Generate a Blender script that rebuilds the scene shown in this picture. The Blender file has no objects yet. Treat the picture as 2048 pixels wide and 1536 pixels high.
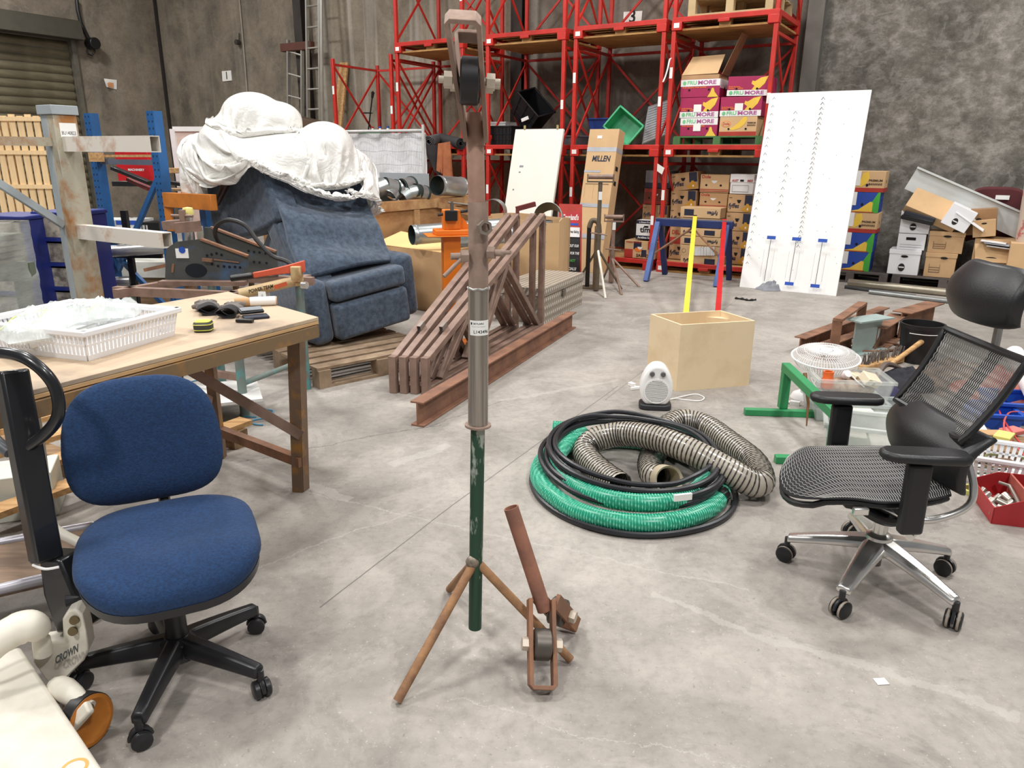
import bpy, math, random
from mathutils import Vector, Matrix, noise
V3=Vector
random.seed(7)
S=bpy.context.scene
C=S.collection
# ---------------------------------------------------------------- camera
F,PITCH,ROLL,H=1480.0,math.radians(17.15),0.0081,1.5
FW=V3((0,math.cos(PITCH),-math.sin(PITCH))); RT=V3((1,0,0)); UP=V3((0,math.sin(PITCH),math.cos(PITCH)))
cr,sr=math.cos(ROLL),math.sin(ROLL)
CR=RT*cr+UP*sr; CU=UP*cr-RT*sr
cam=bpy.data.cameras.new('camera'); co=bpy.data.objects.new('camera',cam); C.objects.link(co)
cam.sensor_width=36; cam.lens=36*F/2048; cam.clip_start=.05; cam.clip_end=100
m=Matrix.Identity(4)
for i,a in enumerate((CR,CU,-FW)):
    for j in range(3): m[j][i]=a[j]
m.translation=(0,0,H); co.matrix_world=m; S.camera=co
O=V3((0,0,H))
def ray(px,py): return FW+CR*((px-1024)/F)+CU*((768-py)/F)
def G(px,py,z=0.0):
    "photo pixel -> point at height z"
    r=ray(px,py); return O+r*((z-H)/r.z)
def D(px,py,y):
    "photo pixel -> point on the upright plane Y=y"
    r=ray(px,py); return O+r*(y/r.y)
# rack frame: u runs along the back wall, v into it
TH=math.radians(-31.5); RU=V3((math.cos(TH),math.sin(TH),0)); RV=V3((-math.sin(TH),math.cos(TH),0)); RA=G(1341,523.4,.15); RA.z=0
def W(u,v,z=0): return RA+RU*u+RV*v+V3((0,0,z))
def R(px,py,v=0.0):
    r=ray(px,py); o=O-RA; t=(v-o.dot(RV))/r.dot(RV); p=o+r*t
    return p.dot(RU),p.z
def RP(px,py,v=0.0):
    u,z=R(px,py,v); return W(u,v,z)
# ---------------------------------------------------------------- light
wd=bpy.data.worlds.new('world'); S.world=wd; wd.use_nodes=True
wd.node_tree.nodes['Background'].inputs[0].default_value=(.95,.97,1,1); wd.node_tree.nodes['Background'].inputs[1].default_value=.22
S.view_settings.view_transform='Standard'; S.view_settings.look='None'; S.view_settings.exposure=0.0; S.view_settings.gamma=1; S.view_settings.use_curve_mapping=False
def lamp(x,y,z,p,size=.9):
    l=bpy.data.lights.new('high_bay_lamp','AREA'); l.shape='DISK'; l.size=size; l.energy=p; l.color=(1,.985,.965)
    o=bpy.data.objects.new('high_bay_lamp',l); C.objects.link(o); o.location=(x,y,z); return o
for x,y,p in ((2.6,3.2,195),(-2.6,3.2,215),(1.2,8.2,205),(-3.6,8.8,255),(-2.6,-2.0,310),(2.6,-2.0,310),(-8,12,330),(6.2,6.2,260),(-6.6,5,270)):
    lamp(x,y,6.6,p)
# ---------------------------------------------------------------- materials
MATS={}
def nd(t,k,**kw):
    n=t.nodes.new(k)
    for a,b in kw.items(): setattr(n,a,b)
    return n
def M(name,col,rough=.55,metal=0.,var=.16,scale=6.,bump=0.,bscale=70.,col2=None,lo=.4,hi=.64,st=(1,1,1),alpha=1.,trans=0.,sheen=0.,coat=0.,detail=5.,sss=0.):
    if name in MATS: return MATS[name]
    m=bpy.data.materials.new(name); m.use_nodes=True; t=m.node_tree; b=t.nodes['Principled BSDF']; L=t.links.new
    col=tuple(col); c2=tuple(col2) if col2 else tuple(c*(1-var) for c in col)
    tc=nd(t,'ShaderNodeTexCoord'); mp=nd(t,'ShaderNodeMapping'); mp.inputs['Scale'].default_value=st
    L(tc.outputs['Object'],mp.inputs[0])
    nz=nd(t,'ShaderNodeTexNoise'); nz.inputs['Scale'].default_value=scale; nz.inputs['Detail'].default_value=detail; nz.inputs['Roughness'].default_value=.62
    L(mp.outputs[0],nz.inputs[0])
    r=nd(t,'ShaderNodeValToRGB'); r.color_ramp.elements[0].position=lo; r.color_ramp.elements[1].position=hi
    r.color_ramp.elements[0].color=(*col,1); r.color_ramp.elements[1].color=(*c2,1)
    L(nz.outputs[0],r.inputs[0]); L(r.outputs[0],b.inputs['Base Color'])
    b.inputs['Roughness'].default_value=rough; b.inputs['Metallic'].default_value=metal
    if bump:
        n2=nd(t,'ShaderNodeTexNoise'); n2.inputs['Scale'].default_value=bscale; n2.inputs['Detail'].default_value=4
        L(mp.outputs[0],n2.inputs[0]); bp=nd(t,'ShaderNodeBump'); bp.inputs['Strength'].default_value=min(1,bump); bp.inputs['Distance'].default_value=.01
        L(n2.outputs[0],bp.inputs['Height']); L(bp.outputs[0],b.inputs['Normal'])
    b.inputs['Alpha'].default_value=alpha; b.inputs['Transmission Weight'].default_value=trans
    b.inputs['Sheen Weight'].default_value=sheen; b.inputs['Coat Weight'].default_value=coat
    if sss: b.inputs['Subsurface Weight'].default_value=sss
    MATS[name]=m;
    return m
def lin(r,g,b): return tuple((c/255/12.92 if c<=10 else ((c/255+.055)/1.055)**2.4) for c in (r,g,b))
def X(name,r,g,b,rough=.55,**k): return M(name,lin(r,g,b),rough,**k)
# ---------------------------------------------------------------- mesh builder
ORG={}
class MB:
    def __init__(s,M=None): s.v=[]; s.f=[]; s.M=M
    def add(s,v,f):
        n=len(s.v); v=[V3(p) for p in v]
        if s.M is not None: v=[s.M@p for p in v]
        s.v+=v; s.f+=[tuple(n+i for i in q) for q in f]; return s
    def box(s,x0,x1,y0,y1,z0,z1):
        return s.hexa([(x0,y0,z0),(x1,y0,z0),(x1,y1,z0),(x0,y1,z0),(x0,y0,z1),(x1,y0,z1),(x1,y1,z1),(x0,y1,z1)])
    def hexa(s,p): return s.add(p,[(3,2,1,0),(4,5,6,7),(0,1,5,4),(1,2,6,5),(2,3,7,6),(3,0,4,7)])
    def bar(s,p,q,w,h,up=(0,0,1)):
        p,q=V3(p),V3(q); d=(q-p).normalized(); up=V3(up)
        if abs(d.dot(up))>.995: up=V3((0,1,0))
        a=d.cross(up).normalized(); b=a.cross(d).normalized(); a*=w/2; b*=h/2
        return s.hexa([p-a-b,p+a-b,q+a-b,q-a-b,p-a+b,p+a+b,q+a+b,q-a+b])
    def cyl(s,p,q,r,r2=None,n=16,cap=True):
        return s.tube([p,q],[r,r if r2 is None else r2],n,cap=cap)
    def tube(s,pts,r,n=8,closed=False,cap=True,ref=None):
        pts=[V3(p) for p in pts]; k=len(pts); rs=r if isinstance(r,(list,tuple)) else [r]*k
        tg=[]
        for i in range(k):
            a=pts[i-1] if (i or closed) else pts[i]; b=pts[(i+1)%k] if (i<k-1 or closed) else pts[i]
            tg.append((b-a).normalized())
        u=V3(ref) if ref else (V3((0,0,1)) if abs(tg[0].z)<.9 else V3((1,0,0)))
        vs=[];fs=[]
        for i in range(k):
            u=(u-tg[i]*u.dot(tg[i])); 
            if u.length<1e-6: u=tg[i].orthogonal()
            u.normalize(); w=tg[i].cross(u)
            for j in range(n):
                a=2*math.pi*j/n; vs.append(pts[i]+(u*math.cos(a)+w*math.sin(a))*rs[i])
        for i in range(k if closed else k-1):
            i2=(i+1)%k
            for j in range(n): fs.append((i*n+j,i*n+(j+1)%n,i2*n+(j+1)%n,i2*n+j))
        if cap and not closed: fs.append(tuple(range(n-1,-1,-1))); fs.append(tuple((k-1)*n+j for j in range(n)))
        return s.add(vs,fs)
    def pipe(s,p,q,ro,ri,n=20):
        p,q=V3(p),V3(q); d=(q-p)
        return s.lathe([(ri,0),(ro,0),(ro,d.length),(ri,d.length)],p,d,n,closed=True)
    def lathe(s,prof,o=(0,0,0),ax=(0,0,1),n=24,closed=False):
        ax=V3(ax).normalized(); a=ax.orthogonal().normalized(); b=ax.cross(a); o=V3(o); k=len(prof); vs=[];fs=[]
        for r,z in prof:
            for j in range(n):
                t=2*math.pi*j/n; vs.append(o+ax*z+(a*math.cos(t)+b*math.sin(t))*max(r,1e-5))
        for i in range(k if closed else k-1):
            i2=(i+1)%k
            for j in range(n): fs.append((i*n+j,i*n+(j+1)%n,i2*n+(j+1)%n,i2*n+j))
        return s.add(vs,fs)
    def prism(s,poly,o,ex,ey,dep):
        "polygon in the plane (o,ex,ey), pushed along ex x ey by dep"
        o,ex,ey=V3(o),V3(ex),V3(ey); nn=ex.cross(ey).normalized()*dep; k=len(poly)
        a=[o+ex*x+ey*y for x,y in poly]; vs=a+[p+nn for p in a]
        fs=[tuple(range(k-1,-1,-1)),tuple(range(k,2*k))]+[(i,(i+1)%k,k+(i+1)%k,k+i) for i in range(k)]
        return s.add(vs,fs)
    def grid(s,fn,nu,nv,wrap=False):
        vs=[fn(i/nu,j/nv) for i in range(nu+1) for j in range(nv+1)]
        return s.add(vs,[(i*(nv+1)+j,(i+1)*(nv+1)+j,(i+1)*(nv+1)+j+1,i*(nv+1)+j+1) for i in range(nu) for j in range(nv)])
    def slab(s,fn,nu,nv,th):
        "curved sheet with thickness: fn(a,b)->point; thickness vector th or function"
        top=[V3(fn(i/nu,j/nv)) for i in range(nu+1) for j in range(nv+1)]
        bot=[p+(V3(th(i//(nv+1)/nu,i%(nv+1)/nv)) if callable(th) else V3(th)) for i,p in enumerate(top)]
        N=len(top); ix=lambda i,j:i*(nv+1)+j; f=[]
        for i in range(nu):
            for j in range(nv):
                q=(ix(i,j),ix(i+1,j),ix(i+1,j+1),ix(i,j+1)); f.append(q); f.append(tuple(N+x for x in q[::-1]))
        for i in range(nu):
            for j,fl in ((0,0),(nv,1)):
                q=(ix(i,j),ix(i,j)+N,ix(i+1,j)+N,ix(i+1,j)); f.append(q if not fl else q[::-1])
        for j in range(nv):
            for i,fl in ((0,1),(nu,0)):
                q=(ix(i,j),ix(i,j)+N,ix(i,j+1)+N,ix(i,j+1)); f.append(q if not fl else q[::-1])
        return s.add(top+bot,f)
    def ball(s,c,r,n=12,m=8):
        c=V3(c); r=V3(r) if not isinstance(r,(int,float)) else V3((r,r,r)); vs=[];fs=[]
        for i in range(m+1):
            a=math.pi*i/m
            for j in range(n):
                b=2*math.pi*j/n; vs.append(c+V3((r.x*math.sin(a)*math.cos(b),r.y*math.sin(a)*math.sin(b),r.z*math.cos(a))))
        for i in range(m):
            for j in range(n): fs.append((i*n+j,(i+1)*n+j,(i+1)*n+(j+1)%n,i*n+(j+1)%n))
        return s.add(vs,fs)
    def build(s,name,mat,parent=None,bevel=0,ang=38,flat=False,sub=0,org=None,seg=2):
        me=bpy.data.meshes.new(name); og=org if org is not None else (ORG.get(parent.name,V3()) if parent else V3())
        me.from_pydata([p-og for p in s.v],[],s.f); me.validate(); me.update()
        if not flat:
            me.polygons.foreach_set('use_smooth',[True]*len(me.polygons)); me.set_sharp_from_angle(angle=math.radians(ang))
        me.materials.append(mat)
        o=bpy.data.objects.new(name,me); C.objects.link(o)
        if parent: o.parent=parent
        elif org is not None: o.location=org
        ORG[o.name]=V3(og)
        if bevel:
            b=o.modifiers.new('bevel','BEVEL'); b.width=bevel; b.segments=seg; b.limit_method='ANGLE'; b.angle_limit=math.radians(40)
        if sub:
            b=o.modifiers.new('sub','SUBSURF'); b.levels=sub; b.render_levels=sub
        return o
def tag(o,label,cat,group=None,kind=None):
    if label: o['label']=label
    if cat: o['category']=cat
    if group: o['group']=group
    if kind: o['kind']=kind
    return o
def thing(name,label,cat,loc=(0,0,0),rz=0,group=None,world=True):
    "Empty at the base of a thing; world=True: its parts are given in world coordinates"
    o=bpy.data.objects.new(name,None); C.objects.link(o); o.location=loc; o.empty_display_size=.1
    if rz: o.rotation_euler=(0,0,rz)
    ORG[o.name]=V3(loc) if world else V3()
    return tag(o,label,cat,group)
def copy_thing(src,loc,rz=None,label=None,group=None):
    r=src.copy(); C.objects.link(r); r.location=loc
    if rz is not None: r.rotation_euler=(0,0,rz)
    if label: r['label']=label
    if group: r['group']=group
    for ch in list(src.children):
        c=ch.copy(); C.objects.link(c); c.parent=r
        for g in list(ch.children):
            d=g.copy(); C.objects.link(d); d.parent=c
    return r
def struct(mb,name,mat,parent=None,**k):
    o=mb.build(name,mat,parent,**k)
    if not parent: o['kind']='structure'
    return o
def T(loc=(0,0,0),rz=0,rx=0,ry=0): return Matrix.Translation(loc)@Matrix.Rotation(rz,4,'Z')@Matrix.Rotation(ry,4,'Y')@Matrix.Rotation(rx,4,'X')
def frame(o,ex,ez):
    "matrix with x along ex, z near ez (y = z x x)"
    ex=V3(ex).normalized(); ez=V3(ez); ey=ez.cross(ex).normalized(); ez=ex.cross(ey)
    m=Matrix.Identity(4)
    for i,a in enumerate((ex,ey,ez)):
        for j in range(3): m[j][i]=a[j]
    m.translation=o; return m
def text_mesh(txt,size=1.,bold=0.,shear=0.,align='CENTER',sp=1.):
    c=bpy.data.curves.new('t','FONT'); c.body=txt; c.size=size; c.align_x=align; c.align_y='CENTER'; c.offset=bold*size; c.shear=shear; c.space_character=sp; c.resolution_u=3
    o=bpy.data.objects.new('t',c); C.objects.link(o); dg=bpy.context.evaluated_depsgraph_get(); me=bpy.data.meshes.new_from_object(o.evaluated_get(dg))
    vs=[v.co.copy() for v in me.vertices]; fs=[tuple(p.vertices) for p in me.polygons]
    bpy.data.objects.remove(o); bpy.data.curves.remove(c); bpy.data.meshes.remove(me)
    return vs,fs
def bent_text(txt,size,mat,parent,o,ex,ey,bold=0.,shear=0.,fit=None,fn=None,name='lettering',align='CENTER'):
    "flat writing lying in the plane (o,ex,ey); fit = width in metres to squeeze it to; fn bends the points"
    vs,fs=text_mesh(txt,size,bold,shear,align)
    if not vs: return None
    if fit:
        x0=min(v.x for v in vs);x1=max(v.x for v in vs);k=fit/(x1-x0)
        for v in vs: v.x*=k
    o,ex,ey=V3(o),V3(ex).normalized(),V3(ey).normalized(); mb=MB()
    mb.add([fn(v.x,v.y) if fn else o+ex*v.x+ey*v.y for v in vs],fs)
    return mb.build(name,mat,parent,flat=True)
# ---------------------------------------------------------------- concrete
def concrete(name,c0,c1,c2,sc=1.,streak=0.,lines=(),bump=.25,rough=.85,sv=(1,1,1)):
    m=bpy.data.materials.new(name); m.use_nodes=True; t=m.node_tree; b=t.nodes['Principled BSDF']; L=t.links.new
    tc=nd(t,'ShaderNodeTexCoord'); mp=nd(t,'ShaderNodeMapping'); mp.inputs['Scale'].default_value=sv; L(tc.outputs['Object'],mp.inputs[0])
    def nz(s,d=8,r=.65,src=mp):
        n=nd(t,'ShaderNodeTexNoise'); n.inputs['Scale'].default_value=s; n.inputs['Detail'].default_value=d; n.inputs['Roughness'].default_value=r; L(src.outputs[0],n.inputs[0]); return n
    def ramp(src,stops):
        r=nd(t,'ShaderNodeValToRGB'); e=r.color_ramp.elements
        while len(e)<len(stops): e.new(.5)
        for k,(p,c) in zip(e,stops): k.position=p; k.color=(*c,1)
        L(src,r.inputs[0]); return r
    def mix(a,bc,f,mode='MIX'):
        x=nd(t,'ShaderNodeMixRGB',blend_type=mode)
        for i,v in ((0,f),(1,a),(2,bc)):
            if hasattr(v,'is_output'): L(v,x.inputs[i])
            else: x.inputs[i].default_value=v if i==0 else (*v,1)
        return x.outputs[0]
    big=nz(.55*sc,6,.6); mid=nz(2.3*sc,9,.7); fine=nz(26*sc,6,.7)
    r1=ramp(mid.outputs[0],[(.3,c1),(.5,c0),(.7,c2)])
    r2=ramp(big.outputs[0],[(.33,(.62,.61,.6)),(.62,(1.12,1.11,1.1))])
    c=mix(r1.outputs[0],r2.outputs[0],.75,'MULTIPLY')
    r3=ramp(fine.outputs[0],[(.32,(.72,.72,.72)),(.5,(1,1,1)),(.72,(1.14,1.14,1.14))])
    c=mix(c,r3.outputs[0],.6,'MULTIPLY')
    def layer(c,scale,lo,hi,amt,col,dist=1.2,det=12):
        n=nz(scale,det,.72); n.inputs['Distortion'].default_value=dist; r=ramp(n.outputs[0],[(lo,(0,0,0)),(hi,(1,1,1))]); f=nd(t,'ShaderNodeMath',operation='MULTIPLY'); L(r.outputs[0],f.inputs[0]); f.inputs[1].default_value=amt; return mix(c,col,f.outputs[0])
    c=layer(c,1.7*sc,.53,.57,.2,tuple(min(1,x*1.28) for x in c2)); c=layer(c,2.6*sc,.55,.6,.16,tuple(x*.72 for x in c1)); c=layer(c,75*sc,.66,.70,.5,tuple(min(1,x*1.4) for x in c2),.2,2); c=layer(c,50*sc,.68,.72,.4,tuple(x*.5 for x in c1),.2,2)
    if streak:
        ms=nd(t,'ShaderNodeMapping'); ms.inputs['Scale'].default_value=(3.2,3.2,.12); L(tc.outputs['Object'],ms.inputs[0])
        s=nz(1.6,3,.5,ms); rs=ramp(s.outputs[0],[(.52,(0,0,0)),(.66,(1,1,1))])
        f=nd(t,'ShaderNodeMath',operation='MULTIPLY'); L(rs.outputs[0],f.inputs[0]); f.inputs[1].default_value=streak
        c=mix(c,(.5,.47,.42),f.outputs[0])
    hgt=mid.outputs[0]
    for (ax,ay,bx,by,w,amp,col,rag) in lines:      # joints and cracks in the slab
        d=V3((bx-ax,by-ay,0)); ln=d.length; d.normalize(); n=V3((-d.y,d.x,0))
        wob=nz(1.7,8,.75,tc and nd_obj(t,tc))
        vs=nd(t,'ShaderNodeVectorMath',operation='SUBTRACT'); L(tc.outputs['Object'],vs.inputs[0]); vs.inputs[1].default_value=(ax,ay,0)
        dn=nd(t,'ShaderNodeVectorMath',operation='DOT_PRODUCT'); L(vs.outputs[0],dn.inputs[0]); dn.inputs[1].default_value=n
        dt=nd(t,'ShaderNodeVectorMath',operation='DOT_PRODUCT'); L(vs.outputs[0],dt.inputs[0]); dt.inputs[1].default_value=d
        o1=nd(t,'ShaderNodeMath',operation='MULTIPLY_ADD'); L(wob.outputs[0],o1.inputs[0]); o1.inputs[1].default_value=amp; o1.inputs[2].default_value=-amp/2
        sm=nd(t,'ShaderNodeMath',operation='ADD'); L(dn.outputs['Value'],sm.inputs[0]); L(o1.outputs[0],sm.inputs[1])
        ab=nd(t,'ShaderNodeMath',operation='ABSOLUTE'); L(sm.outputs[0],ab.inputs[0])
        wv=nd(t,'ShaderNodeMath',operation='MULTIPLY_ADD'); rn=nz(5.5,5,.7,nd_obj(t,tc)); L(rn.outputs[0],wv.inputs[0]); wv.inputs[1].default_value=rag*w*6; wv.inputs[2].default_value=w-rag*w*3
        lt=nd(t,'ShaderNodeMath',operation='LESS_THAN'); L(ab.outputs[0],lt.inputs[0]); L(wv.outputs[0],lt.inputs[1])
        g0=nd(t,'ShaderNodeMath',operation='GREATER_THAN'); L(dt.outputs['Value'],g0.inputs[0]); g0.inputs[1].default_value=0
        g1=nd(t,'ShaderNodeMath',operation='LESS_THAN'); L(dt.outputs['Value'],g1.inputs[0]); g1.inputs[1].default_value=ln
        p=nd(t,'ShaderNodeMath',operation='MULTIPLY'); L(lt.outputs[0],p.inputs[0]); L(g0.outputs[0],p.inputs[1])
        p2=nd(t,'ShaderNodeMath',operation='MULTIPLY'); L(p.outputs[0],p2.inputs[0]); L(g1.outputs[0],p2.inputs[1])
        f=nd(t,'ShaderNodeMath',operation='MULTIPLY'); L(p2.outputs[0],f.inputs[0]); f.inputs[1].default_value=.75 if col is dk else .32
        c=mix(c,col,f.outputs[0])
    L(c,b.inputs['Base Color']); b.inputs['Roughness'].default_value=rough
    bp=nd(t,'ShaderNodeBump'); bp.inputs['Strength'].default_value=bump; bp.inputs['Distance'].default_value=.01; L(fine.outputs[0],bp.inputs['Height']); L(bp.outputs[0],b.inputs['Normal'])
    MATS[name]=m; return m
def nd_obj(t,tc):
    k=nd(t,'ShaderNodeVectorMath',operation='MULTIPLY'); k.inputs[1].default_value=(1,1,0); t.links.new(tc.outputs['Object'],k.inputs[0]); return k
def gl(a,b,*r):
    p,q=G(*a),G(*b); return (p.x,p.y,q.x,q.y)+r
dk=(.1,.095,.09); lt_=(.5,.47,.43)
floor_lines=[gl((1236,772),(905,1010),.003,.01,dk,0),gl((905,1010),(640,1215),.003,.01,dk,0),
  gl((470,925),(880,848),.0035,.16,dk,.15),gl((470,920),(700,1000),.03,.14,lt_,.3),gl((780,930),(900,890),.035,.2,lt_,.32),
  gl((1000,800),(1240,760),.02,.16,lt_,.28),gl((830,860),(1010,800),.003,.15,dk,.15),gl((610,985),(1500,1180),.004,.2,lt_,.2),
  gl((1300,1190),(2040,1440),.016,.3,lt_,.28),gl((1530,556),(1210,800),.002,.01,dk,0),gl((230,1240),(860,1010),.004,.2,lt_,.15),gl((900,1400),(1500,1536),.003,.3,lt_,.2)]
mfloor=concrete('floor_concrete',lin(156,150,143),lin(134,128,122),lin(168,161,153),1.,0,floor_lines,.22,.72)
fl=MB().add([(-16,-4,0),(10,-4,0),(10,22,0),(-16,22,0)],[(0,1,2,3)]); struct(fl,'floor',mfloor,flat=True)
w_dark=concrete('wall_concrete_dark',lin(122,112,98),lin(98,92,84),lin(138,128,112),.9,.08,(),.3,.9)
w_streak=concrete('wall_concrete_streaked',lin(142,132,116),lin(126,116,102),lin(158,148,132),.7,.5,(),.25,.9)
w_mid=concrete('wall_concrete_plain',lin(124,116,106),lin(108,101,92),lin(138,130,118),.6,.12,(),.25,.9)
w_mot=concrete('wall_concrete_mottled',lin(112,108,100),lin(78,75,68),lin(156,152,146),2.3,.1,(),.4,.9,(1,1,1.3))
WV,WT=1.4,6.9
def wallpan(name,u0,u1,mat):
    mb=MB(); mb.hexa([W(u0,WV),W(u1,WV),W(u1,WV+.15),W(u0,WV+.15),W(u0,WV,WT),W(u1,WV,WT),W(u1,WV+.15,WT),W(u0,WV+.15,WT)]); return struct(mb,name,mat,flat=True,org=W((u0+u1)/2,WV))
wallpan('wall_back',-12.5,-8.02,w_dark); wallpan('wall_back',-8.0,-3.32,w_streak); wallpan('wall_back',-3.3,1.26,w_mid); wallpan('wall_back',1.28,9.5,w_mot)
LU=-12.5
def LPt(px,py,u0=LU):
    r=ray(px,py); o=O-RA; t=(u0-o.dot(RU))/r.dot(RU); return o.dot(RV)+t*r.dot(RV),H+t*r.z
# left wall with the roller-shutter opening
mb=MB(); SV0,SV1,SZ=-5.6,-.57,3.62
for v0,v1,z0,z1 in ((SV1,WV+.15,0,WT),(SV0,SV1,SZ,WT),(-13,SV0,0,WT)):
    mb.hexa([W(LU-.2,v0,z0),W(LU,v0,z0),W(LU,v1,z0),W(LU-.2,v1,z0),W(LU-.2,v0,z1),W(LU,v0,z1),W(LU,v1,z1),W(LU-.2,v1,z1)])
struct(mb,'wall_left',w_dark,flat=True,org=W(LU,-2))
mb=MB(); a=[W(-13,-13,WT),W(9.5,-13,WT),W(9.5,WV+.2,WT),W(-13,WV+.2,WT)]; mb.add(a,[(3,2,1,0)]); struct(mb,'ceiling',X('roof_sheet',150,150,148,.6),flat=True)
# roller shutter
msh=X('shutter_steel',118,110,88,.5,metal=.4,var=.35,scale=2,st=(1,1,4)); mshd=X('shutter_dark',66,62,52,.6)
sh=bpy.data.objects.new('door_1',None); C.objects.link(sh); sh.location=W(LU,SV1); sh['kind']='structure'; ORG[sh.name]=W(LU,SV1)
pz=.157; prof=[(0,0),(.028,.03),(.034,.075),(.028,.12),(0,.15),(-.008,.157)]
mb=MB(); vs=[];fs=[]
for v in (SV0,SV1-.04):
    for d,z in prof: vs.append(W(LU-.1+d,v,z))
k=len(prof)
for i in range(k-1): fs.append((i,i+1,k+i+1,k+i))
mb.add(vs,fs); s0=mb.build('slat',msh,sh)
for i in range(1,23):
    c=s0.copy(); C.objects.link(c); c.location=(0,0,i*pz)
mb=MB(); mb.hexa([W(LU-.02,SV0,3.62),W(LU+.3,SV0,3.62),W(LU+.3,SV1+.12,3.62),W(LU-.02,SV1+.12,3.62),W(LU,SV0,3.98),W(LU+.22,SV0,3.98),W(LU+.22,SV1+.12,3.98),W(LU,SV1+.12,3.98)]); mb.build('shutter_hood',mshd,sh,bevel=.01)
mb=MB(); mb.bar(W(LU+.02,SV1,0),W(LU+.02,SV1,3.62),.09,.1,RU); mb.build('guide_rail',X('guide_steel',98,94,84,.5,var=.3),sh)
# motor chain and black drum by the shutter
mblk=X('black_plastic',22,22,24,.4); mwire=X('black_rubber',26,26,27,.5)
t=thing('shutter_motor','black round shutter motor on the concrete wall beside the roller shutter','motor',W(LU,-.2,3.3))
v,z=LPt(178,88); mb=MB(); mb.cyl(W(LU+.01,v,z),W(LU+.24,v,z),.11,n=20); mb.build('motor_housing',mblk,t,bevel=.01)
pts=[W(LU+.06,*LPt(x,y)) for x,y in ((150,0),(152,20),(158,45),(168,66),(176,82))]; mb=MB(); mb.tube(pts,.035,8); mb.build('cable',mwire,t)
pts=[W(LU+.1,*LPt(x,y)) for x,y in ((168,98),(170,108),(178,112),(184,104),(182,96))]; mb=MB(); mb.tube(pts,.018,8); mb.build('pull_loop',mwire,t)
mpaper=X('white_paper',232,230,224,.7,var=.04); mink=X('black_ink',24,22,22,.7)
def wallsheet(name,label,pts,txt=None,size=.3,inset=.012,mat=None):
    t=thing(name,label,'sign',pts[0]); mb=MB(); n=-RV*inset
    mb.hexa([pts[0],pts[1],pts[1]+n,pts[0]+n,pts[3],pts[2],pts[2]+n,pts[3]+n]); mb.build('paper_sheet',mat or mpaper,t,flat=True)
    if txt:
        c=(pts[0]+pts[1]+pts[2]+pts[3])/4; bent_text(txt,size,mink,t,c+n*1.2,RU,V3((0,0,1)),bold=.02)
    return t
q=[RP(x,y,WV-.002) for x,y in ((446,163),(464.5,161),(462.5,141),(444.5,142.5))]
wallsheet('number_sign','white sheet with a black 1 taped to the dark concrete wall',q,'1',.2)
q=[RP(x,y,WV-.002) for x,y in ((1247,46),(1283,44),(1285,22),(1248,24))]
wallsheet('number_sign','white sheet with a black 3 on the wall above the red stillages',[q[0],q[1]+V3((0,0,0)),q[2],q[3]],'3',.24)
t=thing('notice_paper','curled white notice with a faded orange print on the wall near the shutter','notice',W(LU,*LPt(220,178)))
mb=MB(); q=[W(LU+.01,*LPt(x,y)) for x,y in ((209,174),(233,179),(233,160),(207,157))]; c=W(LU+.09,*LPt(207,157)); mb.grid(lambda a,b:(q[0].lerp(q[1],a)).lerp(q[3].lerp(q[2],a),b)+RU*(.06*(1-a)**2*(1-b)),6,6); mb.build('paper_sheet',mpaper,t)
mb=MB(); q=[W(LU+.02,*LPt(x,y)) for x,y in ((213,174),(226,176),(226,166),(213,164))]; mb.grid(lambda a,b:(q[0].lerp(q[1],a)).lerp(q[3].lerp(q[2],a),b)+RU*(.06*(1-a*.6-.2)**2*(1-b)),4,4); mb.build('print',X('orange_print',214,150,104,.7),t)
# steel columns between the wall panels
mcol=X('column_steel',52,46,42,.6,var=.4,scale=3); mcolg=X('column_grey',112,109,102,.7,var=.25,scale=2)
for u,mt in ((-8.0,mcol),(-3.2,mcol),(1.26,mcolg)):
    mb=MB()
    for a,b,c,d in ((-.1,.1,.0,.015),(-.1,.1,.185,.2),(-.006,.006,.015,.185)):
        mb.hexa([W(u+x,WV-.205+y,z) for x,y,z in ((a,c,0),(b,c,0),(b,d,0),(a,d,0),(a,c,WT),(b,c,WT),(b,d,WT),(a,d,WT))])
    o=struct(mb,'trim_1',mt,flat=True,org=W(u,WV-.2))
mb=MB(); mb.bar(W(-8.35,WV-.3,3.42),W(-7.55,WV-.3,3.42),.12,.14); o=mb.build('wall_bracket',X('bracket_brown',92,52,42,.6),bevel=.01,org=W(-8.0,WV-.3,3.35)); tag(o,'rusty brown steel bracket holding the tall ladder against the column','bracket')
# conduit with sensor on the dark panel
t=thing('wall_conduit','thin pale conduit with a small sensor running up the dark concrete wall','conduit',W(-9.75,WV))
mb=MB(); mb.tube([RP(x,y,WV-.02) for x,y in ((479,0),(487,90),(494,178),(500,260),(508,340))],.018,6); mb.build('pipe',X('conduit_grey',150,142,128,.6),t)
p=RP(478,85,WV-.03); mb=MB(); mb.cyl(p,p-RV*.08,.05,n=12); mb.tube([p,RP(478,66,WV-.03)],.012,6); mb.build('sensor',X('sensor_dark',60,54,48,.6),t)
# dark panel joint lines near the left corner
mb=MB(); mb.bar(RP(200,-4,WV-.01),RP(298,11,WV-.01),.05,.06); 
mb2=MB(); mb2.bar(W(LU+.03,WV-.03,0),W(LU+.03,WV-.03,WT),.05,.06,RU); struct(mb2,'trim_2',X('joint_dark',40,34,30,.9))
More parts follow.
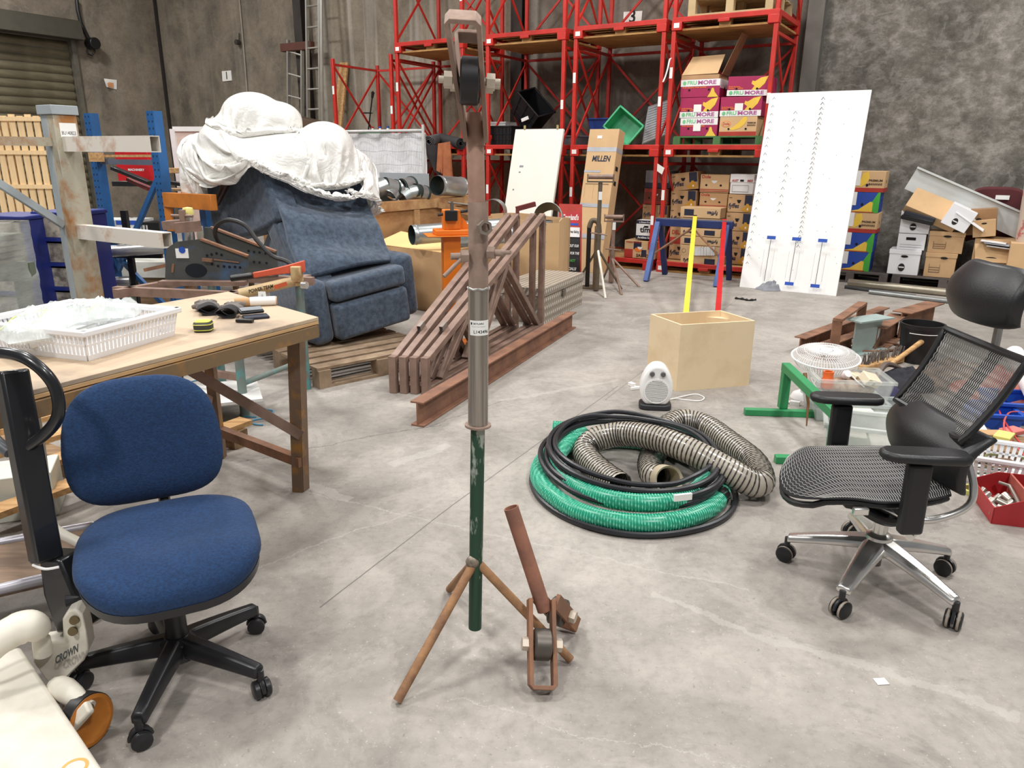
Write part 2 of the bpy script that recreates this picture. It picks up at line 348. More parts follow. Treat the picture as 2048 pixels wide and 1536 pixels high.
# ---------------------------------------------------------------- red stillages
mred=X('stillage_red',196,44,34,.45,var=.25,scale=4); mply=X('deck_timber',186,142,84,.75,col2=lin(150,108,60),scale=3,st=(1,6,6)); mtim=X('raw_timber',200,160,108,.8,col2=lin(168,126,80),scale=4,st=(1,8,8)); mtimd=X('old_timber',150,120,88,.85,col2=lin(112,88,62),scale=4,st=(1,8,8)); mstk=X('sticker_white',236,236,232,.6,var=.04)
SW,SD,SH=1.3,1.15,1.5
def make_stillage():
    t=thing('steel_stillage','','stillage',world=False)
    mb=MB(); mb.box(0,SW,0,.04,.09,.15).box(0,SW,SD-.04,SD,.09,.15).box(0,.04,.04,SD-.04,.09,.15).box(SW-.04,SW,.04,SD-.04,.09,.15)
    mb.box(SW/2-.07,SW/2+.07,-.002,.05,.06,.1)
    for x in (0,SW-.13):
        for y in (0,SD-.12): mb.box(x,x+.13,y-.004 if y==0 else y,y+.12,.0,.095)
    mb.build('base_frame',mred,t,bevel=.006)
    for i in range(3):
        a=.04+i*(SD-.08)/3; mb=MB(); mb.box(.02,SW-.02,a+.004,a+(SD-.08)/3-.004,.001,.024); mb.build('bottom_board',mply,t)
    for y in (.06,.55,SD-.16): mb=MB(); mb.box(SW/2-.07,SW/2+.07,y,y+.1,.024,.11); mb.build('centre_block',mtim,t)
    for i in range(6):
        a=.05+i*(SD-.1)/6; mb=MB(); mb.box(.045,SW-.045,a+.01,a+(SD-.1)/6-.01,.118,.14); mb.build('deck_board',mtim,t)
    P=[(.03,.03),(SW-.03,.03),(SW-.03,SD-.03),(.03,SD-.03)]
    for x,y in P:
        mb=MB(); mb.box(x-.026,x+.026,y-.026,y+.026,.14,SH); mb.build('post',mred,t,bevel=.006)
    for (x0,y0),(x1,y1) in ((P[0],P[3]),(P[1],P[2]),(P[3],P[2])):
        mb=MB(); mb.bar((x0,y0,.17),(x1,y1,SH-.12),.02,.03); mb.build('brace',mred,t)
        mb=MB(); mb.bar((x0+.022 if x0==x1 else x0,y0+(0 if x0==x1 else .022),SH-.12),(x1+.022 if x0==x1 else x1,y1+(0 if x0==x1 else .022),.17),.02,.03); mb.build('brace',mred,t)
        mb=MB(); mb.bar((x0,y0,SH-.09),(x1,y1,SH-.09),.03,.035); mb.build('top_rail',mred,t)
    for q in ((.01,.05,.0015,.003,.95,1.08),(SW-.05,SW-.01,.0015,.003,.62,.74),(.03,.1,-.0065,-.005,.03,.085)): mb=MB(); mb.box(*q); mb.build('sticker',mstk,t,flat=True)
    return t
st0=make_stillage(); BU=[-6.05,-4.68,-2.99,-1.57,-.2]
what={(0,1):'beside the steel column, hidden under the empty stillage',(1,1):'behind the plywood crate of duct elbows',(2,1):'behind the leaning white door panel',(3,1):'behind the tall cardboard carton, holding archive boxes',(4,1):'behind the blue sawhorse, holding stacks of banana boxes',
 (0,2):'with bare posts, standing beside the timber plank',(1,2):'behind the roller head of the tall pipe stand',(2,2):'holding black crates and tubs',(3,2):'holding the blue tub and green crate',(4,2):'holding purple banana boxes on a green pallet',
 (1,3):'on top, next to the streaked wall',(2,3):'on top, above the black tubs',(3,3):'on top, under the number 3 sheet',(4,3):'on top, carrying a timber pallet'}
first=True
for (b,l),s in what.items():
    lv={1:'ground-level',2:'second-level',3:'top-level'}[l]; lab=f'red steel stillage, {lv}, {s}'
    loc=W(BU[b],0,(l-1)*1.5+.001*(l-1))
    if first: st0.location=loc; st0.rotation_euler=(0,0,TH); st0['label']=lab; st0['group']='red stillages'; first=False
    else: copy_thing(st0,loc,TH,lab,'red stillages')
# ---------------------------------------------------------------- cartons
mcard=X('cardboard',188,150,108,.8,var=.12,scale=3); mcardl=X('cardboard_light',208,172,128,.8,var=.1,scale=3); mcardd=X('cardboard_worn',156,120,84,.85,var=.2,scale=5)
mmag=X('carton_magenta',164,34,84,.6,var=.1); mwht=X('carton_white',232,230,228,.65,var=.05); mhole=X('hand_hole_dark',20,14,12,.9); myel=X('banana_yellow',236,196,72,.6,var=.12); mgrn=X('print_green',120,196,140,.6); mpur=X('print_purple',176,92,150,.6); mora=X('print_orange',236,130,44,.6); mnavy=X('print_navy',32,36,58,.6); mpred=X('print_red',176,52,40,.6); mbrn=X('print_brown',66,44,30,.7); mblu=X('print_blue',32,78,176,.6); mpgr=X('print_leaf',70,170,60,.6); mgold=X('print_gold',204,150,40,.6)
def prints(parent,o,ex,ey,w,h,items):
    "flat print on a face: o lower-left corner, ex/ey unit vectors; items in 0..1 face coordinates"
    n=V3(ex).cross(V3(ey)).normalized(); by={}; k=0; o=V3(o); ex=V3(ex); ey=V3(ey)
    for it in items:
        k+=1; e=n*(.0012+.0005*k); kind=it[0]
        if kind=='t':
            _,tx,cx,cy,sz,mat=it[:6]; fit=it[6]*w if len(it)>6 and it[6] else None; sh=it[7] if len(it)>7 else 0; flip=-1 if len(it)>8 and it[8] else 1
            bent_text(tx,sz*h,mat,parent,o+ex*cx*w+ey*cy*h+e,ex*flip,ey*flip,bold=.03,shear=sh,fit=fit); continue
        if kind=='r': x0,y0,x1,y1,mat=it[1:]; pl=[(x0,y0),(x1,y0),(x1,y1),(x0,y1)]
        elif kind=='e': cx,cy,rx,ry,mat=it[1:]; pl=[(cx+rx*math.cos(a*math.pi/7),cy+ry*math.sin(a*math.pi/7)) for a in range(14)]
        else: pl,mat=it[1:]
        mb=by.setdefault(mat.name,(MB(),mat))[0]; mb.add([o+ex*x*w+ey*y*h+e for x,y in pl],[tuple(range(len(pl)))])
    for nm,(mb,mat) in by.items():
        ob=mb.build('hand_hole' if mat is mhole else 'print',mat,parent,flat=True)
        if len(mb.f)>1: ob['kind']='stuff'
def carton(name,label,cat,Mx,w,d,h,mat,front=(),side=(),group=None,top=None,topface=(),lid=0,lidmat=None):
    t=thing(name,label,cat,Mx.translation,group=group)
    mb=MB(Mx); mb.box(-w/2,w/2,0,d,0,h); bo=mb.build('body',mat,t,bevel=.004)
    if lid: mb=MB(Mx); mb.box(-w/2-.006,w/2+.006,-.006,d+.006,h-lid,h+.004); mb.build('lid',lidmat or mat,t,bevel=.004)
    m3=Mx.to_3x3(); q=.008 if lid else 0
    if front: prints(bo,Mx@V3((-w/2,-q,0)),m3@V3((1,0,0)),m3@V3((0,0,1)),w,h,front)
    if side: prints(bo,Mx@V3((w/2+q,0,0)),m3@V3((0,1,0)),m3@V3((0,0,1)),d,h,side)
    if topface: prints(bo,Mx@V3((-w/2,0,h)),m3@V3((1,0,0)),m3@V3((0,1,0)),w,d,topface)
    if top:
        mb=MB(Mx)
        for p,q2 in top: mb.add([p[0],p[1],p[2],p[3]],[(0,1,2,3),(3,2,1,0)]) if False else mb.slab(lambda a,b,p=p:V3(p[0]).lerp(V3(p[1]),a).lerp(V3(p[3]).lerp(V3(p[2]),a),b),2,2,q2)
        mb.build('flap',mat,t)
    return t
def rb(x0,y0,x1,y1,v,dep,tilt=0):
    "rack-plane pixel rectangle -> matrix, width, height"
    u0,z0=R(x0,y1,v); u1,z1=R(x1,y0,v); w=u1-u0; h=R((x0+x1)/2,y0,v)[1]-R((x0+x1)/2,y1,v)[1]
    zb=R((x0+x1)/2,y1,v)[1]; p=W((u0+u1)/2,v,zb)
    return T(p,TH)@Matrix.Rotation(-tilt,4,'Y'),w,h
BAN=[(.58,.62),(.6,.78),(.66,.74),(.8,.92),(.97,.99),(.9,.62),(.8,.4),(.7,.28),(.6,.32),(.66,.5)]
def frumore(up,stk=False):
    if up: it=[('r',0,.62,1,1,mwht),('e',.1,.8,.045,.12,mgrn),('t','FRU',.29,.81,.3,mgrn,.24),('t','MORE',.67,.81,.3,mpur,.46),('t','fruit banana best quality',.36,.56,.1,mora,.62),('p',[(.7,0),(.78,.3),(.8,.5),(.85,.5),(.88,.28),(.98,0)],myel)]
    else: it=[('p',BAN,myel),('r',0,0,1,.3,mwht),('t','fruit banana',.18,.47,.09,mora,.28),('t','best quality',.22,.39,.09,mora,.36),('e',.1,.15,.045,.11,mgrn),('t','FRU',.29,.15,.26,mgrn,.24),('t','MORE',.67,.15,.26,mpur,.46)]
    it+=[('e',.23,.42 if up else .36,.028,.055,mhole),('e',.73,.42 if up else .36,.028,.055,mhole)]
    if stk: it+=[('r',.36,.28,.56,.66,mstk)]
    return it
dole=[('r',0,0,1,.22,mpred),('p',[(.25,.35),(.36,.44),(.5,.66),(.64,.96),(.72,.98),(.74,.8),(.66,.56),(.56,.4),(.4,.3)],myel),('e',.18,.62,.13,.16,mora),('e',.18,.62,.115,.135,mcardl),('t','Dole',.18,.62,.2,mpred,.18),('t','PREMIUM',.86,.66,.11,mbrn,.22),('t','BANANAS',.86,.54,.11,mbrn,.22),('e',.26,.36,.028,.055,mhole),('e',.72,.36,.028,.055,mhole)]
gpb='banana boxes on the stillage rack'
v=.12
# green pallet
def slat_pallet(t,Mx,w,d,h,mat,nt=7,nb=3,blocks=True,front=None):
    "timber pallet: boards on bearers"
    for i in range(nt):
        bw=d/nt*.72; y=(i+.14)*d/nt; mb=MB(Mx); mb.box(-w/2,w/2,y,y+bw,h-.018,h); mb.build('deck_board',mat,t)
    for x in (-w/2,-.045,w/2-.09):
        for y in (0,d/2-.05,d-.1): mb=MB(Mx); mb.box(x,x+.09,y,y+.1,.018,h-.018); mb.build('block',mat,t)
    for i in range(nb):
        y=i*(d-.1)/(nb-1); mb=MB(Mx); mb.box(-w/2,w/2,y,y+.1,0,.018); mb.build('bottom_board',mat,t)
mgp=X('pallet_green',74,120,66,.7,var=.25)
Mx,w,h=rb(1349,274,1519,290,v-.06,1); w=1.14; Mx=T(W(.47,v-.07,1.642),TH)
t=thing('timber_pallet','green painted pallet under the purple banana boxes on the red rack','pallet',Mx.translation); slat_pallet(t,Mx,w,.95,.115,mgp,6)
def bb(x0,y0,x1,y1,mat,front,label,tilt=0,dep=.4,side=(),v=v,name='banana_box',group=gpb,zb=None,**k):
    Mx,w,h=rb(x0,y0,x1,y1,v,dep,tilt)
    if zb is not None: Mx=Matrix.Translation((0,0,zb-Mx.translation.z))@Mx
    return carton(name,label,'box',Mx,w,dep,h,mat,front,side,group,**k)
z1=1.758; hb=.262
bb(1359,237,1436,273,mmag,frumore(True,True),'magenta banana box with white band on top, bottom of the stack on the green pallet',zb=z1)
bb(1437,233,1515,272,mcardl,dole,'brown banana box with red base stripe on the green pallet beside a magenta box',zb=z1)
z2=R(1398,236,v)[1]+.004; bb(1359,196,1439,236,mmag,frumore(False,True),'magenta banana box with torn label, second up in the stack on the green pallet',zb=z2)
z3=R(1476,233,v)[1]+.004; bb(1439,194,1525,233,mmag,frumore(False,True),'magenta banana box with square sticker resting on the brown banana box',zb=z3)
bb(1360,160,1441,196,mmag,frumore(True),'dark magenta banana box under open cardboard flaps, highest of its stack',zb=R(1399,196,v)[1]+.008,side=[('r',0,.5,1,1,mwht),('e',.5,.5,.06,.1,mhole)])
bb(1453,154,1539,193,mmag,frumore(False),'magenta banana box perched slightly askew as topmost beside open cardboard flaps',zb=R(1490,193,v)[1]+.008,tilt=-.02)
# open carton on top with raised flaps
z=R(1400,160,v)[1]+.012; u0=R(1362,158,v)[0]; u1=R(1437,158,v)[0]
t=thing('open_carton','open brown carton with raised flaps on top of the magenta banana boxes','box',W((u0+u1)/2,v+.1,z))
mb=MB(); mb.hexa([W(u0,v+.02,z),W(u1,v+.02,z),W(u1,v+.38,z),W(u0,v+.38,z),W(u0,v+.02,z+.05),W(u1,v+.02,z+.05),W(u1,v+.38,z+.05),W(u0,v+.38,z+.05)]); mb.build('body',mcard,t)
a,b_=W(u0,v+.02,z+.055),W(u1-.02,v+.02,z+.06); c=W(u1+.01,v+.16,z+.29); d_=W(u0+.08,v+.16,z+.28)
mb=MB(); mb.slab(lambda s,r:a.lerp(b_,s).lerp(d_.lerp(c,s),r),2,2,RV*.006); mb.build('flap',mcardl,t)
p=[W(u1+.02,v+.05,z+.05),W(u1+.02,v+.36,z+.05),W(u1+.2,v+.4,z+.52),W(u1+.2,v+.14,z+.52)]
mb=MB(); mb.slab(lambda s,r:p[0].lerp(p[1],s).lerp(p[3].lerp(p[2],s),r),2,2,RU*.006); mb.build('flap',mcardd,t)
# ground level
def fyf(sh=0): return [('t','fyffes',.25,.36,.36,mnavy,.42,.1),('p',[(.62,.5),(.72,.5),(.72,1),(.62,1)],mcard),('r',.68,.42,.98,.98,mnavy),('p',[(.56,.2),(.7,.3),(.76,.5),(.84,.5),(.92,.3),(.96,.12),(.8,.04),(.64,.08)],mgold),('e',.82,.2,.03,.06,mwht),('p',[(.36,.7),(.54,.7),(.5,.56),(.45,.5),(.4,.56)],mhole),('r',.04,.8,.16,.83,mbrn)]
d2=[('t','Dole',.2,.86,.24,mpred,.3),('p',[(.38,.66),(.6,.66),(.56,.56),(.49,.5),(.42,.56)],mwht),('e',.22,.4,.04,.06,mhole),('e',.72,.4,.04,.06,mhole),('r',0,.14,1,.18,mpred),('r',0,.05,1,.09,mpred)]
v=.2; gp1='cartons on the ground-level stillages'
def lo(x0,y0,x1,y1,mat,fr,lab,**k): return bb(x0,y0,x1,y1,mat,fr,lab,v=k.pop('v',.2),group=gp1,**k)
lo(1450,499,1496,533,mcard,fyf(),'brown fyffes banana box at floor of the stack beside the white board',dep=.38,zb=.15,v=.24)
lo(1455,463,1500,498,mcard,fyf(),'brown fyffes banana box second from the floor beside the white board',dep=.38,v=.24)
lo(1450,426,1503,462,mcard,fyf(),'brown fyffes banana box third up beside the white board, above a shifted one',dep=.38,v=.24)
lo(1454,389,1507,425,mcard,fyf(),'brown fyffes banana box directly under the white archive box',dep=.38,v=.24)
lo(1459,349,1509,388,mwht,[('t','AUST',.2,.68,.16,mpred,.3,.2),('t','MSS',.84,.68,.16,mpred,.24,.2),('r',.42,.64,.58,.74,mhole),('r',.1,.1,.8,.12,mbrn),('r',.1,.44,.8,.455,mbrn),('r',.1,.1,.11,.45,mbrn),('r',.8,.1,.81,.45,mbrn)],'white archive box with red print atop brown banana boxes by the white board',dep=.36,v=.24,lid=.1)
lo(1336,488,1384,524,mcard,fyf(),'brown fyffes banana box on the stillage floor behind the sawhorse leg nearest the roller stands',dep=.38,zb=.15,v=.3)
lo(1338,450,1385,488,mcard,[('r',0,.0,.5,.35,mpred),('t','DELI',.3,.6,.3,mpred,.4)],'brown carton with red print second from the floor behind the sawhorse',dep=.38,v=.3)
lo(1339,415,1384,450,mcard,fyf(),'brown fyffes banana box in the middle of the leaning stack behind the sawhorse',dep=.38,v=.3)
lo(1341,381,1394,416,mcard,fyf(),'brown fyffes banana box beneath the tilted topmost one',dep=.38,v=.3,tilt=.03)
lo(1344,345,1399,380,mcard,fyf(),'tilted brown fyffes banana box, topmost of the leaning stack inside the stillage',dep=.38,v=.3,tilt=.12)
lo(1397,416,1455,450,mcard,(),'plain brown carton deep in the stillage behind the flat trays',dep=.36,v=.4)
lo(1397,450,1455,484,mcard,(),'plain brown carton low in the stillage behind the flat trays',dep=.36,v=.4)
lo(1397,484,1455,519,mcard,(),'plain brown carton on the stillage floor behind the tray of papers',dep=.36,v=.4,zb=.15)
lo(1398,386,1456,416,mcard,d2,'brown banana box with red name under another like it in the middle column',dep=.36,v=.3)
lo(1399,349,1460,385,mcardl,d2,'brown banana box with red name and stripe, topmost of the middle column',dep=.36,v=.3)
tr=lambda flip:[('t','fyffes',.8 if flip else .2,.5,.5,mnavy,.26,0,flip),('r',.1 if flip else .6,.2,.34 if flip else .86,.8,mnavy)]
for i,(y0,y1,fl,lab) in enumerate(((513,531,False,'flat brown fyffes tray lowest in the stack behind the yellow bar'),(474,491,True,'flat upside-down fyffes tray over the papers'),(457,473,False,'flat brown fyffes tray under the sawhorse beam'),(415,436,True,'upside-down fyffes tray, topmost above the sawhorse beam'))):
    lo(1360,y0,1442,y1,mcardl,tr(fl),lab,dep=.32,v=.03)
lo(1361,437,1441,456,mcardl,(),'plain flat tray between the upper fyffes trays behind the sawhorse beam',dep=.3,v=.04)
t=lo(1359,492,1441,513,mcardl,[('e',.1,.45,.05,.2,mbrn),('e',.1,.45,.042,.17,mcardl),('e',.9,.4,.05,.2,mbrn),('e',.9,.4,.042,.17,mcardl)],'flat brown tray filled with white papers between fyffes trays',dep=.32,v=.03)
for i in range(16):
    x=1387+i*2.7+random.uniform(-.5,.5); p=RP(x,511,.022); q=RP(x+.4,494+random.uniform(-1,1),.022); mb=MB(); mb.bar(p,q,.016,.012,RV); mb.build('paper_sheet',mwht,t)
zf=.15
lo(1248,478,1312,513,mcardl,[('r',0,.0,.28,.5,mpred),('r',.3,.5,.55,.95,mnavy),('r',.56,.1,.72,.5,mnavy),('r',.76,.55,1,1,mpred),('t','SALAD',.6,.16,.24,mbrn,.4),('e',.45,.5,.12,.12,mora),('p',[(.42,.66),(.6,.66),(.56,.54),(.5,.5),(.46,.54)],mwht),('t','FRESH FRUIT',.3,.9,.12,mpred,.5)],'colourful patchwork fruit carton on the red stillage deck',dep=.4,zb=zf,v=.08)
lo(1271,441,1313,479,mwht,[('r',0,.82,1,1,mnavy),('r',0,0,1,.2,mnavy),('t','timg',.55,.5,.42,mink,.7),('r',.4,.62,.62,.72,mhole),('t','Archive Secure',.55,.09,.14,mwht,.9),('t','a Grace Company',.55,.9,.1,mwht,.8)],'white and navy timg archive box on the patchwork carton',dep=.36,v=.1)
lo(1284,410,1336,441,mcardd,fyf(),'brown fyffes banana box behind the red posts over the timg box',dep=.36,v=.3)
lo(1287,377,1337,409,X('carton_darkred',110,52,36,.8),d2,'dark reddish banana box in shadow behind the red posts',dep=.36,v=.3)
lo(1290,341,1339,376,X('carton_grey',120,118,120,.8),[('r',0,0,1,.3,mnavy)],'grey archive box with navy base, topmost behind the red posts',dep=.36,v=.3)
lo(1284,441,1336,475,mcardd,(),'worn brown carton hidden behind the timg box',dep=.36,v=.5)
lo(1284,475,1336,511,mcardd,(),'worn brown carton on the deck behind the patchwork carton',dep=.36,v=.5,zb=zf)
# ---------------------------------------------------------------- tubs and crates on the second level
ztop=1.652
def tub(name,label,Mx,w,d,h,mat,taper=.82,rim=.015,ribs=0,cat='tub',lip=.012):
    t=thing(name,label,cat,Mx.translation); mb=MB(Mx); k=taper; a,b=w/2,d/2; th=.005
    o=[(-a*k,-b*k,0),(a*k,-b*k,0),(a*k,b*k,0),(-a*k,b*k,0),(-a,-b,h),(a,-b,h),(a,b,h),(-a,b,h)]
    i=[(x*(1-th/a),y*(1-th/b),max(z,th) if z<h/2 else z) for x,y,z in o]
    f=[(3,2,1,0)]+[(q,(q+1)%4,4+(q+1)%4,4+q) for q in range(4)]+[(8,9,10,11)]+[(12+q,12+(q+1)%4,8+(q+1)%4,8+q) for q in range(4)]+[(4+q,4+(q+1)%4,12+(q+1)%4,12+q) for q in range(4)]
    mb.add(o+i,f); mb.build('body',mat,t,bevel=.006)
    mb=MB(Mx)
    for q in range(4): p,r=V3(o[4+q]),V3(o[4+(q+1)%4]); d_=(r-p).normalized()*lip; mb.bar(p-d_,r+d_,lip*2,rim*1.4)
    mb.build('rim',mat,t,bevel=.003)
    if ribs:
        mb=MB(Mx)
        for s in (-1,1):
            for j in range(ribs):
                f_=(j+.5)/ribs*2-1; mb.bar((f_*a*k,s*(b*k+.004),.02),(f_*a,s*(b+.004),h-.02),.012,.012,(0,1,0))
        for z in (.3,.6): e=k+(1-k)*z; mb.box(-a*e,a*e,-b*e-.008,-b*e,h*z-.006,h*z+.006)
        mb.build('rib',mat,t)
    return t
mtb=X('tub_blue',32,58,128,.4); mtg=X('tub_green',64,170,120,.45); mtk=X('tub_black',26,26,29,.4); mtdg=X('crate_green',34,124,70,.45)
mclear=X('clear_plastic',225,230,228,.18,trans=.0,alpha=.42,var=.03); mlidg=X('lid_smoke',150,154,158,.3,alpha=.75,var=.1)
def on(px,py,v): return R(px,py,v)[0]
tub('plastic_tub','blue open plastic tub on the second-level red stillage',T(W(on(1226,250,.75),.75,ztop),TH),.58,.45,.36,mtb,.8)
Mg=frame(W(on(1240,285,.28),.28,ztop+.03),RU*.8+V3((0,0,-.62)),V3((0,0,1))*.5-RV*.75); 
tub('plastic_crate','light green plastic crate tipped on its side beside the blue tub',frame(W(on(1252,262,.4),.42,ztop+.2),RU*.8+V3((0,0,-.6)),-RV+V3((0,0,.35))),.44,.34,.2,mtg,.86,ribs=6,cat='crate')
p0,p1,p2,p3=RP(1283,289,.35),RP(1332,270,.5),RP(1346,196,.62),RP(1296,213,.5)
t=thing('ribbed_lid','clear ribbed plastic tub lid leaning in the second-level stillage','lid',p0); mb=MB(); mb.slab(lambda a,b:p0.lerp(p1,a).lerp(p3.lerp(p2,a),b),4,4,RV*.015); mb.build('panel',mlidg,t,bevel=.01)
mb=MB()
for i in range(14):
    b=.05+i*.068; mb.bar(p0.lerp(p1,.06).lerp(p3.lerp(p2,.06),b)-RV*.004,p0.lerp(p1,.94).lerp(p3.lerp(p2,.94),b)-RV*.004,.006,.012)
mb.build('rib',X('lid_rib',190,194,196,.4),t)
tub('plastic_crate','black slotted plastic crate at the front of the second-level stillage',T(W(on(1003,288,.25),.3,ztop),TH),.5,.36,.26,mtk,.94,ribs=8,cat='crate')
tub('storage_box','clear plastic box sitting behind the black slotted crate',T(W(on(998,270,.75),.8,ztop),TH),.4,.35,.34,mclear,.85)
tub('storage_tub','black lidded storage tub tipped on one corner with a white latch',frame(W(on(1052,235,.6),.6,ztop+.36),RU*.72+V3((0,0,-.7)),V3((0,0,.72))+RU*.66-RV*.3),.5,.38,.36,mtk,.85,ribs=3)
p=RP(1050,241,.36); mb=MB(); mb.bar(p-RU*.06,p+RU*.06+V3((0,0,.04)),.02,.05); o=mb.build('latch_clip',mwht,bevel=.004,org=p); tag(o,'white plastic latch clip hanging on the tipped black tub','latch')
tub('storage_tub','black low storage tub lying behind the leaning white door',T(W(on(1106,255,.6),.55,ztop),TH),.5,.45,.22,mtk,.9)
tub('storage_tub','grey flat tub on the stillage deck beside the tall carton',T(W(on(1155,288,.6),.5,ztop),TH),.4,.5,.12,X('tub_grey',96,96,104,.5),.9)
tub('plastic_crate','dark green crate with white jugs on the stillage with bare posts',T(W(on(772,258,.5)-.12,.45,ztop),TH),.56,.4,.22,mtdg,.92,ribs=6,cat='crate')
for i in range(3):
    u=on(772,258,.5)-.3+i*.17; t=thing('plastic_jug','white plastic jug in the dark green crate','jug',W(u,.5,ztop+.03),group='jugs in the green crate')
    mb=MB(T(W(u,.5,ztop+.03),TH)); mb.lathe([(.0,0),(.07,0),(.07,.17),(.05,.21),(.02,.23),(.02,.25)],n=14); mb.build('bottle',mwht,t); mb=MB(T(W(u,.5,ztop+.03),TH)); mb.cyl((0,0,.25),(0,0,.275),.024,n=12); mb.build('cap',mpred if i==0 else mblu,t)
tub('plastic_tray','black shallow tray beside the dark green crate on the bare-post stillage',T(W(on(720,256,.6),.5,ztop),TH),.5,.4,.1,mtk,.9,cat='tray')
t=thing('rod_stand','thin black steel rod stand with wire loop standing on the bare-post stillage','stand',W(on(735,250,.8),.8,ztop)); mb=MB(); mb.tube([W(on(731,250,.8),.8,ztop),RP(746,182,.8)],.012,6); mb.build('rod',mblk,t); mb=MB(); q=RP(734,226,.8); mb.tube([q+RU*math.cos(a*.52)*.1+RV*math.sin(a*.52)*.1 for a in range(12)],.006,6,closed=True); mb.build('wire_loop',mblk,t); mb=MB(); q=RP(746,184,.8); mb.cyl(q,q-V3((.02,0,.1)),.03,.02,n=8); mb.build('rod_tip',mblk,t)
# rolled mats and leather apron on the stillage edge
mmat=X('rubber_mat_grey',96,94,96,.7,var=.15); mlea=X('leather_tan',178,106,66,.6,var=.25,scale=8)
def roll(label,p,q,r,cat='roll',name='rolled_mat',mat=None,turns=3.2,th=.008):
    p,q=V3(p),V3(q); ax=(q-p).normalized(); a=ax.orthogonal().normalized(); b=ax.cross(a); n=int(turns*18)
    pts=[(r*(1-.62*i/n)) for i in range(n+1)]
    f=lambda s,l:p.lerp(q,l)+(a*math.cos(s*turns*6.283)+b*math.sin(s*turns*6.283))*(r*(1-.7*s))
    o=MB().slab(f,n,1,lambda s,l:-(a*math.cos(s*turns*6.283)+b*math.sin(s*turns*6.283))*th)
    c=o.build(name,mat or mmat,org=p); return tag(c,label,cat)
roll('grey rubber mat rolled up on the stillage edge, end facing out beside the wire panel',RP(857,283,-.12),RP(880,277,.5),.1)
roll('dark rubber mat rolled up behind the roller head of the pipe stand',RP(922,287,-.06),RP(884,277,.35),.095,mat=X('rubber_mat_dark',52,52,54,.7))
a0,a1=RP(876,287,-.16),RP(900,283,-.1)
def apron(a,b):
    p=a0.lerp(a1,a)+RU*(.06*math.sin(a*9)*b*.5)-RV*(.03*math.cos(a*11)*b); L=.62*(1-.28*abs(a-.8)*1.6); return p-V3((0,0,1))*b*L+RU*(-.02*b+.05*a*b)
mb=MB(); mb.slab(apron,14,10,RV*.008); o=mb.build('leather_apron',mlea,org=a0); tag(o,'tan leather apron hanging off the red stillage edge','apron')
def apron2(a,b):
    p=RP(850,290,-.15).lerp(RP(876,290,-.15),a); return p-V3((0,0,1))*b*(.3+.32*a)+RU*(.12*b*b)-RV*.02*math.sin(a*7)
mb=MB(); mb.slab(apron2,8,8,RV*.008); o=mb.build('rubber_flap',X('rubber_flap_dark',44,40,40,.7),org=a0); tag(o,'dark rubber sheet drooping beside the tan leather apron','sheet')
# pallet with a grey case on the top level
Mx=T(W(.5,.02,3.155),TH); t=thing('timber_pallet','pale timber pallet on the top-level red stillage','pallet',Mx.translation); slat_pallet(t,Mx,1.02,1.0,.2,X('pale_timber',196,170,128,.8,var=.2,scale=4),6)
Mx=T(W(.48,.02,3.357),TH); carton('grey_case','grey plastic case strapped on the top-level timber pallet','case',Mx,1.0,.9,.35,X('case_grey',140,150,158,.5),[('r',.04,.1,.4,.2,mnavy)])
# ladders and plank against the wall
malu=X('aluminium',196,194,188,.35,metal=.75,var=.12,scale=5)
def ladder(label,bl,br,tl,tr,n,rail,extra=None,z0=.0):
    t=thing('ladder',label,'ladder',(bl+br)/2)
    for a,b in ((bl,tl),(br,tr)): mb=MB(); mb.bar(a,b,rail*.45,rail,(br-bl).cross(tl-bl)); mb.build('rail',malu,t)
    for i in range(n):
        f=(i+.5)/n; mb=MB(); mb.cyl(bl.lerp(tl,f),br.lerp(tr,f),.017,n=8); mb.build('rung',malu,t)
    if extra: mb=MB(); mb.bar(*extra,.06,.03,RV); mb.build('rail',malu,t)
    return t
def wl(px,v0,v1,ztop,px_y):   # rail foot/top at a pixel column
    u=R(px,px_y,v1)[0]; return W(u,v0,0),W(u,v1,ztop)
vb,vt=.75,1.12
def rail_at(x,y,zt): u,_=R(x,y,.95); return W(u,vb,0),W(u,vt,zt)
b1,t1=rail_at(611,120,4.6); b2,t2=rail_at(636,120,4.6); b3,t3=rail_at(644,120,4.6)
ladder('tall aluminium extension ladder leaning on the dark steel column',b1,b2,t1,t2,13,.07,(b3-RV*.06,t3-RV*.06))
b1,_=rail_at(570,150,1); b2,_=rail_at(597,150,1); zt=R(575,78,1.0)[1]; ladder('short aluminium ladder leaning beside the tall extension ladder',b1,b2,b1+RV*.35+V3((0,0,zt)),b2+RV*.35+V3((0,0,zt-.1)),9,.07)
p,q=RP(664,330,.9),RP(690,122,1.3); p.z=0; mb=MB(); mb.bar(W(R(668,240,1)[0]-.12,.75,0),W(R(686,125,1.3)[0],1.33,R(686,125,1.3)[1]),.2,.045,-RV); o=mb.build('timber_plank',mtim,bevel=.004,org=W(R(668,240,1)[0],.75,0)); tag(o,'raw timber plank leaning on the streaked wall behind the bare red posts','plank')
p=W(-7.3,.25,0); mb=MB(); mb.hexa([p,p+RU*.55,p+RU*.55+RV*.3,p+RV*.3,p+V3((0,0,2.15)),p+RU*.55+V3((0,0,2.05)),p+RU*.55+RV*.3+V3((0,0,2.05)),p+RV*.3+V3((0,0,2.15))]); o=mb.build('storage_cabinet',X('cabinet_brown',88,68,54,.7),bevel=.01,org=p); tag(o,'dark brown cabinet against the wall behind the plastic sheeting and tall ladder','cabinet')
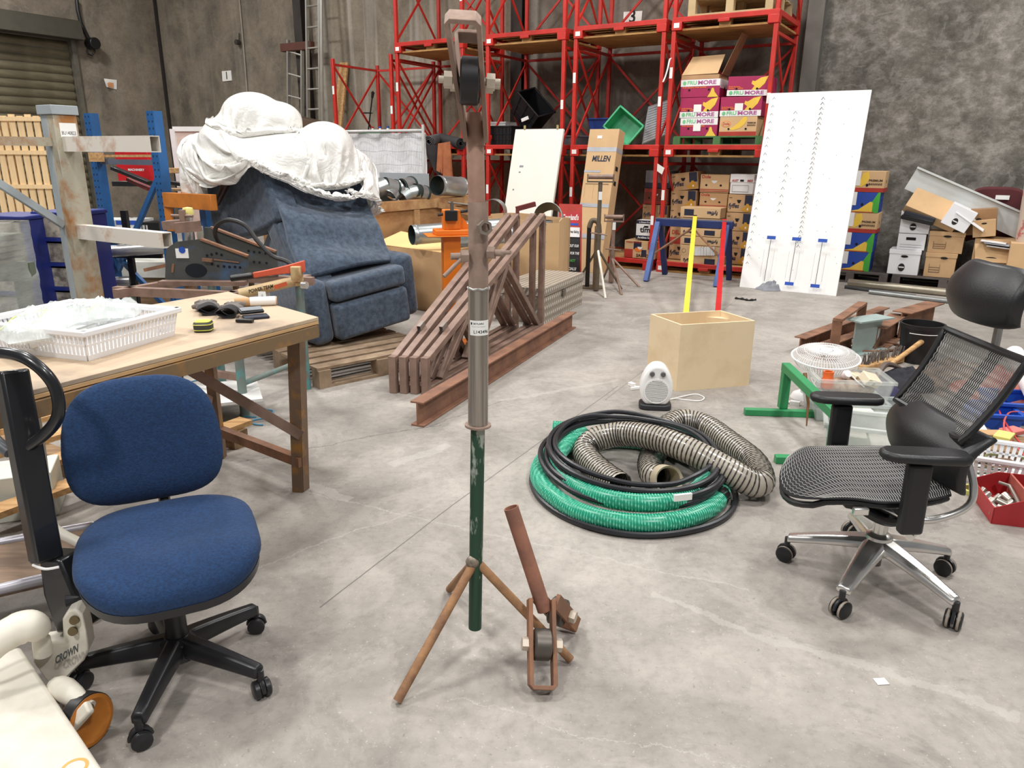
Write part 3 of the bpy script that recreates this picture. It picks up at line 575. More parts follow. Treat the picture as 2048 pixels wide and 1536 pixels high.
# ---------------------------------------------------------------- helpers
def PS(mb,pts,vec):
    "solid from a loop of points pushed along vec"
    pts=[V3(p) for p in pts]; k=len(pts); vec=V3(vec)
    return mb.add(pts+[p+vec for p in pts],[tuple(range(k-1,-1,-1)),tuple(range(k,2*k))]+[(i,(i+1)%k,k+(i+1)%k,k+i) for i in range(k)])
def ibeam(mb,p,q,h,w,t=.01,up=(0,0,1)):
    p,q=V3(p),V3(q); d=(q-p).normalized(); up=V3(up); up=(up-d*d.dot(up)).normalized()
    mb.bar(p+up*(h-t/2),q+up*(h-t/2),w,t,up).bar(p+up*t/2,q+up*t/2,w,t,up).bar(p+up*h/2,q+up*h/2,t,h-2*t,up); return mb
def cr_(pts,n=8,closed=False):
    pts=[V3(p) for p in pts]; k=len(pts); out=[]
    for i in range(k if closed else k-1):
        g=(lambda j:pts[j%k]) if closed else (lambda j:pts[max(0,min(k-1,j))])
        a,b,c,d=g(i-1),g(i),g(i+1),g(i+2)
        for s in range(n):
            t=s/n; out.append(.5*((2*b)+(c-a)*t+(2*a-5*b+4*c-d)*t*t+(3*b-a-3*c+d)*t**3))
    if not closed: out.append(pts[-1])
    return out
def solo(mb,name,mat,label,cat,org,group=None,**k): return tag(mb.build(name,mat,org=V3(org),**k),label,cat,group)
mrust=X('rusty_steel',126,92,72,.75,metal=.08,col2=lin(156,108,76),scale=9,lo=.42,hi=.68,bump=.15); mrustd=X('brown_steel',148,122,108,.5,metal=.1,col2=lin(120,96,84),scale=7); mrusto=X('rust_orange',150,92,40,.85,col2=lin(112,72,46),scale=10,bump=.2); mibm=X('ibeam_rust',146,104,80,.8,col2=lin(118,84,68),scale=6,bump=.12)
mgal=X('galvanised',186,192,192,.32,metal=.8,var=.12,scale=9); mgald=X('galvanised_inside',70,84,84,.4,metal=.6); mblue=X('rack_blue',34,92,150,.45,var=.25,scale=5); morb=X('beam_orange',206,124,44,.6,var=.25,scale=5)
mgrey=X('grey_paint_rust',166,172,174,.55,col2=lin(150,118,70),scale=3,lo=.52,hi=.72,bump=.1); mgreyc=X('grey_paint',160,168,172,.5,var=.15,scale=3); mgreyr=X('grey_rusted',172,166,148,.6,col2=lin(156,104,52),scale=5,lo=.46,hi=.66,bump=.15); mwarm=X('white_paint_rust',214,208,198,.55,col2=lin(168,112,66),scale=5,lo=.5,hi=.72)
# ---------------------------------------------------------------- slatted timber panel by the shutter
Y=9.6; t=thing('slatted_fence_panel','pale slatted timber panel standing upright before the roller shutter','panel',D(60,555,Y))
zt=D(60,232,Y).z
for i in range(13):
    x=D(0,300,Y).x-.52+i*.1; mb=MB(); mb.box(x,x+.072,Y-.01,Y+.008,0.02,zt+.02*(i%2)); mb.build('slat',X('panel_timber',238,206,158,.75,var=.1,scale=4,st=(8,8,1)),t)
for py in (238,305,373,450,530):
    z=D(60,py,Y).z; mb=MB(); mb.box(D(0,300,Y).x-.54,D(0,300,Y).x+.8,Y-.03,Y-.0105,z-.025,z+.025); mb.build('rail',X('panel_timber',238,206,158,.75),t)
for x in (0,.6,1.24):
    mb=MB(); x0=D(0,300,Y).x-.54+x; mb.box(x0,x0+.08,Y+.0085,Y+.09,0,zt-.03); mb.build('bearer',mtim,t)
# ---------------------------------------------------------------- cantilever rack
c=D(152,450,5.7); c.z=0; t=thing('cantilever_rack','grey rust-streaked cantilever rack upright with two square arms','rack',c)
Mc=T(c,TH); mb=MB(Mc); mb.box(-.085,.0,-.085,.085,0,1.755); mb.build('upright',mgreyc,t,bevel=.004)
mb=MB(Mc); mb.box(.0005,.085,-.0845,.0845,0,1.755); mb.build('upright_face',mgreyr,t,bevel=.004)
mb=MB(Mc); mb.box(-.098,.098,-.098,.098,1.756,1.82); mb.build('cap_plate',mgreyc,t,bevel=.004)
def hollow(mb,x0,x1,y0,y1,z0,z1,th=.006):
    mb.box(x0,x1,y0,y1,z0,z0+th).box(x0,x1,y0,y1,z1-th,z1).box(x0,x1,y0,y0+th,z0+th,z1-th).box(x0,x1,y1-th,y1,z0+th,z1-th)
for zc in (1.555,.93):
    mb=MB(Mc); hollow(mb,.085,1.12,-.045,.03,zc-.052,zc+.052); mb.build('arm',mwarm,t)
mb=MB(Mc); mb.bar((0,-.086,1.57),(0,-3.2,1.57),.05,.06); mb.build('tie_rail',mgreyr,t)
mb=MB(Mc); mb.bar((-.02,-.086,.98),(-.02,-1.6,2.2),.05,.05); mb.build('brace',mgreyc,t)
mb=MB(Mc); mb.box(-.1,1.2,-.06,.06,0,.1); mb.build('foot_beam',mgreyc,t)
mb=MB(Mc); mb.box(.0855,.0865,-.05,.07,1.6,1.7); s=mb.build('sticker',mstk,t,flat=True)
m3=Mc.to_3x3(); bent_text('BU140823',.035,mink,t,Mc@V3((.0872,.01,1.63)),m3@V3((0,1,0)),V3((0,0,1)),fit=.1)
# ---------------------------------------------------------------- blue pallet rack frame with orange beams
c=D(215,450,7.0); c.z=0; t=thing('pallet_rack','blue perforated pallet rack upright frame with orange beams','rack',c); Mb=T(c,TH)
mhol=X('hole_dark',16,22,30,.9)
for x in (0,.92):
    mb=MB(Mb); 
    for a,b,cc,d in ((-.05,.05,-.04,-.034),(-.05,-.044,-.034,.04),(.044,.05,-.034,.04)): mb.box(x+a,x+b,cc,d,0,1.83)
    mb.build('post',mblue,t)
    mb=MB(Mb)
    for i in range(30):
        z=.2+i*.055
        for dx in (-.025,.025): mb.box(x+dx-.006,x+dx+.006,-.0412,-.0405,z,z+.014)
    o=mb.build('perforations',mhol,t,flat=True); o['kind']='stuff'
for a,b in (((.05,0,1.42),(.87,0,1.42)),((.87,0,1.3),(.08,0,.45)),((.05,0,.6),(.87,0,.08))):
    mb=MB(Mb); mb.bar(a,b,.03,.045); mb.build('brace',mblue if a[2]<1.4 else X('brace_grey',92,98,112,.5),t)
mb=MB(Mb); mb.bar((.05,.02,1.468),(.88,.02,1.475),.045,.02); mb.build('timber_batten',mtim,t); mb=MB(Mb); mb.box(.07,.16,-.12,-.03,1.42,1.5); mb.build('timber_block',mtim,t)
mb=MB(Mb); mb.bar((.975,-.03,1.12),(1.9,-.25,1.14),.05,.12); mb.build('beam',morb,t,bevel=.004)
mb=MB(Mb); mb.box(.965,1.06,-.052,-.03,.86,1.16); mb.build('beam_connector',morb,t,bevel=.003)
mb=MB(Mb); mb.bar((-.1,.9,1.06),(1.8,.9,1.08),.05,.12); mb.build('beam',morb,t,bevel=.004)
mb=MB(Mb); mb.bar((-.15,.93,1.15),(2.0,.93,1.15),.5,.02); mb.build('shelf_board',mtimd,t)
for x in (-.1,1.85): mb=MB(Mb); mb.box(x-.05,x+.05,.86,.94,0,1.0); mb.build('post',mblue,t)
for x in (-.1,1.85): mb=MB(Mb); mb.box(x-.05,x+.05,1.1,1.18,0,1.14); mb.build('post',mblue,t)
# things on the shelf behind
def wbox(name,label,cat,x0,y0,x1,y1,Yc,dep,mat,bevel=.006,rz=0,front=(),zb=None,**k):
    p=D(x0,y1,Yc); q=D(x1,y0,Yc); w=q.x-p.x; h=D((x0+x1)/2,y0,Yc).z-D((x0+x1)/2,y1,Yc).z; zb=D((x0+x1)/2,y1,Yc).z if zb is None else zb
    return carton(name,label,cat,T((p.x/2+q.x/2,Yc,zb),rz),w,dep,h,mat,front,**k)
wbox('metal_case','bright red metal case standing on the shelf behind the blue rack posts','case',229,300,302,370,8.2,.25,X('case_red',196,24,32,.4),zb=1.163,rz=TH*.6,front=[('t','MACHINERY',.6,.45,.09,mwht,.5)])
for i,(a,b,lab) in enumerate((((226,336),(300,366),'black flat steel bar lying across the shelf before the red case'),((258,358),(300,378),'short reddish steel bar on the shelf under the black bar'),((322,362),(420,378),'long black steel bar on the shelf behind the blue recliner'))):
    mb=MB(); mb.bar(D(*a,7.75+.05*i),D(*b,7.6+.05*i),.07,.035); solo(mb,'steel_bar',mblk if i!=1 else X('bar_red',120,44,40,.6),lab,'bar',D(*a,7.75),bevel=.004)
wbox('tool_case','black tool case lying flat on the shelf below the red metal case','case',225,368,300,378,7.9,.25,mblk,zb=1.165)
mb=MB(); a,b=D(318,342,7.3),D(410,340,7.0); mb.bar(a,b,.12,.05); solo(mb,'timber_offcut',mtim,'broken timber offcut poking out beside the blue rack post','timber',a,bevel=.006)
p=[D(345,258,8.6),D(440,258,8.8),V3((D(450,400,8.8).x,8.8,.495)),V3((D(365,400,8.6).x,8.6,.495))]; t=thing('framed_board','pale pink board in a white frame standing behind the plastic sheeting','board',p[3])
mb=MB(); PS(mb,p,(0,.03,0)); mb.build('panel',X('board_pink',226,200,188,.7),t); mb=MB()
for i in range(4): mb.bar(p[i],p[(i+1)%4],.05,.05,(0,1,0))
mb.build('frame',mwht,t)
wbox('monitor','black flat screen in a white casing on the shelf beside the recliner','monitor',366,348,412,375,7.9,.08,mwht,zb=1.163,front=[('r',.1,.06,.98,.92,mblk)])
# shelf below: bins
for i,(x0,y0,x1,y1,mt,lab,Yc) in enumerate(((236,412,268,472,X('bin_white',214,218,214,.5),'white storage bin with blue lid under the orange beam',8.0),(272,408,312,462,mblk,'black equipment case under the orange beam with white marks',8.1),(392,410,420,460,X('bin_cream',222,214,196,.5),'cream panel box beneath the shelf beside the recliner',8.0),(185,415,222,470,X('bin_pale',204,208,204,.5),'pale plastic bin seen between upright and blue post',8.2))):
    wbox('storage_bin',lab,'bin',x0,y0,x1,y1,Yc,.4,mt,front=[('r',0,.85,1,1,mblu)] if i==0 else ([('r',.3,.5,.4,.9,mwht),('r',.45,.5,.52,.9,mwht)] if i==1 else ()),zb=.5)
mb=MB(); p=D(228,480,8.35); mb.bar((p.x-.6,8.35,.47),(p.x+1.5,8.35,.47),.62,.04)
for x in (-.55,1.4):
    for y in (-.25,.25): mb.bar((p.x+x,8.35+y,0),(p.x+x,8.35+y,.45),.05,.05)
solo(mb,'low_bench',mtimd,'low dark bench carrying bins under the orange beams','bench',(p.x,8.35,0))
# aluminium pipes across the cantilever foot
msil=X('silver_pipe',204,202,198,.28,metal=.75,var=.08)
for i,(a,b,r,lab) in enumerate((((140,508),(330,496),.052,'thick silver pipe with domed end lying across the rack, topmost of three'),((158,566),(260,562),.045,'silver pipe in the middle of the three behind the cantilever upright'),((160,603),(262,592),.05,'silver pipe lowest of the three behind the cantilever upright'))):
    p,q=D(*a,6.62),D(*b,6.75); mb=MB(); d=(q-p).normalized(); mb.tube([p-d*.05,p-d*.04,p-d*.02,p,q],[.012,r*.6,r*.9,r,r],18); solo(mb,'silver_pipe',msil,lab,'pipe',p)
mb=MB(); p=D(262,520,6.82); mb.bar((p.x,6.82,0),(p.x,6.82,1.0),.05,.05); mb.bar((p.x-.5,6.82,0),(p.x-.5,6.82,.95),.05,.05); mb.bar((p.x-.55,6.8,.6),(p.x+.3,6.8,.6),.04,.04)
for z in (.28,.72): mb.bar((p.x-.55,6.8,z),(p.x+.2,6.8,z),.03,.03)
solo(mb,'pipe_trestle',mblk,'thin black steel trestle carrying the silver pipes','trestle',(p.x,6.82,0))
wbox('steel_cabinet','long cream steel case on the floor behind the silver pipes','case',205,520,330,552,7.4,.3,X('case_cream',222,222,212,.5),zb=.3)
mb=MB(); p=D(268,560,7.4); mb.box(p.x-.5,p.x+.5,7.42,7.7,0,.295); solo(mb,'timber_block',mtimd,'dark timber block under the cream steel case','block',(p.x,7.5,0))
# ---------------------------------------------------------------- drawer towers and wrapped stack
mnav=X('drawer_navy',36,48,120,.4,var=.1); mdrw=X('drawer_smoky',186,176,162,.3,alpha=.92,col2=lin(110,104,98),scale=7,lo=.45,hi=.6)
def drawers(label,px0,px1,pyt,Yc,n,h0,rz):
    a=D(px0,pyt,Yc); b=D(px1,pyt,Yc); w=(b-a).length; zt=a.z; Mx=T(((a.x+b.x)/2,Yc,0),rz); t=thing('drawer_tower',label,'drawers',Mx.translation)
    mb=MB(Mx); mb.box(-w/2,-w/2+.035,0,.4,0,zt).box(w/2-.035,w/2,0,.4,0,zt).box(-w/2+.035,w/2-.035,.36,.4,0,zt); mb.build('frame',mnav,t,bevel=.008)
    mb=MB(Mx); mb.box(-w/2-.01,w/2+.01,-.015,.41,zt,zt+.035); mb.build('top_panel',mnav,t,bevel=.01)
    dh=zt/n
    for i in range(n):
        z=i*dh; mb=MB(Mx); mb.slab(lambda a,b,z=z:(-w/2+.037+a*(w-.074),-.012-.012*math.sin(a*3.14),z+.035+b*(dh-.05)),8,1,(0,.02,0)); df=mb.build('drawer_front',mdrw,t)
        mb=MB(Mx); mb.slab(lambda a,b,z=z:(-w/2+.037+a*(w-.074),-.02-.02*math.sin(a*3.14),z+.003+b*.03),8,1,(0,.03,0)); mb.build('drawer_lip',mnav,df)
        mb=MB(Mx); mb.box(-w/2+.05,w/2-.05,.02,.3,z+.034,z+.034+dh*(.2+.3*((i*7)%5)/5)); mb.build('drawer_contents',X('scrap_dark',70,66,62,.7,col2=lin(120,112,104),scale=30),df)
drawers('tall navy plastic drawer tower with smoky drawers beside the cantilever upright',62,152,432,6.1,5,1,-.12)
drawers('navy plastic drawer tower half hidden behind the wrapped stack',-55,50,440,5.9,5,1,-.12)
mwrap=X('shrink_wrap',222,228,224,.12,alpha=.4,var=.15,scale=14,st=(1,1,6)); mgfr=X('frame_greygreen',104,114,98,.6,var=.2)
q=D(68,600,5.15); p=q-V3((.75,0,0)); zt=D(30,478,4.5).z; t=thing('wrapped_stack','shrink-wrapped stack on a grey-green steel frame with marker writing','stack',(p.x/2+q.x/2,4.6,0))
fz=D(30,575,4.5).z
for i in range(5): mb=MB(); z=fz+.075+i*(zt-fz-.1)/5; mb.box(p.x,q.x-.02,4.52,5.2,z,z+(zt-fz-.1)/5*.75); mb.build('board_layer',X('wrapped_boards',120,118,100,.5,var=.3),t)
mb=MB()
def wr(a,b):
    n=.02*noise.noise(V3((a*9,b*7,3))); return V3((p.x-.02+(q.x-p.x+.04)*a,4.5-n,fz+.03+(zt-fz+.02)*b))
mb.grid(wr,18,14); mb.grid(lambda a,b:V3((q.x+.02+.02*noise.noise(V3((a*6,b*9,1))),4.5+a*.72,fz-.3+(zt-fz+.35)*b+.02*noise.noise(V3((a*9,4,b*5))))),12,14); mb.grid(lambda a,b:V3((p.x-.02+(q.x-p.x+.04)*a,4.5+.72*b,zt+.05+.015*noise.noise(V3((a*8,b*8,0))))),10,10); mb.build('plastic_film',mwrap,t)
for y in (4.5,5.14): mb=MB(); mb.box(p.x-.1,q.x+.02,y,y+.06,fz-.07,fz+.06); mb.build('frame_rail',mgfr,t)
for x in (p.x,q.x-.1):
    for y in (4.51,5.12): mb=MB(); mb.box(x,x+.08,y,y+.07,0,fz-.07); mb.build('leg',X('leg_dark',58,62,50,.7),t)
bent_text('KIMMENS',.045,mink,t,V3((q.x-.12,4.498,fz-.01)),(1,0,0),(0,0,1),shear=.2)
# ---------------------------------------------------------------- hydraulic pipe bender on a pipe stand
mbp=X('bender_plate',84,86,84,.55,metal=.4,col2=lin(74,104,140),scale=6,lo=.55,hi=.72,bump=.1); mgpipe=X('pipe_verdigris',112,124,118,.65,col2=lin(84,150,150),scale=12,lo=.5,hi=.66)
L1,L2=G(490,832),V3((-1.37,4.72,0)); L3,L4=L1+V3((-.64,.12,0)),L2+V3((-.62,.14,0))
t=thing('bender_stand','worn pipe-legged steel stand under the hydraulic bender','stand',(L1+L2)/2); zt=.7
for p in (L1,L2,L3,L4): mb=MB(); mb.cyl(p,p+V3((.0,0,zt)),.026,n=14); mb.build('leg',mgpipe,t)
mb=MB(); mb.cyl(L1+V3((0,0,.2)),L2+V3((0,0,.2)),.017,n=10); mb.build('stretcher',mgpipe,t)
mb=MB(); mb.bar(L1+V3((0,0,.24)),L3+V3((0,0,.3)),.03,.04); mb.build('stretcher',mrustd,t)
for a,b in ((L1,L3),(L2,L4),(L1,L2),(L3,L4)): e=(b-a).normalized()*.1; mb=MB(); mb.bar(a+V3((0,0,zt+.025))-e,b+V3((0,0,zt+.025))+e,.045,.05); mb.build('frame_rail',mrustd,t)
t=thing('pipe_bender','rusty blue-grey hydraulic pipe bender with drilled side plates and round window','bender',(-2.0,4.4,.75)); Yn,Yf=4.42,4.72
zb=.752
def pl(P,Yc): return [(D(x,y,Yc).x,Yc,max(zb,D(x,y,Yc).z)) for x,y in P]
near=pl([(330,560),(332,498),(352,484),(402,478),(496,512),(494,575)],Yn); far=pl([(405,540),(408,455),(425,455),(552,503),(556,560)],Yf)
mb=MB(); PS(mb,near,(0,.02,0)); pn=mb.build('side_plate',mbp,t); mb=MB(); PS(mb,far,(0,.02,0)); mb.build('side_plate',mbp,t)
for P,Yc in ((near,Yn),(far,Yf)): mb=MB(); mb.bar(P[-3] if P is near else P[2],P[-2] if P is near else P[3],.035,.012); mb.build('edge_strip',mrust,t)
def disc(mb,c,r,n=14,ry=None):
    c=V3(c); ry=ry or r; mb.add([c+V3((r*math.cos(6.283*i/n),0,ry*math.sin(6.283*i/n))) for i in range(n)],[tuple(range(n))])
mb=MB(); 
for x,y in ((414,511),(423,509),(433,507),(443,510),(424,528),(436,532),(448,533),(459,534),(470,534),(480,535)): disc(mb,D(x,y,Yn-.002),.008)
for x,y in ((497,502),(508,504),(519,505),(531,507),(508,524),(519,525),(533,526)): disc(mb,D(x,y,Yf-.002),.008)
o=mb.build('bolt_holes',mhol,t,flat=True); o['kind']='stuff'
mb=MB(); c=D(392,541,Yn-.003); disc(mb,c,.065,20,.042); mb.build('window_opening',mhol,t,flat=True)
mb=MB(); mb.bar(D(405,519,Yn-.02),D(425,521,Yn-.02),.02,.018).bar(D(428,519,Yn-.01),D(478,525,Yn-.01),.006,.006); mb.build('pin',mrust,t)
mb=MB(); p=D(352,511,Yn-.004); mb.box(p.x,p.x+.075,Yn-.005,Yn-.001,D(352,516,Yn).z,D(352,497,Yn).z); mb.build('sticker',mstk,t,flat=True); mb=MB(); q=D(364,500,Yn-.007); disc(mb,q,.02); mb.build('print',mblu,t,flat=True)
mb=MB(); p,q=D(376,492,4.57),D(376,424,4.57); mb.cyl(p-V3((0,0,.12)),q,.026,n=18); mb.build('ram',msil,t); mb=MB(); mb.lathe([(0,.03),(.028,.025),(.034,.0),(.03,-.02)],q,(0,0,1),16); mb.build('ram_cap',X('cap_yellow',240,228,140,.5),t)
mb=MB(); p=D(365,430,4.5); mb.cyl(D(342,431,4.5),D(386,432,4.5),.008,n=8).bar(p+V3((0,0,.03)),p-V3((0,0,.06)),.03,.03); mb.build('cross_pin',mrustd,t)
mb=MB(); mb.bar(D(333,450,4.55),D(378,447,4.55),.12,.05).bar(D(351,456,4.42),D(400,452,4.42),.04,.06); mb.build('saddle_block',mrustd,t)
for x0,x1,yy in ((D(330,565,Yn).x,D(500,580,Yn).x,Yn-.06),(D(330,560,Yf).x,D(560,560,Yf).x,Yf+.1)): mb=MB(); mb.bar((x0,yy,.765),(x1,yy,.765),.06,.025); mb.build('base_rail',mrustd,t)
mb=MB(); mb.bar(D(290,540,4.6),D(345,528,4.5),.02,.02).bar(D(345,545,4.42),D(347,528,4.42),.01,.012); mb.build('stop_rod',mrust,t)
# hand pump
mtan=X('pump_tan',196,170,124,.5,col2=lin(150,112,72),scale=10,lo=.5,hi=.7); mporg=X('handle_redorange',214,92,62,.5,var=.15)
p0,p1=D(478,588,4.02),D(590,562,4.1); t=thing('hand_pump','tan hydraulic hand pump with red-orange lever lying behind the plywood bench','pump',(p0+p1)/2)
mb=MB(); mb.cyl(p0,p1,.028,n=18); mb.build('cylinder',mtan,t,bevel=.004)
bent_text('POWER TEAM',.028,mink,t,D(522,578,3.985),(p1-p0),(0,-.2,1),bold=.03,fit=.13); mb=MB(); d=(p1-p0).normalized(); mb.bar(D(548,575,3.988),D(574,567,3.988),.002,.022); mb.build('print',X('print_orange2',220,100,60,.6),t)
mb=MB(); mb.bar(D(584,548,4.1),D(604,548,4.1),.06,.09).bar(D(590,562,4.1),D(600,560,4.1),.05,.06); mb.build('pump_head',mtan,t,bevel=.006); mb=MB(); q=D(604,570,4.06); mb.cyl(q,q+V3((.03,-.01,0)),.02,n=14); mb.build('release_knob',msil,t)
mb=MB(); a,b=D(505,553,4.05),D(608,535,4.1); mb.slab(lambda s,r:a.lerp(b,s)+V3((0,0,(r-.5)*(.03+.035*s**2)+.005)),8,2,(0,.03,0)); mb.build('lever',mporg,t,bevel=.004)
mb=MB(); mb.cyl(D(461,557,4.03),D(506,551,4.05),.018,n=12); mb.build('grip',mblk,t,bevel=.004)
q=[D(516,583,3.98),D(531,583,3.98),D(533,600,3.97),D(517,603,3.97)]; mb=MB(); PS(mb,q,(0,.001,0)); mb.build('paper_tag',mstk,t,flat=True); bent_text('137',.014,mink,t,(q[0]+q[2])/2-V3((0,.002,0)),(0,0,-1),(1,0,0))
hose=cr_([D(462,500,4.6),D(440,487,4.5),D(430,466,4.45),D(437,448,4.4),D(460,440,4.35),D(492,452,4.3),D(515,482,4.25),D(545,512,4.2),D(572,522,4.15),D(592,535,4.1)],6)
solo(MB().tube(hose,.013,8),'hydraulic_hose',mwire,'black hydraulic hose arching from the bender to the hand pump','hose',hose[0])
# ---------------------------------------------------------------- recliner on a pallet
ang=math.radians(42); ex,ey=V3((math.cos(ang),math.sin(ang),0)),V3((-math.sin(ang),math.cos(ang),0)); pc=G(640,779)
Mp=frame(pc+ex*.5,ex,(0,0,1)); t=thing('timber_pallet','weathered timber pallet under the blue recliner','pallet',pc)
slat_pallet(t,Mp,1.0,1.3,.14,X('pallet_weathered',158,136,112,.85,col2=lin(122,100,78),scale=5,st=(1,1,1)),9)
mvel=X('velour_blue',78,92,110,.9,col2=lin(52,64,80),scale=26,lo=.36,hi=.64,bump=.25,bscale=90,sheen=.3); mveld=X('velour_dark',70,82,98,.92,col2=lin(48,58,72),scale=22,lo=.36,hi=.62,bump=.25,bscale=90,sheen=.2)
N=V3((-1.36,5.29,.165)); wv=V3((.69,.66,.11)).normalized(); Mr=frame(N,wv,(-.0,0,1)); t=thing('recliner','navy blue fabric recliner with draped back panel and side lever','recliner',(-1.2,5.6,.145))
Mr2=Mr
def cush(mb,x0,x1,y0,y1,z0,z1,e=.04,n=6):
    "rounded block"
    r=lambda t_,a,b:a+(b-a)*t_
    def pt(s,q,r_):
        p=V3((s,q,r_)); c=V3((max(-1+2*e_[0],min(1-2*e_[0],p.x)),max(-1+2*e_[1],min(1-2*e_[1],p.y)),max(-1+2*e_[2],min(1-2*e_[2],p.z)))); d=p-c
        return p
    mb.box(x0,x1,y0,y1,z0,z1); return mb
mb=MB(Mr2); mb.box(.02,.84,.07,.62,0,.43); mb.build('base',mveld,t,bevel=.05,seg=4)
mb=MB(Mr2); mb.box(-.09,.085,-.0,.66,-.01,.47); mb.build('arm',mvel,t,bevel=.06,seg=4)
mb=MB(Mr2); mb.box(.74,.9,.04,.66,.0,.5); mb.build('arm',mvel,t,bevel=.06,seg=4)
mb=MB(Mr2); mb.box(.09,.735,-.055,.08,.0,.275); mb.build('footrest_panel',mvel,t,bevel=.035,seg=4)
mb=MB(Mr2); mb.box(.09,.735,-.055,.08,.29,.445); mb.build('footrest_panel',mvel,t,bevel=.04,seg=4)
BL,BR,TL,TR=D(604,556,5.36),D(790,522,5.92),D(514,316,5.85),D(703,328,6.4)
def drp(a,b):
    p=BL.lerp(BR,a).lerp(TL.lerp(TR,a),b); w=.035*math.sin(b*16+a*2.2)*(.4+.6*math.sin(a*3.14))+.05*math.sin(b*5.5+a)*math.sin(a*3.14); n=(BR-BL).cross(TL-BL).normalized()
    s=-.10*math.sin(a*3.14)*max(0,b-.72)/.28; k=.05*max(0,(.5-abs(b-.55)))*(1-a)*1.2
    return p+n*w*1.0+V3((0,0,s))+(BR-BL).normalized()*k
mb=MB(); nn=(BR-BL).cross(TL-BL).normalized(); mb.slab(drp,30,36,-nn*.05); mb.build('back_panel',mvel,t,bevel=.012)
mb=MB(); PS(mb,[BL-nn*.06,BR-nn*.06,TR-nn*.06-V3((0,0,.12)),TL-nn*.06-V3((0,0,.08))],-nn*.2); mb.build('back_frame',mveld,t,bevel=.04,seg=3)
e=TL-V3((.0,0,.0)); sd=[D(512,319,5.84),D(556,440,5.62),D(508,468,5.85),D(440,484,6.2),D(425,475,6.25),D(408,356,6.35),D(416,346,6.32)]
mb=MB(); PS(mb,sd,(.16,.12,0)); mb.build('side_wing',mveld,t,bevel=.03,seg=3)
sd=[D(556,442,5.64),D(604,560,5.38),D(645,575,5.34),D(600,640,5.6),D(560,640,5.95),D(520,500,6.05),D(530,470,5.85)]
mb=MB(); PS(mb,sd,(.2,.16,0)); mb.build('side_skirt',mveld,t,bevel=.03,seg=3)
mb=MB(); mb.tube([D(434,408,6.08),D(441,392,6.06),D(450,370,6.03),D(455,362,6.02),D(457,357,6.02)],[.02,.024,.034,.036,.02],10); mb.build('lever',X('lever_brown',62,42,34,.35),t)
mb=MB(); mb.add([drp(a,b)+nn*.006 for a,b in ((.05,.84),(.14,.84),(.14,.9),(.05,.9))],[(0,1,2,3)]); mb.build('sticker',mstk,t,flat=True)
# plastic sheeting heaped on the recliner
def plastic():
    m=bpy.data.materials.new('plastic_film_white'); m.use_nodes=True; b=m.node_tree.nodes['Principled BSDF']; b.inputs['Base Color'].default_value=(.88,.87,.83,1); b.inputs['Roughness'].default_value=.28; b.inputs['Alpha'].default_value=.93; b.inputs['Subsurface Weight'].default_value=.0; b.inputs['Coat Weight'].default_value=.3
    tcn=nd(m.node_tree,'ShaderNodeTexCoord'); nz=nd(m.node_tree,'ShaderNodeTexNoise'); nz.inputs['Scale'].default_value=6; nz.inputs['Detail'].default_value=3; nz.inputs['Distortion'].default_value=2.5; m.node_tree.links.new(tcn.outputs['Object'],nz.inputs[0]); bp=nd(m.node_tree,'ShaderNodeBump'); bp.inputs['Strength'].default_value=.45; bp.inputs['Distance'].default_value=.03; m.node_tree.links.new(nz.outputs[0],bp.inputs['Height']); m.node_tree.links.new(bp.outputs[0],b.inputs['Normal'])
    return m
mplast=plastic()
t=thing('plastic_sheeting','heap of crumpled translucent white plastic sheeting on the recliner','plastic sheet',D(570,330,6.1))
import numpy as np
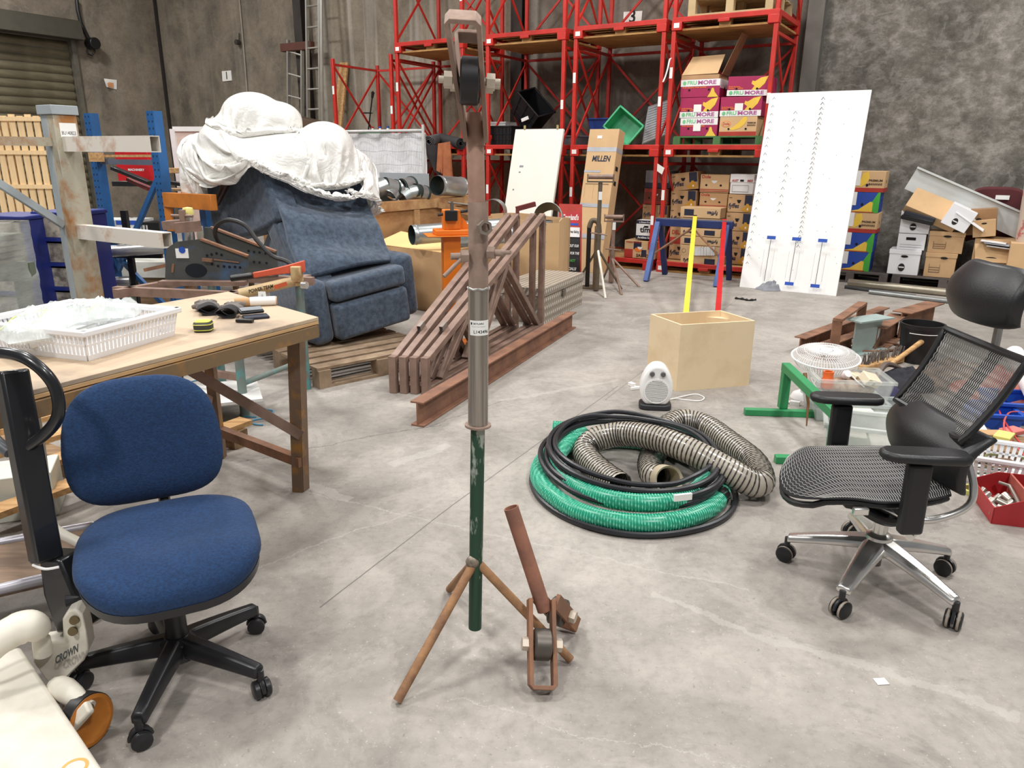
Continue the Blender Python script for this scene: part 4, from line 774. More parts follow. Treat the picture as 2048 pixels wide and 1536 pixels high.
def drape(c,sx,sy,n,m,comp,cols,seed,steps=150,plane=None,lift=.25,yaw=0.,bound=None):
    "let a big crumpled film settle over a heap (position-based cloth)"
    rng=np.random.RandomState(seed); dx,dy=sx/n,sy/m; gx,gy=np.meshgrid(np.linspace(-sx/2,sx/2,n+1),np.linspace(-sy/2,sy/2,m+1),indexing='ij')
    z=np.zeros_like(gx)
    for k in range(26):
        th=rng.uniform(0,3.1416); f=rng.uniform(2.,9.); z+=rng.uniform(.3,1)/f*np.sin((gx*np.cos(th)+gy*np.sin(th))*f+rng.uniform(0,6.28))
    ca,sa=math.cos(yaw),math.sin(yaw); X_,Y_=gx*comp,gy*comp
    P=np.stack([c[0]+X_*ca-Y_*sa,c[1]+X_*sa+Y_*ca,c[2]+lift+.16*z],-1); Q=P.copy()
    def con(A,B,r,k):
        d=B-A; l=np.linalg.norm(d,axis=-1,keepdims=True)+1e-9; s=.5*k*(l-r)/l*d; A+=s; B-=s
    dg=math.hypot(dx,dy)
    for it in range(steps):
        v=(P-Q)*.96; Q=P.copy(); P=P+v; P[...,2]-=.0016
        for q in range(6):
            for o in (0,1):
                con(P[o:-1:2],P[o+1::2],dx,1.); con(P[:,o:-1:2],P[:,o+1::2],dy,1.)
            for o in (0,1): con(P[o:-1:2,:-1],P[o+1::2,1:],dg,.3); con(P[o+1::2,:-1],P[o:-1:2,1:],dg,.3)
            for o in range(4):
                e=P[o:-2:4]; h=P[o+2::4]; k=min(len(e),len(h)); con(P[o:o+4*k-3:4] if k else e,P[o+2:o+2+4*k-3:4],2*dx,.05)
        for cc,rr in cols:
            d=(P-cc)/rr; l=np.linalg.norm(d,axis=-1); ins=l<1
            if ins.any(): P[ins]=cc+d[ins]/l[ins][:,None]*rr; Q[ins]=Q[ins]*.25+P[ins]*.75
        if bound:
            cc,rr=bound; d=(P-cc)/rr; l=np.linalg.norm(d,axis=-1); out=l>1
            if out.any(): P[out]=cc+d[out]/l[out][:,None]*rr; Q[out]=P[out]
        if plane:
            o,nv,ev,uv,le,lu=plane; w=P-o; h=w@nv; ins=(h<.07)&(h>-.3)&(w@ev>-.05)&(w@ev<le+.05)&(w@uv<lu)
            if ins.any(): P[ins]+=(.07-h[ins])[:,None]*nv; Q[ins]=Q[ins]*.4+P[ins]*.6
    N,Mv=n+1,m+1; vs=[V3(map(float,p)) for p in P.reshape(-1,3)]
    return MB().add(vs,[(i*Mv+j,(i+1)*Mv+j,(i+1)*Mv+j+1,i*Mv+j+1) for i in range(n) for j in range(m)])
lob=[(560,322,6.2,.44,.34,.2),(505,228,6.25,.2,.2,.14),(555,240,6.25,.16,.2,.12),(415,318,6.35,.18,.2,.16),(470,292,6.25,.24,.26,.2),(650,298,6.25,.2,.24,.18),(705,345,6.5,.16,.2,.16)]
cols=[(np.array(D(px,py,Yc)),np.array((rx,ry,rz))*1.18) for px,py,Yc,rx,ry,rz in lob]
ev=(BR-BL).normalized(); uv=(TL-BL).normalized(); pln=(np.array(BL),np.array(nn),np.array(ev),np.array(uv),(BR-BL).length,(TL-BL).length+.05)
for px,py,Yc,sx,sy,n,m,comp,seed,rad in ((550,296,6.15,3.2,2.8,108,94,.48,4,(.82,.5,.44)),(412,325,6.4,1.9,1.8,64,60,.5,9,(.36,.4,.36)),(705,350,6.4,2.1,1.9,70,64,.5,14,(.46,.42,.36)),(512,232,6.2,1.9,1.6,62,52,.5,21,(.4,.32,.28)),(610,345,6.0,1.9,1.2,66,44,.5,33,(.6,.25,.26))):
    c=np.array(D(px,py,Yc)); drape(c,sx,sy,n,m,comp,cols,seed,70,pln,.1,.1*seed,(c,np.array(rad))).build('crumpled_film',mplast,t,ang=180,sub=1)
# ---------------------------------------------------------------- wire panel, crate, ducts
vP=-.75; a,b=RP(668,262,vP),RP(846,262,vP); zt=(a.z+b.z)/2; a.z=b.z=0; e=(b-a).normalized(); wl_=(b-a).length
t=thing('wire_panel','white fabric sheet behind a wire mesh panel leaning by the red rack','panel',a)
mb=MB(); mb.slab(lambda s,r:a.lerp(b,s)+V3((0,0,.02+(zt-.05)*r))+RV*(.05+.02*math.sin(s*25+r*3)+.02*noise.noise(V3((s*6,r*6,0)))),40,20,RV*.004); mb.build('fabric_sheet',X('sheet_white',240,240,242,.75,var=.12,scale=5),t)
mwr=X('wire_grey',150,152,158,.4,metal=.6)
mb=MB(); mb.cyl(a+V3((0,0,zt)),b+V3((0,0,zt)),.02,n=10); mb.build('top_tube',X('tube_white',206,206,204,.4),t); mb=MB(); mb.cyl(b,b+V3((0,0,zt+.08)),.022,n=10); mb.build('side_tube',X('tube_white',206,206,204,.4),t)
mb=MB(); n=58
for i in range(n): p=a.lerp(b,(i+.5)/n); mb.tube([p+V3((0,0,.05)),p+V3((0,0,zt))],.0016,4,cap=False)
for k in range(9):
    z=zt-.1-k*.19; mb.tube([a.lerp(b,s/40)+V3((0,0,z+.008*math.sin(s*.6)))-RV*.004 for s in range(41)],.0022,4,cap=False)
o=mb.build('wire_mesh',mwr,t); o['kind']='stuff'
mcrate=X('crate_plywood',178,136,90,.8,col2=lin(142,100,62),scale=3,st=(1,1,2.5),lo=.4,hi=.66); mcrt=X('crate_timber',190,152,106,.8,col2=lin(150,108,70),scale=4)
u0,u1,v0,v1,zc=-3.35,-2.22,-3.95,-1.35,1.0; p=W(u1,v0); t=thing('plywood_crate','large open plywood crate full of galvanised duct fittings','crate',p); th=.02
for A,Bq in (((u1-th,v0),(u1,v1)),((u0,v0),(u0+th,v1)),((u0+th,v0),(u1-th,v0+th)),((u0+th,v1-th),(u1-th,v1)),):
    mb=MB(); mb.hexa([W(x,y,z) for z in (.1,zc) for x,y in ((A[0],A[1]),(Bq[0],A[1]),(Bq[0],Bq[1]),(A[0],Bq[1]))]); mb.build('panel',mcrate,t)
mb=MB(); mb.hexa([W(x,y,z) for z in (0,.099) for x,y in ((u0,v0),(u1,v0),(u1,v1),(u0,v1))]); mb.build('floor_panel',mcrate,t)
for z in (zc-.06,.15): mb=MB(); mb.bar(W(u1+.0125,v0,z),W(u1+.0125,v1,z),.024,.1); mb.build('batten',mcrt,t)
for f in (.01,.5,.99): y=v0+(v1-v0)*f; mb=MB(); mb.bar(W(u1+.0125,y,.21),W(u1+.0125,y,zc-.115),.024,.1,RV); mb.build('batten',mcrt,t)
mb=MB(); mb.bar(W(u1+.04,v1-.9,.92),W(u1+.06,v1-.05,.74),.02,.07); mb.build('loose_batten',mcrt,t)
def duct(label,p,q,r,inner=True,bead=True):
    p,q=V3(p),V3(q); t=thing('galvanised_duct',label,'duct',(p+q)/2); mb=MB(); d=(q-p).length; prof=[(r*.985,0),(r,0)]
    if bead: prof+=[(r,.03),(r*1.04,.04),(r,.05)]
    prof+=[(r,d-.05),(r*1.04,d-.04),(r,d-.03)] if bead else []
    prof+=[(r,d),(r*.97,d)]
    mb.lathe(prof,p,q-p,28); mb.build('duct_wall',mgal,t)
    mb=MB(); mb.lathe([(r*.975,0.001),(r*.965,d-.001)],p,q-p,28); mb.build('duct_inside',mgald,t); return t
def elbow(label,pts,r):
    P=[V3(p) for p in pts]; t=thing('duct_elbow',label,'duct',P[0]); mb=MB()
    for i in range(len(P)-1): mb.tube([P[i],P[i+1]],r*(1-.01*i),24,cap=False)
    mb.build('segment',mgal,t); mb=MB(); d=(P[0]-P[1]).normalized(); mb.lathe([(r*.98,0),(r*1.04,.004),(r*1.04,.03),(r,.034)],P[0]-d*.02,d,24); mb.build('collar',mgal,t); mb=MB(); d2=(P[-1]-P[-2]).normalized(); mb.lathe([(r*.9,-.2),(r*.96,.002)],P[-1],d2,24); mb.lathe([(r*.98,-.03),(r*1.05,-.03),(r*1.05,0),(r*.97,0)],P[-1],d2,24); mb.build('mouth_ring',mgald,t); return t
def cz(px,py,z): return G(px,py,z)
elbow('galvanised segmented elbow lying largest among the fittings in the plywood crate',[D(738,392,8.7),D(748,380,8.8),D(768,372,8.9),D(792,378,9.02)],.105)
elbow('galvanised elbow with dark mouth turned up in the middle of the plywood crate',[D(776,396,8.85),D(786,384,9.0),D(804,374,9.05),D(824,370,9.2)],.1)
elbow('galvanised small elbow beside the flat metal sheet in the crate',[D(806,396,9.0),D(818,388,9.05),D(836,384,9.1),D(850,388,9.2)],.095)
elbow('galvanised elbow peeking out at the crate edge next to the recliner',[D(726,388,8.75),D(730,376,8.85),D(736,370,8.95)],.11)
p=D(874,371,9.35); duct('short round galvanised duct with dark mouth at the crate rim',p,p+V3((.28,.4,-.03)),.12)
p=[cz(762,402,.9),cz(858,398,.9)]; q0=W(-3.1,-2.2,.2); a_,b_=RP(760,362,-1.75),RP(857,362,-1.75); h0=RP(760,345,-1.75).z
t=MB(); PS(t,[V3((a_.x,a_.y,.12)),V3((b_.x,b_.y,.12)),V3((b_.x,b_.y,h0)),V3((a_.x,a_.y,h0))],RV*.012); solo(t,'metal_sheet',X('sheet_metal',196,206,214,.35,metal=.5,var=.1,scale=3),'flat galvanised sheet standing in the plywood crate behind the duct elbows','metal sheet',(a_.x,a_.y,.12))
# ---------------------------------------------------------------- big cartons in front of the crate
Cc=G(886,507,.6); Cc.z=0; dl=V3((math.cos(math.radians(138)),math.sin(math.radians(138)),0)); dr=V3((math.cos(math.radians(64)),math.sin(math.radians(64)),0))
t=thing('large_carton','large sagging brown carton with bulging sides behind the orange bender','box',Cc); wl2,wr2,hh=1.15,1.1,.6
def side(o,d,n,w,bul):
    return lambda a,b:o+d*(a*w)+V3((0,0,b*(hh+.0)))+n*(bul*math.sin(a*3.14)*math.sin(b*3.0)*(1+.4*noise.noise(V3((a*5,b*5,1)))))
mb=MB(); mb.slab(side(Cc,dl,V3((-.66,-.75,0)),wl2,.05),14,8,dr*.008); mb.build('side_panel',mcard,t)
mb=MB(); mb.slab(side(Cc,dr,V3((.9,-.43,0)),wr2,.04),14,8,dl*.008); mb.build('side_panel',mcard,t)
mb=MB(); mb.slab(side(Cc+dr*wr2,dl,V3((0,1,0)),wl2,.0),4,4,-dr*.008); mb.build('side_panel',mcard,t)
mb=MB(); mb.slab(side(Cc+dl*wl2,dr,V3((-1,0,0)),wr2,.0),4,4,-dl*.008); mb.build('side_panel',mcard,t)
mb=MB(); mb.slab(lambda a,b:Cc+dl*(a*wl2)+dr*(b*wr2*.55)+V3((0,0,hh+.004-.02*math.sin(a*3.1)*math.sin(b*3.1)+.10*max(0,b-.3)*a)),12,8,(0,0,.006)); mb.build('flap',X('carton_top',236,194,134,.75,var=.05),t)
p,q=G(806,452,.66),G(838,500,.62)
t2=thing('open_carton','open brown carton of ducts behind the steel triangle frames','box',G(1118,545)); A=D(1118,440,8.0); A.z=0; w2=.95; d2=.8; hh=D(1118,443,8.0).z
aR=V3((math.cos(TH*.4),math.sin(TH*.4),0)); bR=V3((-aR.y,aR.x,0))
for o,d,w in ((A-aR*w2,aR,w2),(A,bR,d2),(A-aR*w2+bR*d2,aR,w2),(A-aR*w2,bR,d2)):
    mb=MB(); mb.slab(lambda a,b:o+d*(a*w)+V3((0,0,b*hh+.02*math.sin(a*5)*b)),8,4,(aR if d is bR else bR)*.007); mb.build('side_panel',mcardl,t2)
def dd(px,py,Yc): return D(px,py,Yc)
p=dd(838,450,7.3); duct('long galvanised spiral duct lying on the sagging carton',V3((-.98,7.25,.76)),V3((-.1,7.75,.79)),.095)
duct('galvanised duct section lying behind the orange bender head',V3((-.62,7.05,.74)),V3((-.02,7.45,.76)),.085)
duct('galvanised ring duct standing up behind the pipe stand sleeve',dd(983,425,8.3),dd(990,423,8.45),.14,bead=False)
p=dd(1095,432,8.25); duct('wide galvanised duct ring sticking out of the open carton',p,p+V3((.06,.28,-.1)),.155)
p=dd(1092,452,8.1); duct('small galvanised duct standing in the open carton',p-V3((0,0,.2)),p+V3((0,0,.06)),.07)
mb=MB(); mb.bar(dd(1033,418,8.25),dd(1070,408,8.35),.04,.05); mb.bar(dd(1035,418,8.25),V3((dd(1035,418,8.25).x,8.25,.4)),.04,.04,(0,1,0)); solo(mb,'angle_offcut',X('steel_maroon',112,48,44,.6),'maroon angle-iron offcut sticking out of the open carton','steel',dd(1035,450,8.25))
# ---------------------------------------------------------------- orange bender pedestal
mor=X('machine_orange',232,122,26,.45,var=.15,scale=4); p=G(905,690); t=thing('bar_bender','orange pedestal bar bender with black clamp block','bender',p)
def zat(py,Yc=None): return D(905,py,p.y).z
mb=MB(T(p,.25)); mb.box(-.15,.15,-.15,.15,0,.014); mb.build('base_plate',mor,t,bevel=.003)
mb=MB(T(p,.25)); mb.box(-.068,.068,-.068,.068,.0145,zat(472)); mb.build('column',mor,t,bevel=.006)
zz=zat(471); mb=MB(T(p,.25)); mb.box(-.2,.16,-.13,.13,zz,zz+.01); mb.build('tray_plate',mor,t,bevel=.003); mb=MB(T(p,.25)); mb.box(-.13,.15,-.1,.1,zz+.0105,zz+.05); mb.build('bed_block',mor,t,bevel=.006)
mb=MB(T(p,.25)); mb.box(-.06,.07,-.06,.06,zz+.0505,zz+.2); mb.build('head',mor,t,bevel=.006); mb=MB(T(p,.25)); mb.box(-.055,.04,-.1,-.061,zz+.12,zz+.2); mb.build('clamp_block',mblk,t,bevel=.005)
mb=MB(T(p,.25)); mb.prism([(0,0),(.1,0),(.0,.12)],(.07,.01,zz+.0505),(1,0,0),(0,0,1),.012); mb.build('gusset',mor,t)
mb=MB(T(p,.25)); mb.cyl((0,-.08,zz+.2),(0,-.08,zz+.265),.014,n=12).cyl((-.03,-.08,zz+.26),(.14,-.1,zz+.24),.008,n=8); mb.build('clamp_screw',X('screw_steel',120,114,106,.4,metal=.7),t)
mb=MB(T(p,.25)); mb.cyl((-.1,0,zz+.16),(.2,-.03,zz+.2),.012,n=10); mb.build('bending_bar',X('bar_dark',58,58,60,.45,metal=.6),t)
# ---------------------------------------------------------------- triangle frames and I-beam
nearp=[(785,787),(806,788),(827,789),(849,790)]; farp=[(1015,656),(1031,657),(1063,655),(1081,655)]
for k in range(4):
    o=G(*nearp[k]); fe=G(*farp[k]); dI=(fe-o).normalized(); Lf=(fe-o).length; lat=V3((dI.y,-dI.x,0)); up=V3((0,0,1))
    t=thing('steel_triangle_frame',['brown steel triangle frame standing next to the recliner pallet','brown steel triangle frame second from the recliner pallet','brown steel triangle frame second from the rusty I-beam','brown steel triangle frame standing against the rusty I-beam'][k],'steel frame',o,group='triangle frames beside the I-beam')
    h0,h1=.25,D(1075,424,6.62).z; P0,P1,P2,P3=o,o+up*h0,o+dI*Lf+up*h1,o+dI*Lf
    def bb_(a,b,n='member'):
        mb=MB(); mb.bar(a,b,.045,.05,lat); mb.build(n,mrustd,t,bevel=.003)
    bb_(P0+dI*.025,P1+dI*.025,'end_post'); bb_(P1-up*.02+dI*.05,P2-up*.03,'rafter'); bb_(P3,P2-up*.03,'back_post'); bb_(P0+up*.025+dI*.05,P3+up*.025-dI*.025,'bottom_rail')
    for f,g in ((.3,.46),(.3,.1),(.62,.36),(.62,.96)):
        a=P0.lerp(P3,f)+up*(h0+(h1-h0)*f-.06); b=P0.lerp(P3,g)+up*.05; bb_(a,b,'brace')
    if k in (0,2):
        q=P1.lerp(P2,.17)+lat*.037+up*.0; mb=MB(frame(q,(P2-P1),(0,0,1))); hollow(mb,-.035,.035,-.014,.014,-.03,.02,.003); mb.build('spacer_tube',X('spacer_steel',150,140,132,.45,metal=.6),t)
mb=MB(); a,b=G(835,853),G(1143,655); ibeam(mb,a,b,.15,.085,.011); solo(mb,'i_beam',mibm,'long rusty steel I-beam lying on the floor beside triangle frames','beam',a,bevel=.002)
# ---------------------------------------------------------------- chequer-plate toolbox
def chequer():
    m=bpy.data.materials.new('chequer_plate'); m.use_nodes=True; t=m.node_tree; b=t.nodes['Principled BSDF']; L=t.links.new; tc=nd(t,'ShaderNodeTexCoord')
    b.inputs['Metallic'].default_value=.25; b.inputs['Roughness'].default_value=.36; outs=[]
    for v in (DV1,DV2):
        dp=nd(t,'ShaderNodeVectorMath',operation='DOT_PRODUCT'); L(tc.outputs['Object'],dp.inputs[0]); dp.inputs[1].default_value=v*62
        sn=nd(t,'ShaderNodeMath',operation='SINE'); L(dp.outputs['Value'],sn.inputs[0]); outs.append(sn)
    mm=nd(t,'ShaderNodeMath',operation='MULTIPLY'); L(outs[0].outputs[0],mm.inputs[0]); L(outs[1].outputs[0],mm.inputs[1])
    r=nd(t,'ShaderNodeValToRGB'); r.color_ramp.elements[0].position=.3; r.color_ramp.elements[1].position=.55; r.color_ramp.elements[0].color=(*lin(158,148,134),1); r.color_ramp.elements[1].color=(*lin(220,214,204),1); L(mm.outputs[0],r.inputs[0]); L(r.outputs[0],b.inputs['Base Color'])
    bp=nd(t,'ShaderNodeBump'); bp.inputs['Strength'].default_value=.6; bp.inputs['Distance'].default_value=.01; L(mm.outputs[0],bp.inputs['Height']); L(bp.outputs[0],b.inputs['Normal']); return m
c=G(1087,648); d1=(G(1164,608)-c); l1=d1.length; d1.normalize(); d2=V3((-d1.y,d1.x,0)); zv=V3((0,0,1)); DV1=d1+d2+zv; DV2=d1-d2-zv*.4; mchk=chequer(); l2=.5; zt=D(1085,577,c.y).z
Mx=frame(c,d1,(0,0,1)); t=thing('tool_chest','aluminium chequer-plate truck toolbox behind the triangle frames','toolbox',c)
mb=MB(Mx); mb.box(0,l1,0,l2,0,zt-.085); mb.build('body',mchk,t,bevel=.004); mb=MB(Mx); mb.box(-.008,l1+.008,-.008,l2+.008,zt-.08,zt); mb.build('lid',mchk,t,bevel=.006)
mb=MB(Mx); mb.box(l1*.42,l1*.42+.07,-.02,-.0005,zt-.15,zt-.085); mb.build('latch',X('latch_steel',120,112,100,.4,metal=.7),t,bevel=.003)
# ---------------------------------------------------------------- sign, door panel, tall carton
Ys=9.5; p=D(1120,412,Ys),D(1165,412,Ys); t=thing('pavement_sign','dark chalkboard pavement sign with red header reading Couplands','sign',(p[1].x,Ys,0))
b0,b1=V3((D(1120,450,Ys).x,Ys-.1,0)),V3((D(1162,450,Ys).x,Ys-.18,0)); zt=D(1150,412,Ys).z; tp=V3((.0,.22,zt))
mb=MB(); PS(mb,[b0,b1,b1+tp,b0+tp],(0,.03,0)); mb.build('board',X('chalkboard',34,32,34,.7),t,bevel=.01)
ex_=(b1-b0); ww=ex_.length; ex_.normalize(); ey_=tp.normalized(); hh=tp.length
prints(t,b0-V3((0,.004,0)),ex_,ey_,ww,hh,[('r',-.04,.0,.03,1.02,mpred),('r',.97,0,1.04,1.02,mpred),('r',0,.66,1,1.02,mpred),('p',[(.08,.72),(.9,.78),(.9,.94),(.08,.88)],X('sign_red',190,40,48,.5)),('t',"Coupland's",.5,.84,.1,mwht,.74,.2),('r',.42,.735,.86,.765,mblu),('r',.06,.58,.94,.71,mwht),('t','Home of Great Baking',.5,.65,.05,mink,.8,.3),('t','CHECK OUT OUR',.5,.46,.05,mwht,.8,.2),('t','FREEZER FOR THE',.5,.36,.05,mwht,.85,.2),('t','DAILY HOT',.45,.26,.05,mpgr,.6,.2),('t','SPECIALS!',.5,.15,.055,mwht,.6,.2)])
mb=MB(); PS(mb,[b0+V3((0,.5,0)),b1+V3((0,.5,0)),b1+tp+V3((0,.035,-.02)),b0+tp+V3((0,.035,-.02))],(0,.02,0)); mb.build('rear_board',X('chalkboard',34,32,34,.7),t)
def leaning(name,label,cat,x0,x1,ytop,vtop,vbot,th,mat,zt=None,x0b=None,**k):
    "flat panel leaning on the rack: top edge pixels at depth vtop, foot on the floor at vbot"
    a,b=RP(x0,ytop,vtop),RP(x1,ytop,vtop); ua,ub=R(x0,ytop,vtop)[0],R(x1,ytop,vtop)[0]; f0,f1=W(ua,vbot),W(ub,vbot); z=(a.z+b.z)/2 if zt is None else zt
    t=thing(name,label,cat,(f0+f1)/2); A,B=W(ua,vtop,z),W(ub,vtop,z); n=(f1-f0).cross(A-f0).normalized()
    mb=MB(); PS(mb,[f0,f1,B,A],-n*th); mb.build('panel',mat,t,bevel=.003); return t,f0,(f1-f0),(A-f0),n
t,f0,e1,e2,n=leaning('door_panel','white door panel leaning against the red rack behind the carton','door',1031,1127,258,-.06,-.55,.045,X('door_white',238,234,222,.6,var=.04,scale=3))
prints(t,f0,e1.normalized(),e2.normalized(),e1.length,e2.length,[('r',.2,.72,.28,.735,mwr),('r',.2,.68,.24,.69,mwr),('r',.12,.55,.15,.56,mwr)])
for x in (.2,.88): mb=MB(); q=f0+e1*x+e2; mb.cyl(q-V3((0,0,.0)),q+V3((0,0,.05)),.018,n=10); mb.build('hinge_knob',X('brass',196,184,130,.4,metal=.5),t)
ua,ub=R(1177,258,-.2)[0],R(1236,258,-.2)[0]; z=R(1205,258,-.2)[1]; foot=W((ua+ub)/2+.02,-.62); tilt=math.atan2(.42,z)
Mx=Matrix.Translation(foot)@Matrix.Rotation(TH,4,'Z')@Matrix.Rotation(-tilt,4,'X'); w=ub-ua; hh=z/math.cos(tilt)
carton('tall_carton','tall brown cardboard carton printed MILLEN leaning against the red rack','box',Mx,w,.2,hh,mcardl,[('r',0,.845,1,.875,X('tape_grey',176,178,184,.4)),('t','MILLEN',.52,.795,.055,mnavy,.62,.15),('r',.0,.7,.55,.715,X('tape_grey',176,178,184,.4)),('r',.3,.935,.46,.955,mwht),('r',0,.46,1,.485,X('tape_grey',176,178,184,.4)),('r',.7,.675,.98,.69,X('tape_grey',176,178,184,.4)),('r',0,.24,1,.27,X('tape_grey',176,178,184,.4)),('r',.1,.62,.9,.623,mbrn),('r',.1,.52,.103,.62,mbrn),('r',.4,.52,.403,.62,mbrn)],[('r',0,.845,1,.875,X('tape_grey',176,178,184,.4)),('r',.2,.72,.6,.75,mink),('r',.2,.62,.6,.65,mink)])
# ---------------------------------------------------------------- roller stands
def roller_stand(label,foot,zt,w,legs,lm,Rr=.026,rz=0,mp=None):
    t=thing('roller_stand',label,'stand',foot); f=V3(foot); mp=mp or mrustd
    mb=MB(); mb.cyl(f+V3((0,0,.01)),f+V3((0,0,zt*.55)),Rr*1.25,n=14); mb.build('outer_tube',mp,t); mb=MB(); mb.cyl(f+V3((0,0,zt*.55)),f+V3((0,0,zt-.07)),Rr*.9,n=14); mb.build('inner_tube',mp,t)
    Mx=T(f,rz); mb=MB(Mx); mb.box(-w/2,w/2,-.03,.03,zt-.07,zt-.055).box(-w/2,-w/2+.012,-.03,.03,zt-.055,zt+.02).box(w/2-.012,w/2,-.03,.03,zt-.055,zt+.02); mb.build('cradle',mp,t); mb=MB(Mx); mb.cyl((-w/2+.014,0,zt-.01),(w/2-.014,0,zt-.01),.025,n=14); mb.build('roller',mrustd,t)
    for i,(q,m_) in enumerate(zip(legs,lm)): mb=MB(); mb.cyl(f+V3((0,0,zt*.38)),q,.014,n=10); mb.build('leg',m_,t)
    mb=MB(); mb.cyl(f+V3((-.09,-.02,zt*.52)),f+V3((.1,-.03,zt*.5)),.008,n=8); mb.build('clamp_handle',mrustd,t)
    mb=MB(); mb.box(f.x-.02,f.x+.02,f.y-Rr*1.25-.003,f.y-Rr*1.25-.001,zt*.8,zt*.8+.09); mb.build('sticker',mstk,t,flat=True)
gh=lambda px,py:G(px,py)
mdst=X('dull_steel',112,100,84,.6,metal=.4,var=.3); mwl=X('leg_white',228,224,210,.5)
f=gh(1192,582); roller_stand('tall roller stand with wide head and one white leg before the MILLEN carton',f,D(1205,352,f.y).z,.3,[gh(1211,597),gh(1243,578),gh(1166,545)],[mwl,mdst,mdst],rz=-.1,mp=mdst)
f=gh(1222,566); roller_stand('shorter brown roller stand with one long splayed leg',f,D(1225,432,f.y).z,.24,[gh(1279,574),gh(1243,590),gh(1205,560)],[mrustd,mrustd,mrustd],rz=-.1)
f=gh(1174,575); t=thing('roller_stand','folded dark roller stand with paired posts beside the chalkboard sign','stand',f); zt=D(1176,452,f.y).z
for dx,m_ in ((0,mblk),(.09,mrustd)): mb=MB(); mb.cyl(f+V3((dx,0,0)),f+V3((dx,0,zt)),.026,n=12); mb.build('post',m_,t)
mb=MB(); mb.tube(cr_([f+V3((0,0,zt-.02)),f+V3((.03,0,zt+.06)),f+V3((.1,0,zt+.04)),f+V3((.12,0,zt-.08))],5),.03,10); mb.build('roller_head',mdst,t); mb=MB(); mb.lathe([(0,0),(.15,0),(.15,.012),(0,.012)],f+V3((.06,0,0)),(0,0,1),20); mb.build('base_disc',mdst,t)
# ---------------------------------------------------------------- blue sawhorse and long bars
ms1=X('sawhorse_blue',72,98,156,.5,var=.15); ms2=X('sawhorse_navy',28,44,96,.5)
ft=[gh(1292,563),gh(1330,549),gh(1432,574),gh(1458,560)]; A=(ft[0]+ft[1])/2; B=(ft[2]+ft[3])/2; zr=D(1390,447,9.4).z; e=(B-A).normalized()
t=thing('sawhorse','blue steel sawhorse with splayed legs in front of the banana boxes','sawhorse',(A+B)/2)
mb=MB(); mb.bar(A-e*.04+V3((0,0,zr)),B+e*.06+V3((0,0,zr)),.08,.09); mb.build('rail',ms2,t,bevel=.006); mb=MB(); mb.bar(A-e*.05+V3((0,0,zr+.05)),B+e*.06+V3((0,0,zr+.05)),.05,.01); mb.build('top_strip',X('strip_steel',140,140,150,.4,metal=.6),t)
for i,q in enumerate(ft):
    s=A if i<2 else B; n=(q-s).normalized(); mb=MB(); mb.bar(s+n*.05+V3((0,0,zr-.0)),q,.075,.06,e); mb.build('leg',ms1 if i%2==0 else ms2,t,bevel=.004)
mid=(A+B)/2+V3((0,0,zr-.05))
for q in (ft[0].lerp(A+V3((0,0,zr)),.45),ft[1].lerp(A+V3((0,0,zr)),.5),ft[2].lerp(B+V3((0,0,zr)),.45)): mb=MB(); mb.cyl(mid,q,.012,n=8); mb.build('brace',mrust,t)
for lab,top,bot,m_ in (('long yellow straight-edge bar leaning on the blue sawhorse',(1390,434),(1366,690),X('bar_yellow',236,216,70,.45)),('long red straight-edge bar leaning on the blue sawhorse',(1449,440),(1431,690),X('bar_red2',196,26,32,.4))):
    q=G(*bot); nrm=V3((-e.y,e.x,0)); r=ray(*top); al=A-nrm*.0+V3((0,0,0)); tt=((A-e.cross(V3((0,0,1)))*.075-O).dot(nrm))/r.dot(nrm); p=O+r*tt
    t=thing('straight_edge',lab,'bar',q); mb=MB(); mb.bar(q+V3((0,0,.01)),p,.05,.025); mb.build('bar',m_,t,bevel=.002); d=(p-q).normalized(); mb=MB(); mb.bar(p,p+d*.05,.046,.022); mb.build('end_cap',mblk,t)
# ---------------------------------------------------------------- plywood box and fan heater
mbox=X('box_plywood',228,206,170,.7,col2=lin(208,182,142),scale=3,lo=.45,hi=.75); N0=G(1352,783); e1=(G(1497,771)-N0); w=e1.length; e1.normalize(); e2=V3((-e1.y,e1.x,0)); e2=(e2*1.0+V3((-.12,0,0))).normalized(); dp=.37; hh=.455; th=.014
t=thing('plywood_box','open plywood box on the floor behind the fan heater','box',N0)
def wall4(o,a,b,w,d): return [o,o+a*w,o+a*w+b*d,o+b*d]
for o,a,b,ww,dd_ in ((N0,e1,e2,w,th),(N0+e2*(dp-th),e1,e2,w,th),(N0+e2*th,e1,e2,th,dp-2*th),(N0+e1*(w-th)+e2*th,e1,e2,th,dp-2*th)):
    mb=MB(); PS(mb,wall4(o,a,b,ww,dd_),(0,0,hh)); mb.build('side_panel',mbox,t)
mb=MB(); PS(mb,wall4(N0+e1*th+e2*th,e1,e2,w-2*th,dp-2*th),(0,0,.012)); mb.build('floor_panel',mbox,t)
mb=MB(); PS(mb,[N0+e1*(w-th)+e2*(dp-th)+V3((0,0,.02)),N0+e1*(w-.12)+e2*(dp-th)+V3((0,0,.02)),N0+e1*(w-th)+e2*(dp-th-.1)+V3((0,0,.02))],(0,0,hh-.06)); mb.build('corner_post',mbox,t)
hp=G(1311,818)+V3((0,.03,0)); mhw=X('heater_white',240,238,236,.35,var=.02); t=thing('fan_heater','white upright fan heater with two knobs standing on the floor','heater',hp); rz=-.12; Mx=T(hp,rz)
k=[]
for i in range(40):
    a=6.2832*i/40; c,s=math.cos(a),math.sin(a); x=.1*math.copysign(abs(c)**.75,c); z=.155+.135*math.copysign(abs(s)**.8,s); x*=(1-.32*max(0,(z-.13)/.16)**1.6); k.append((x,z))
k=[(x,max(.035,z)) for x,z in k]
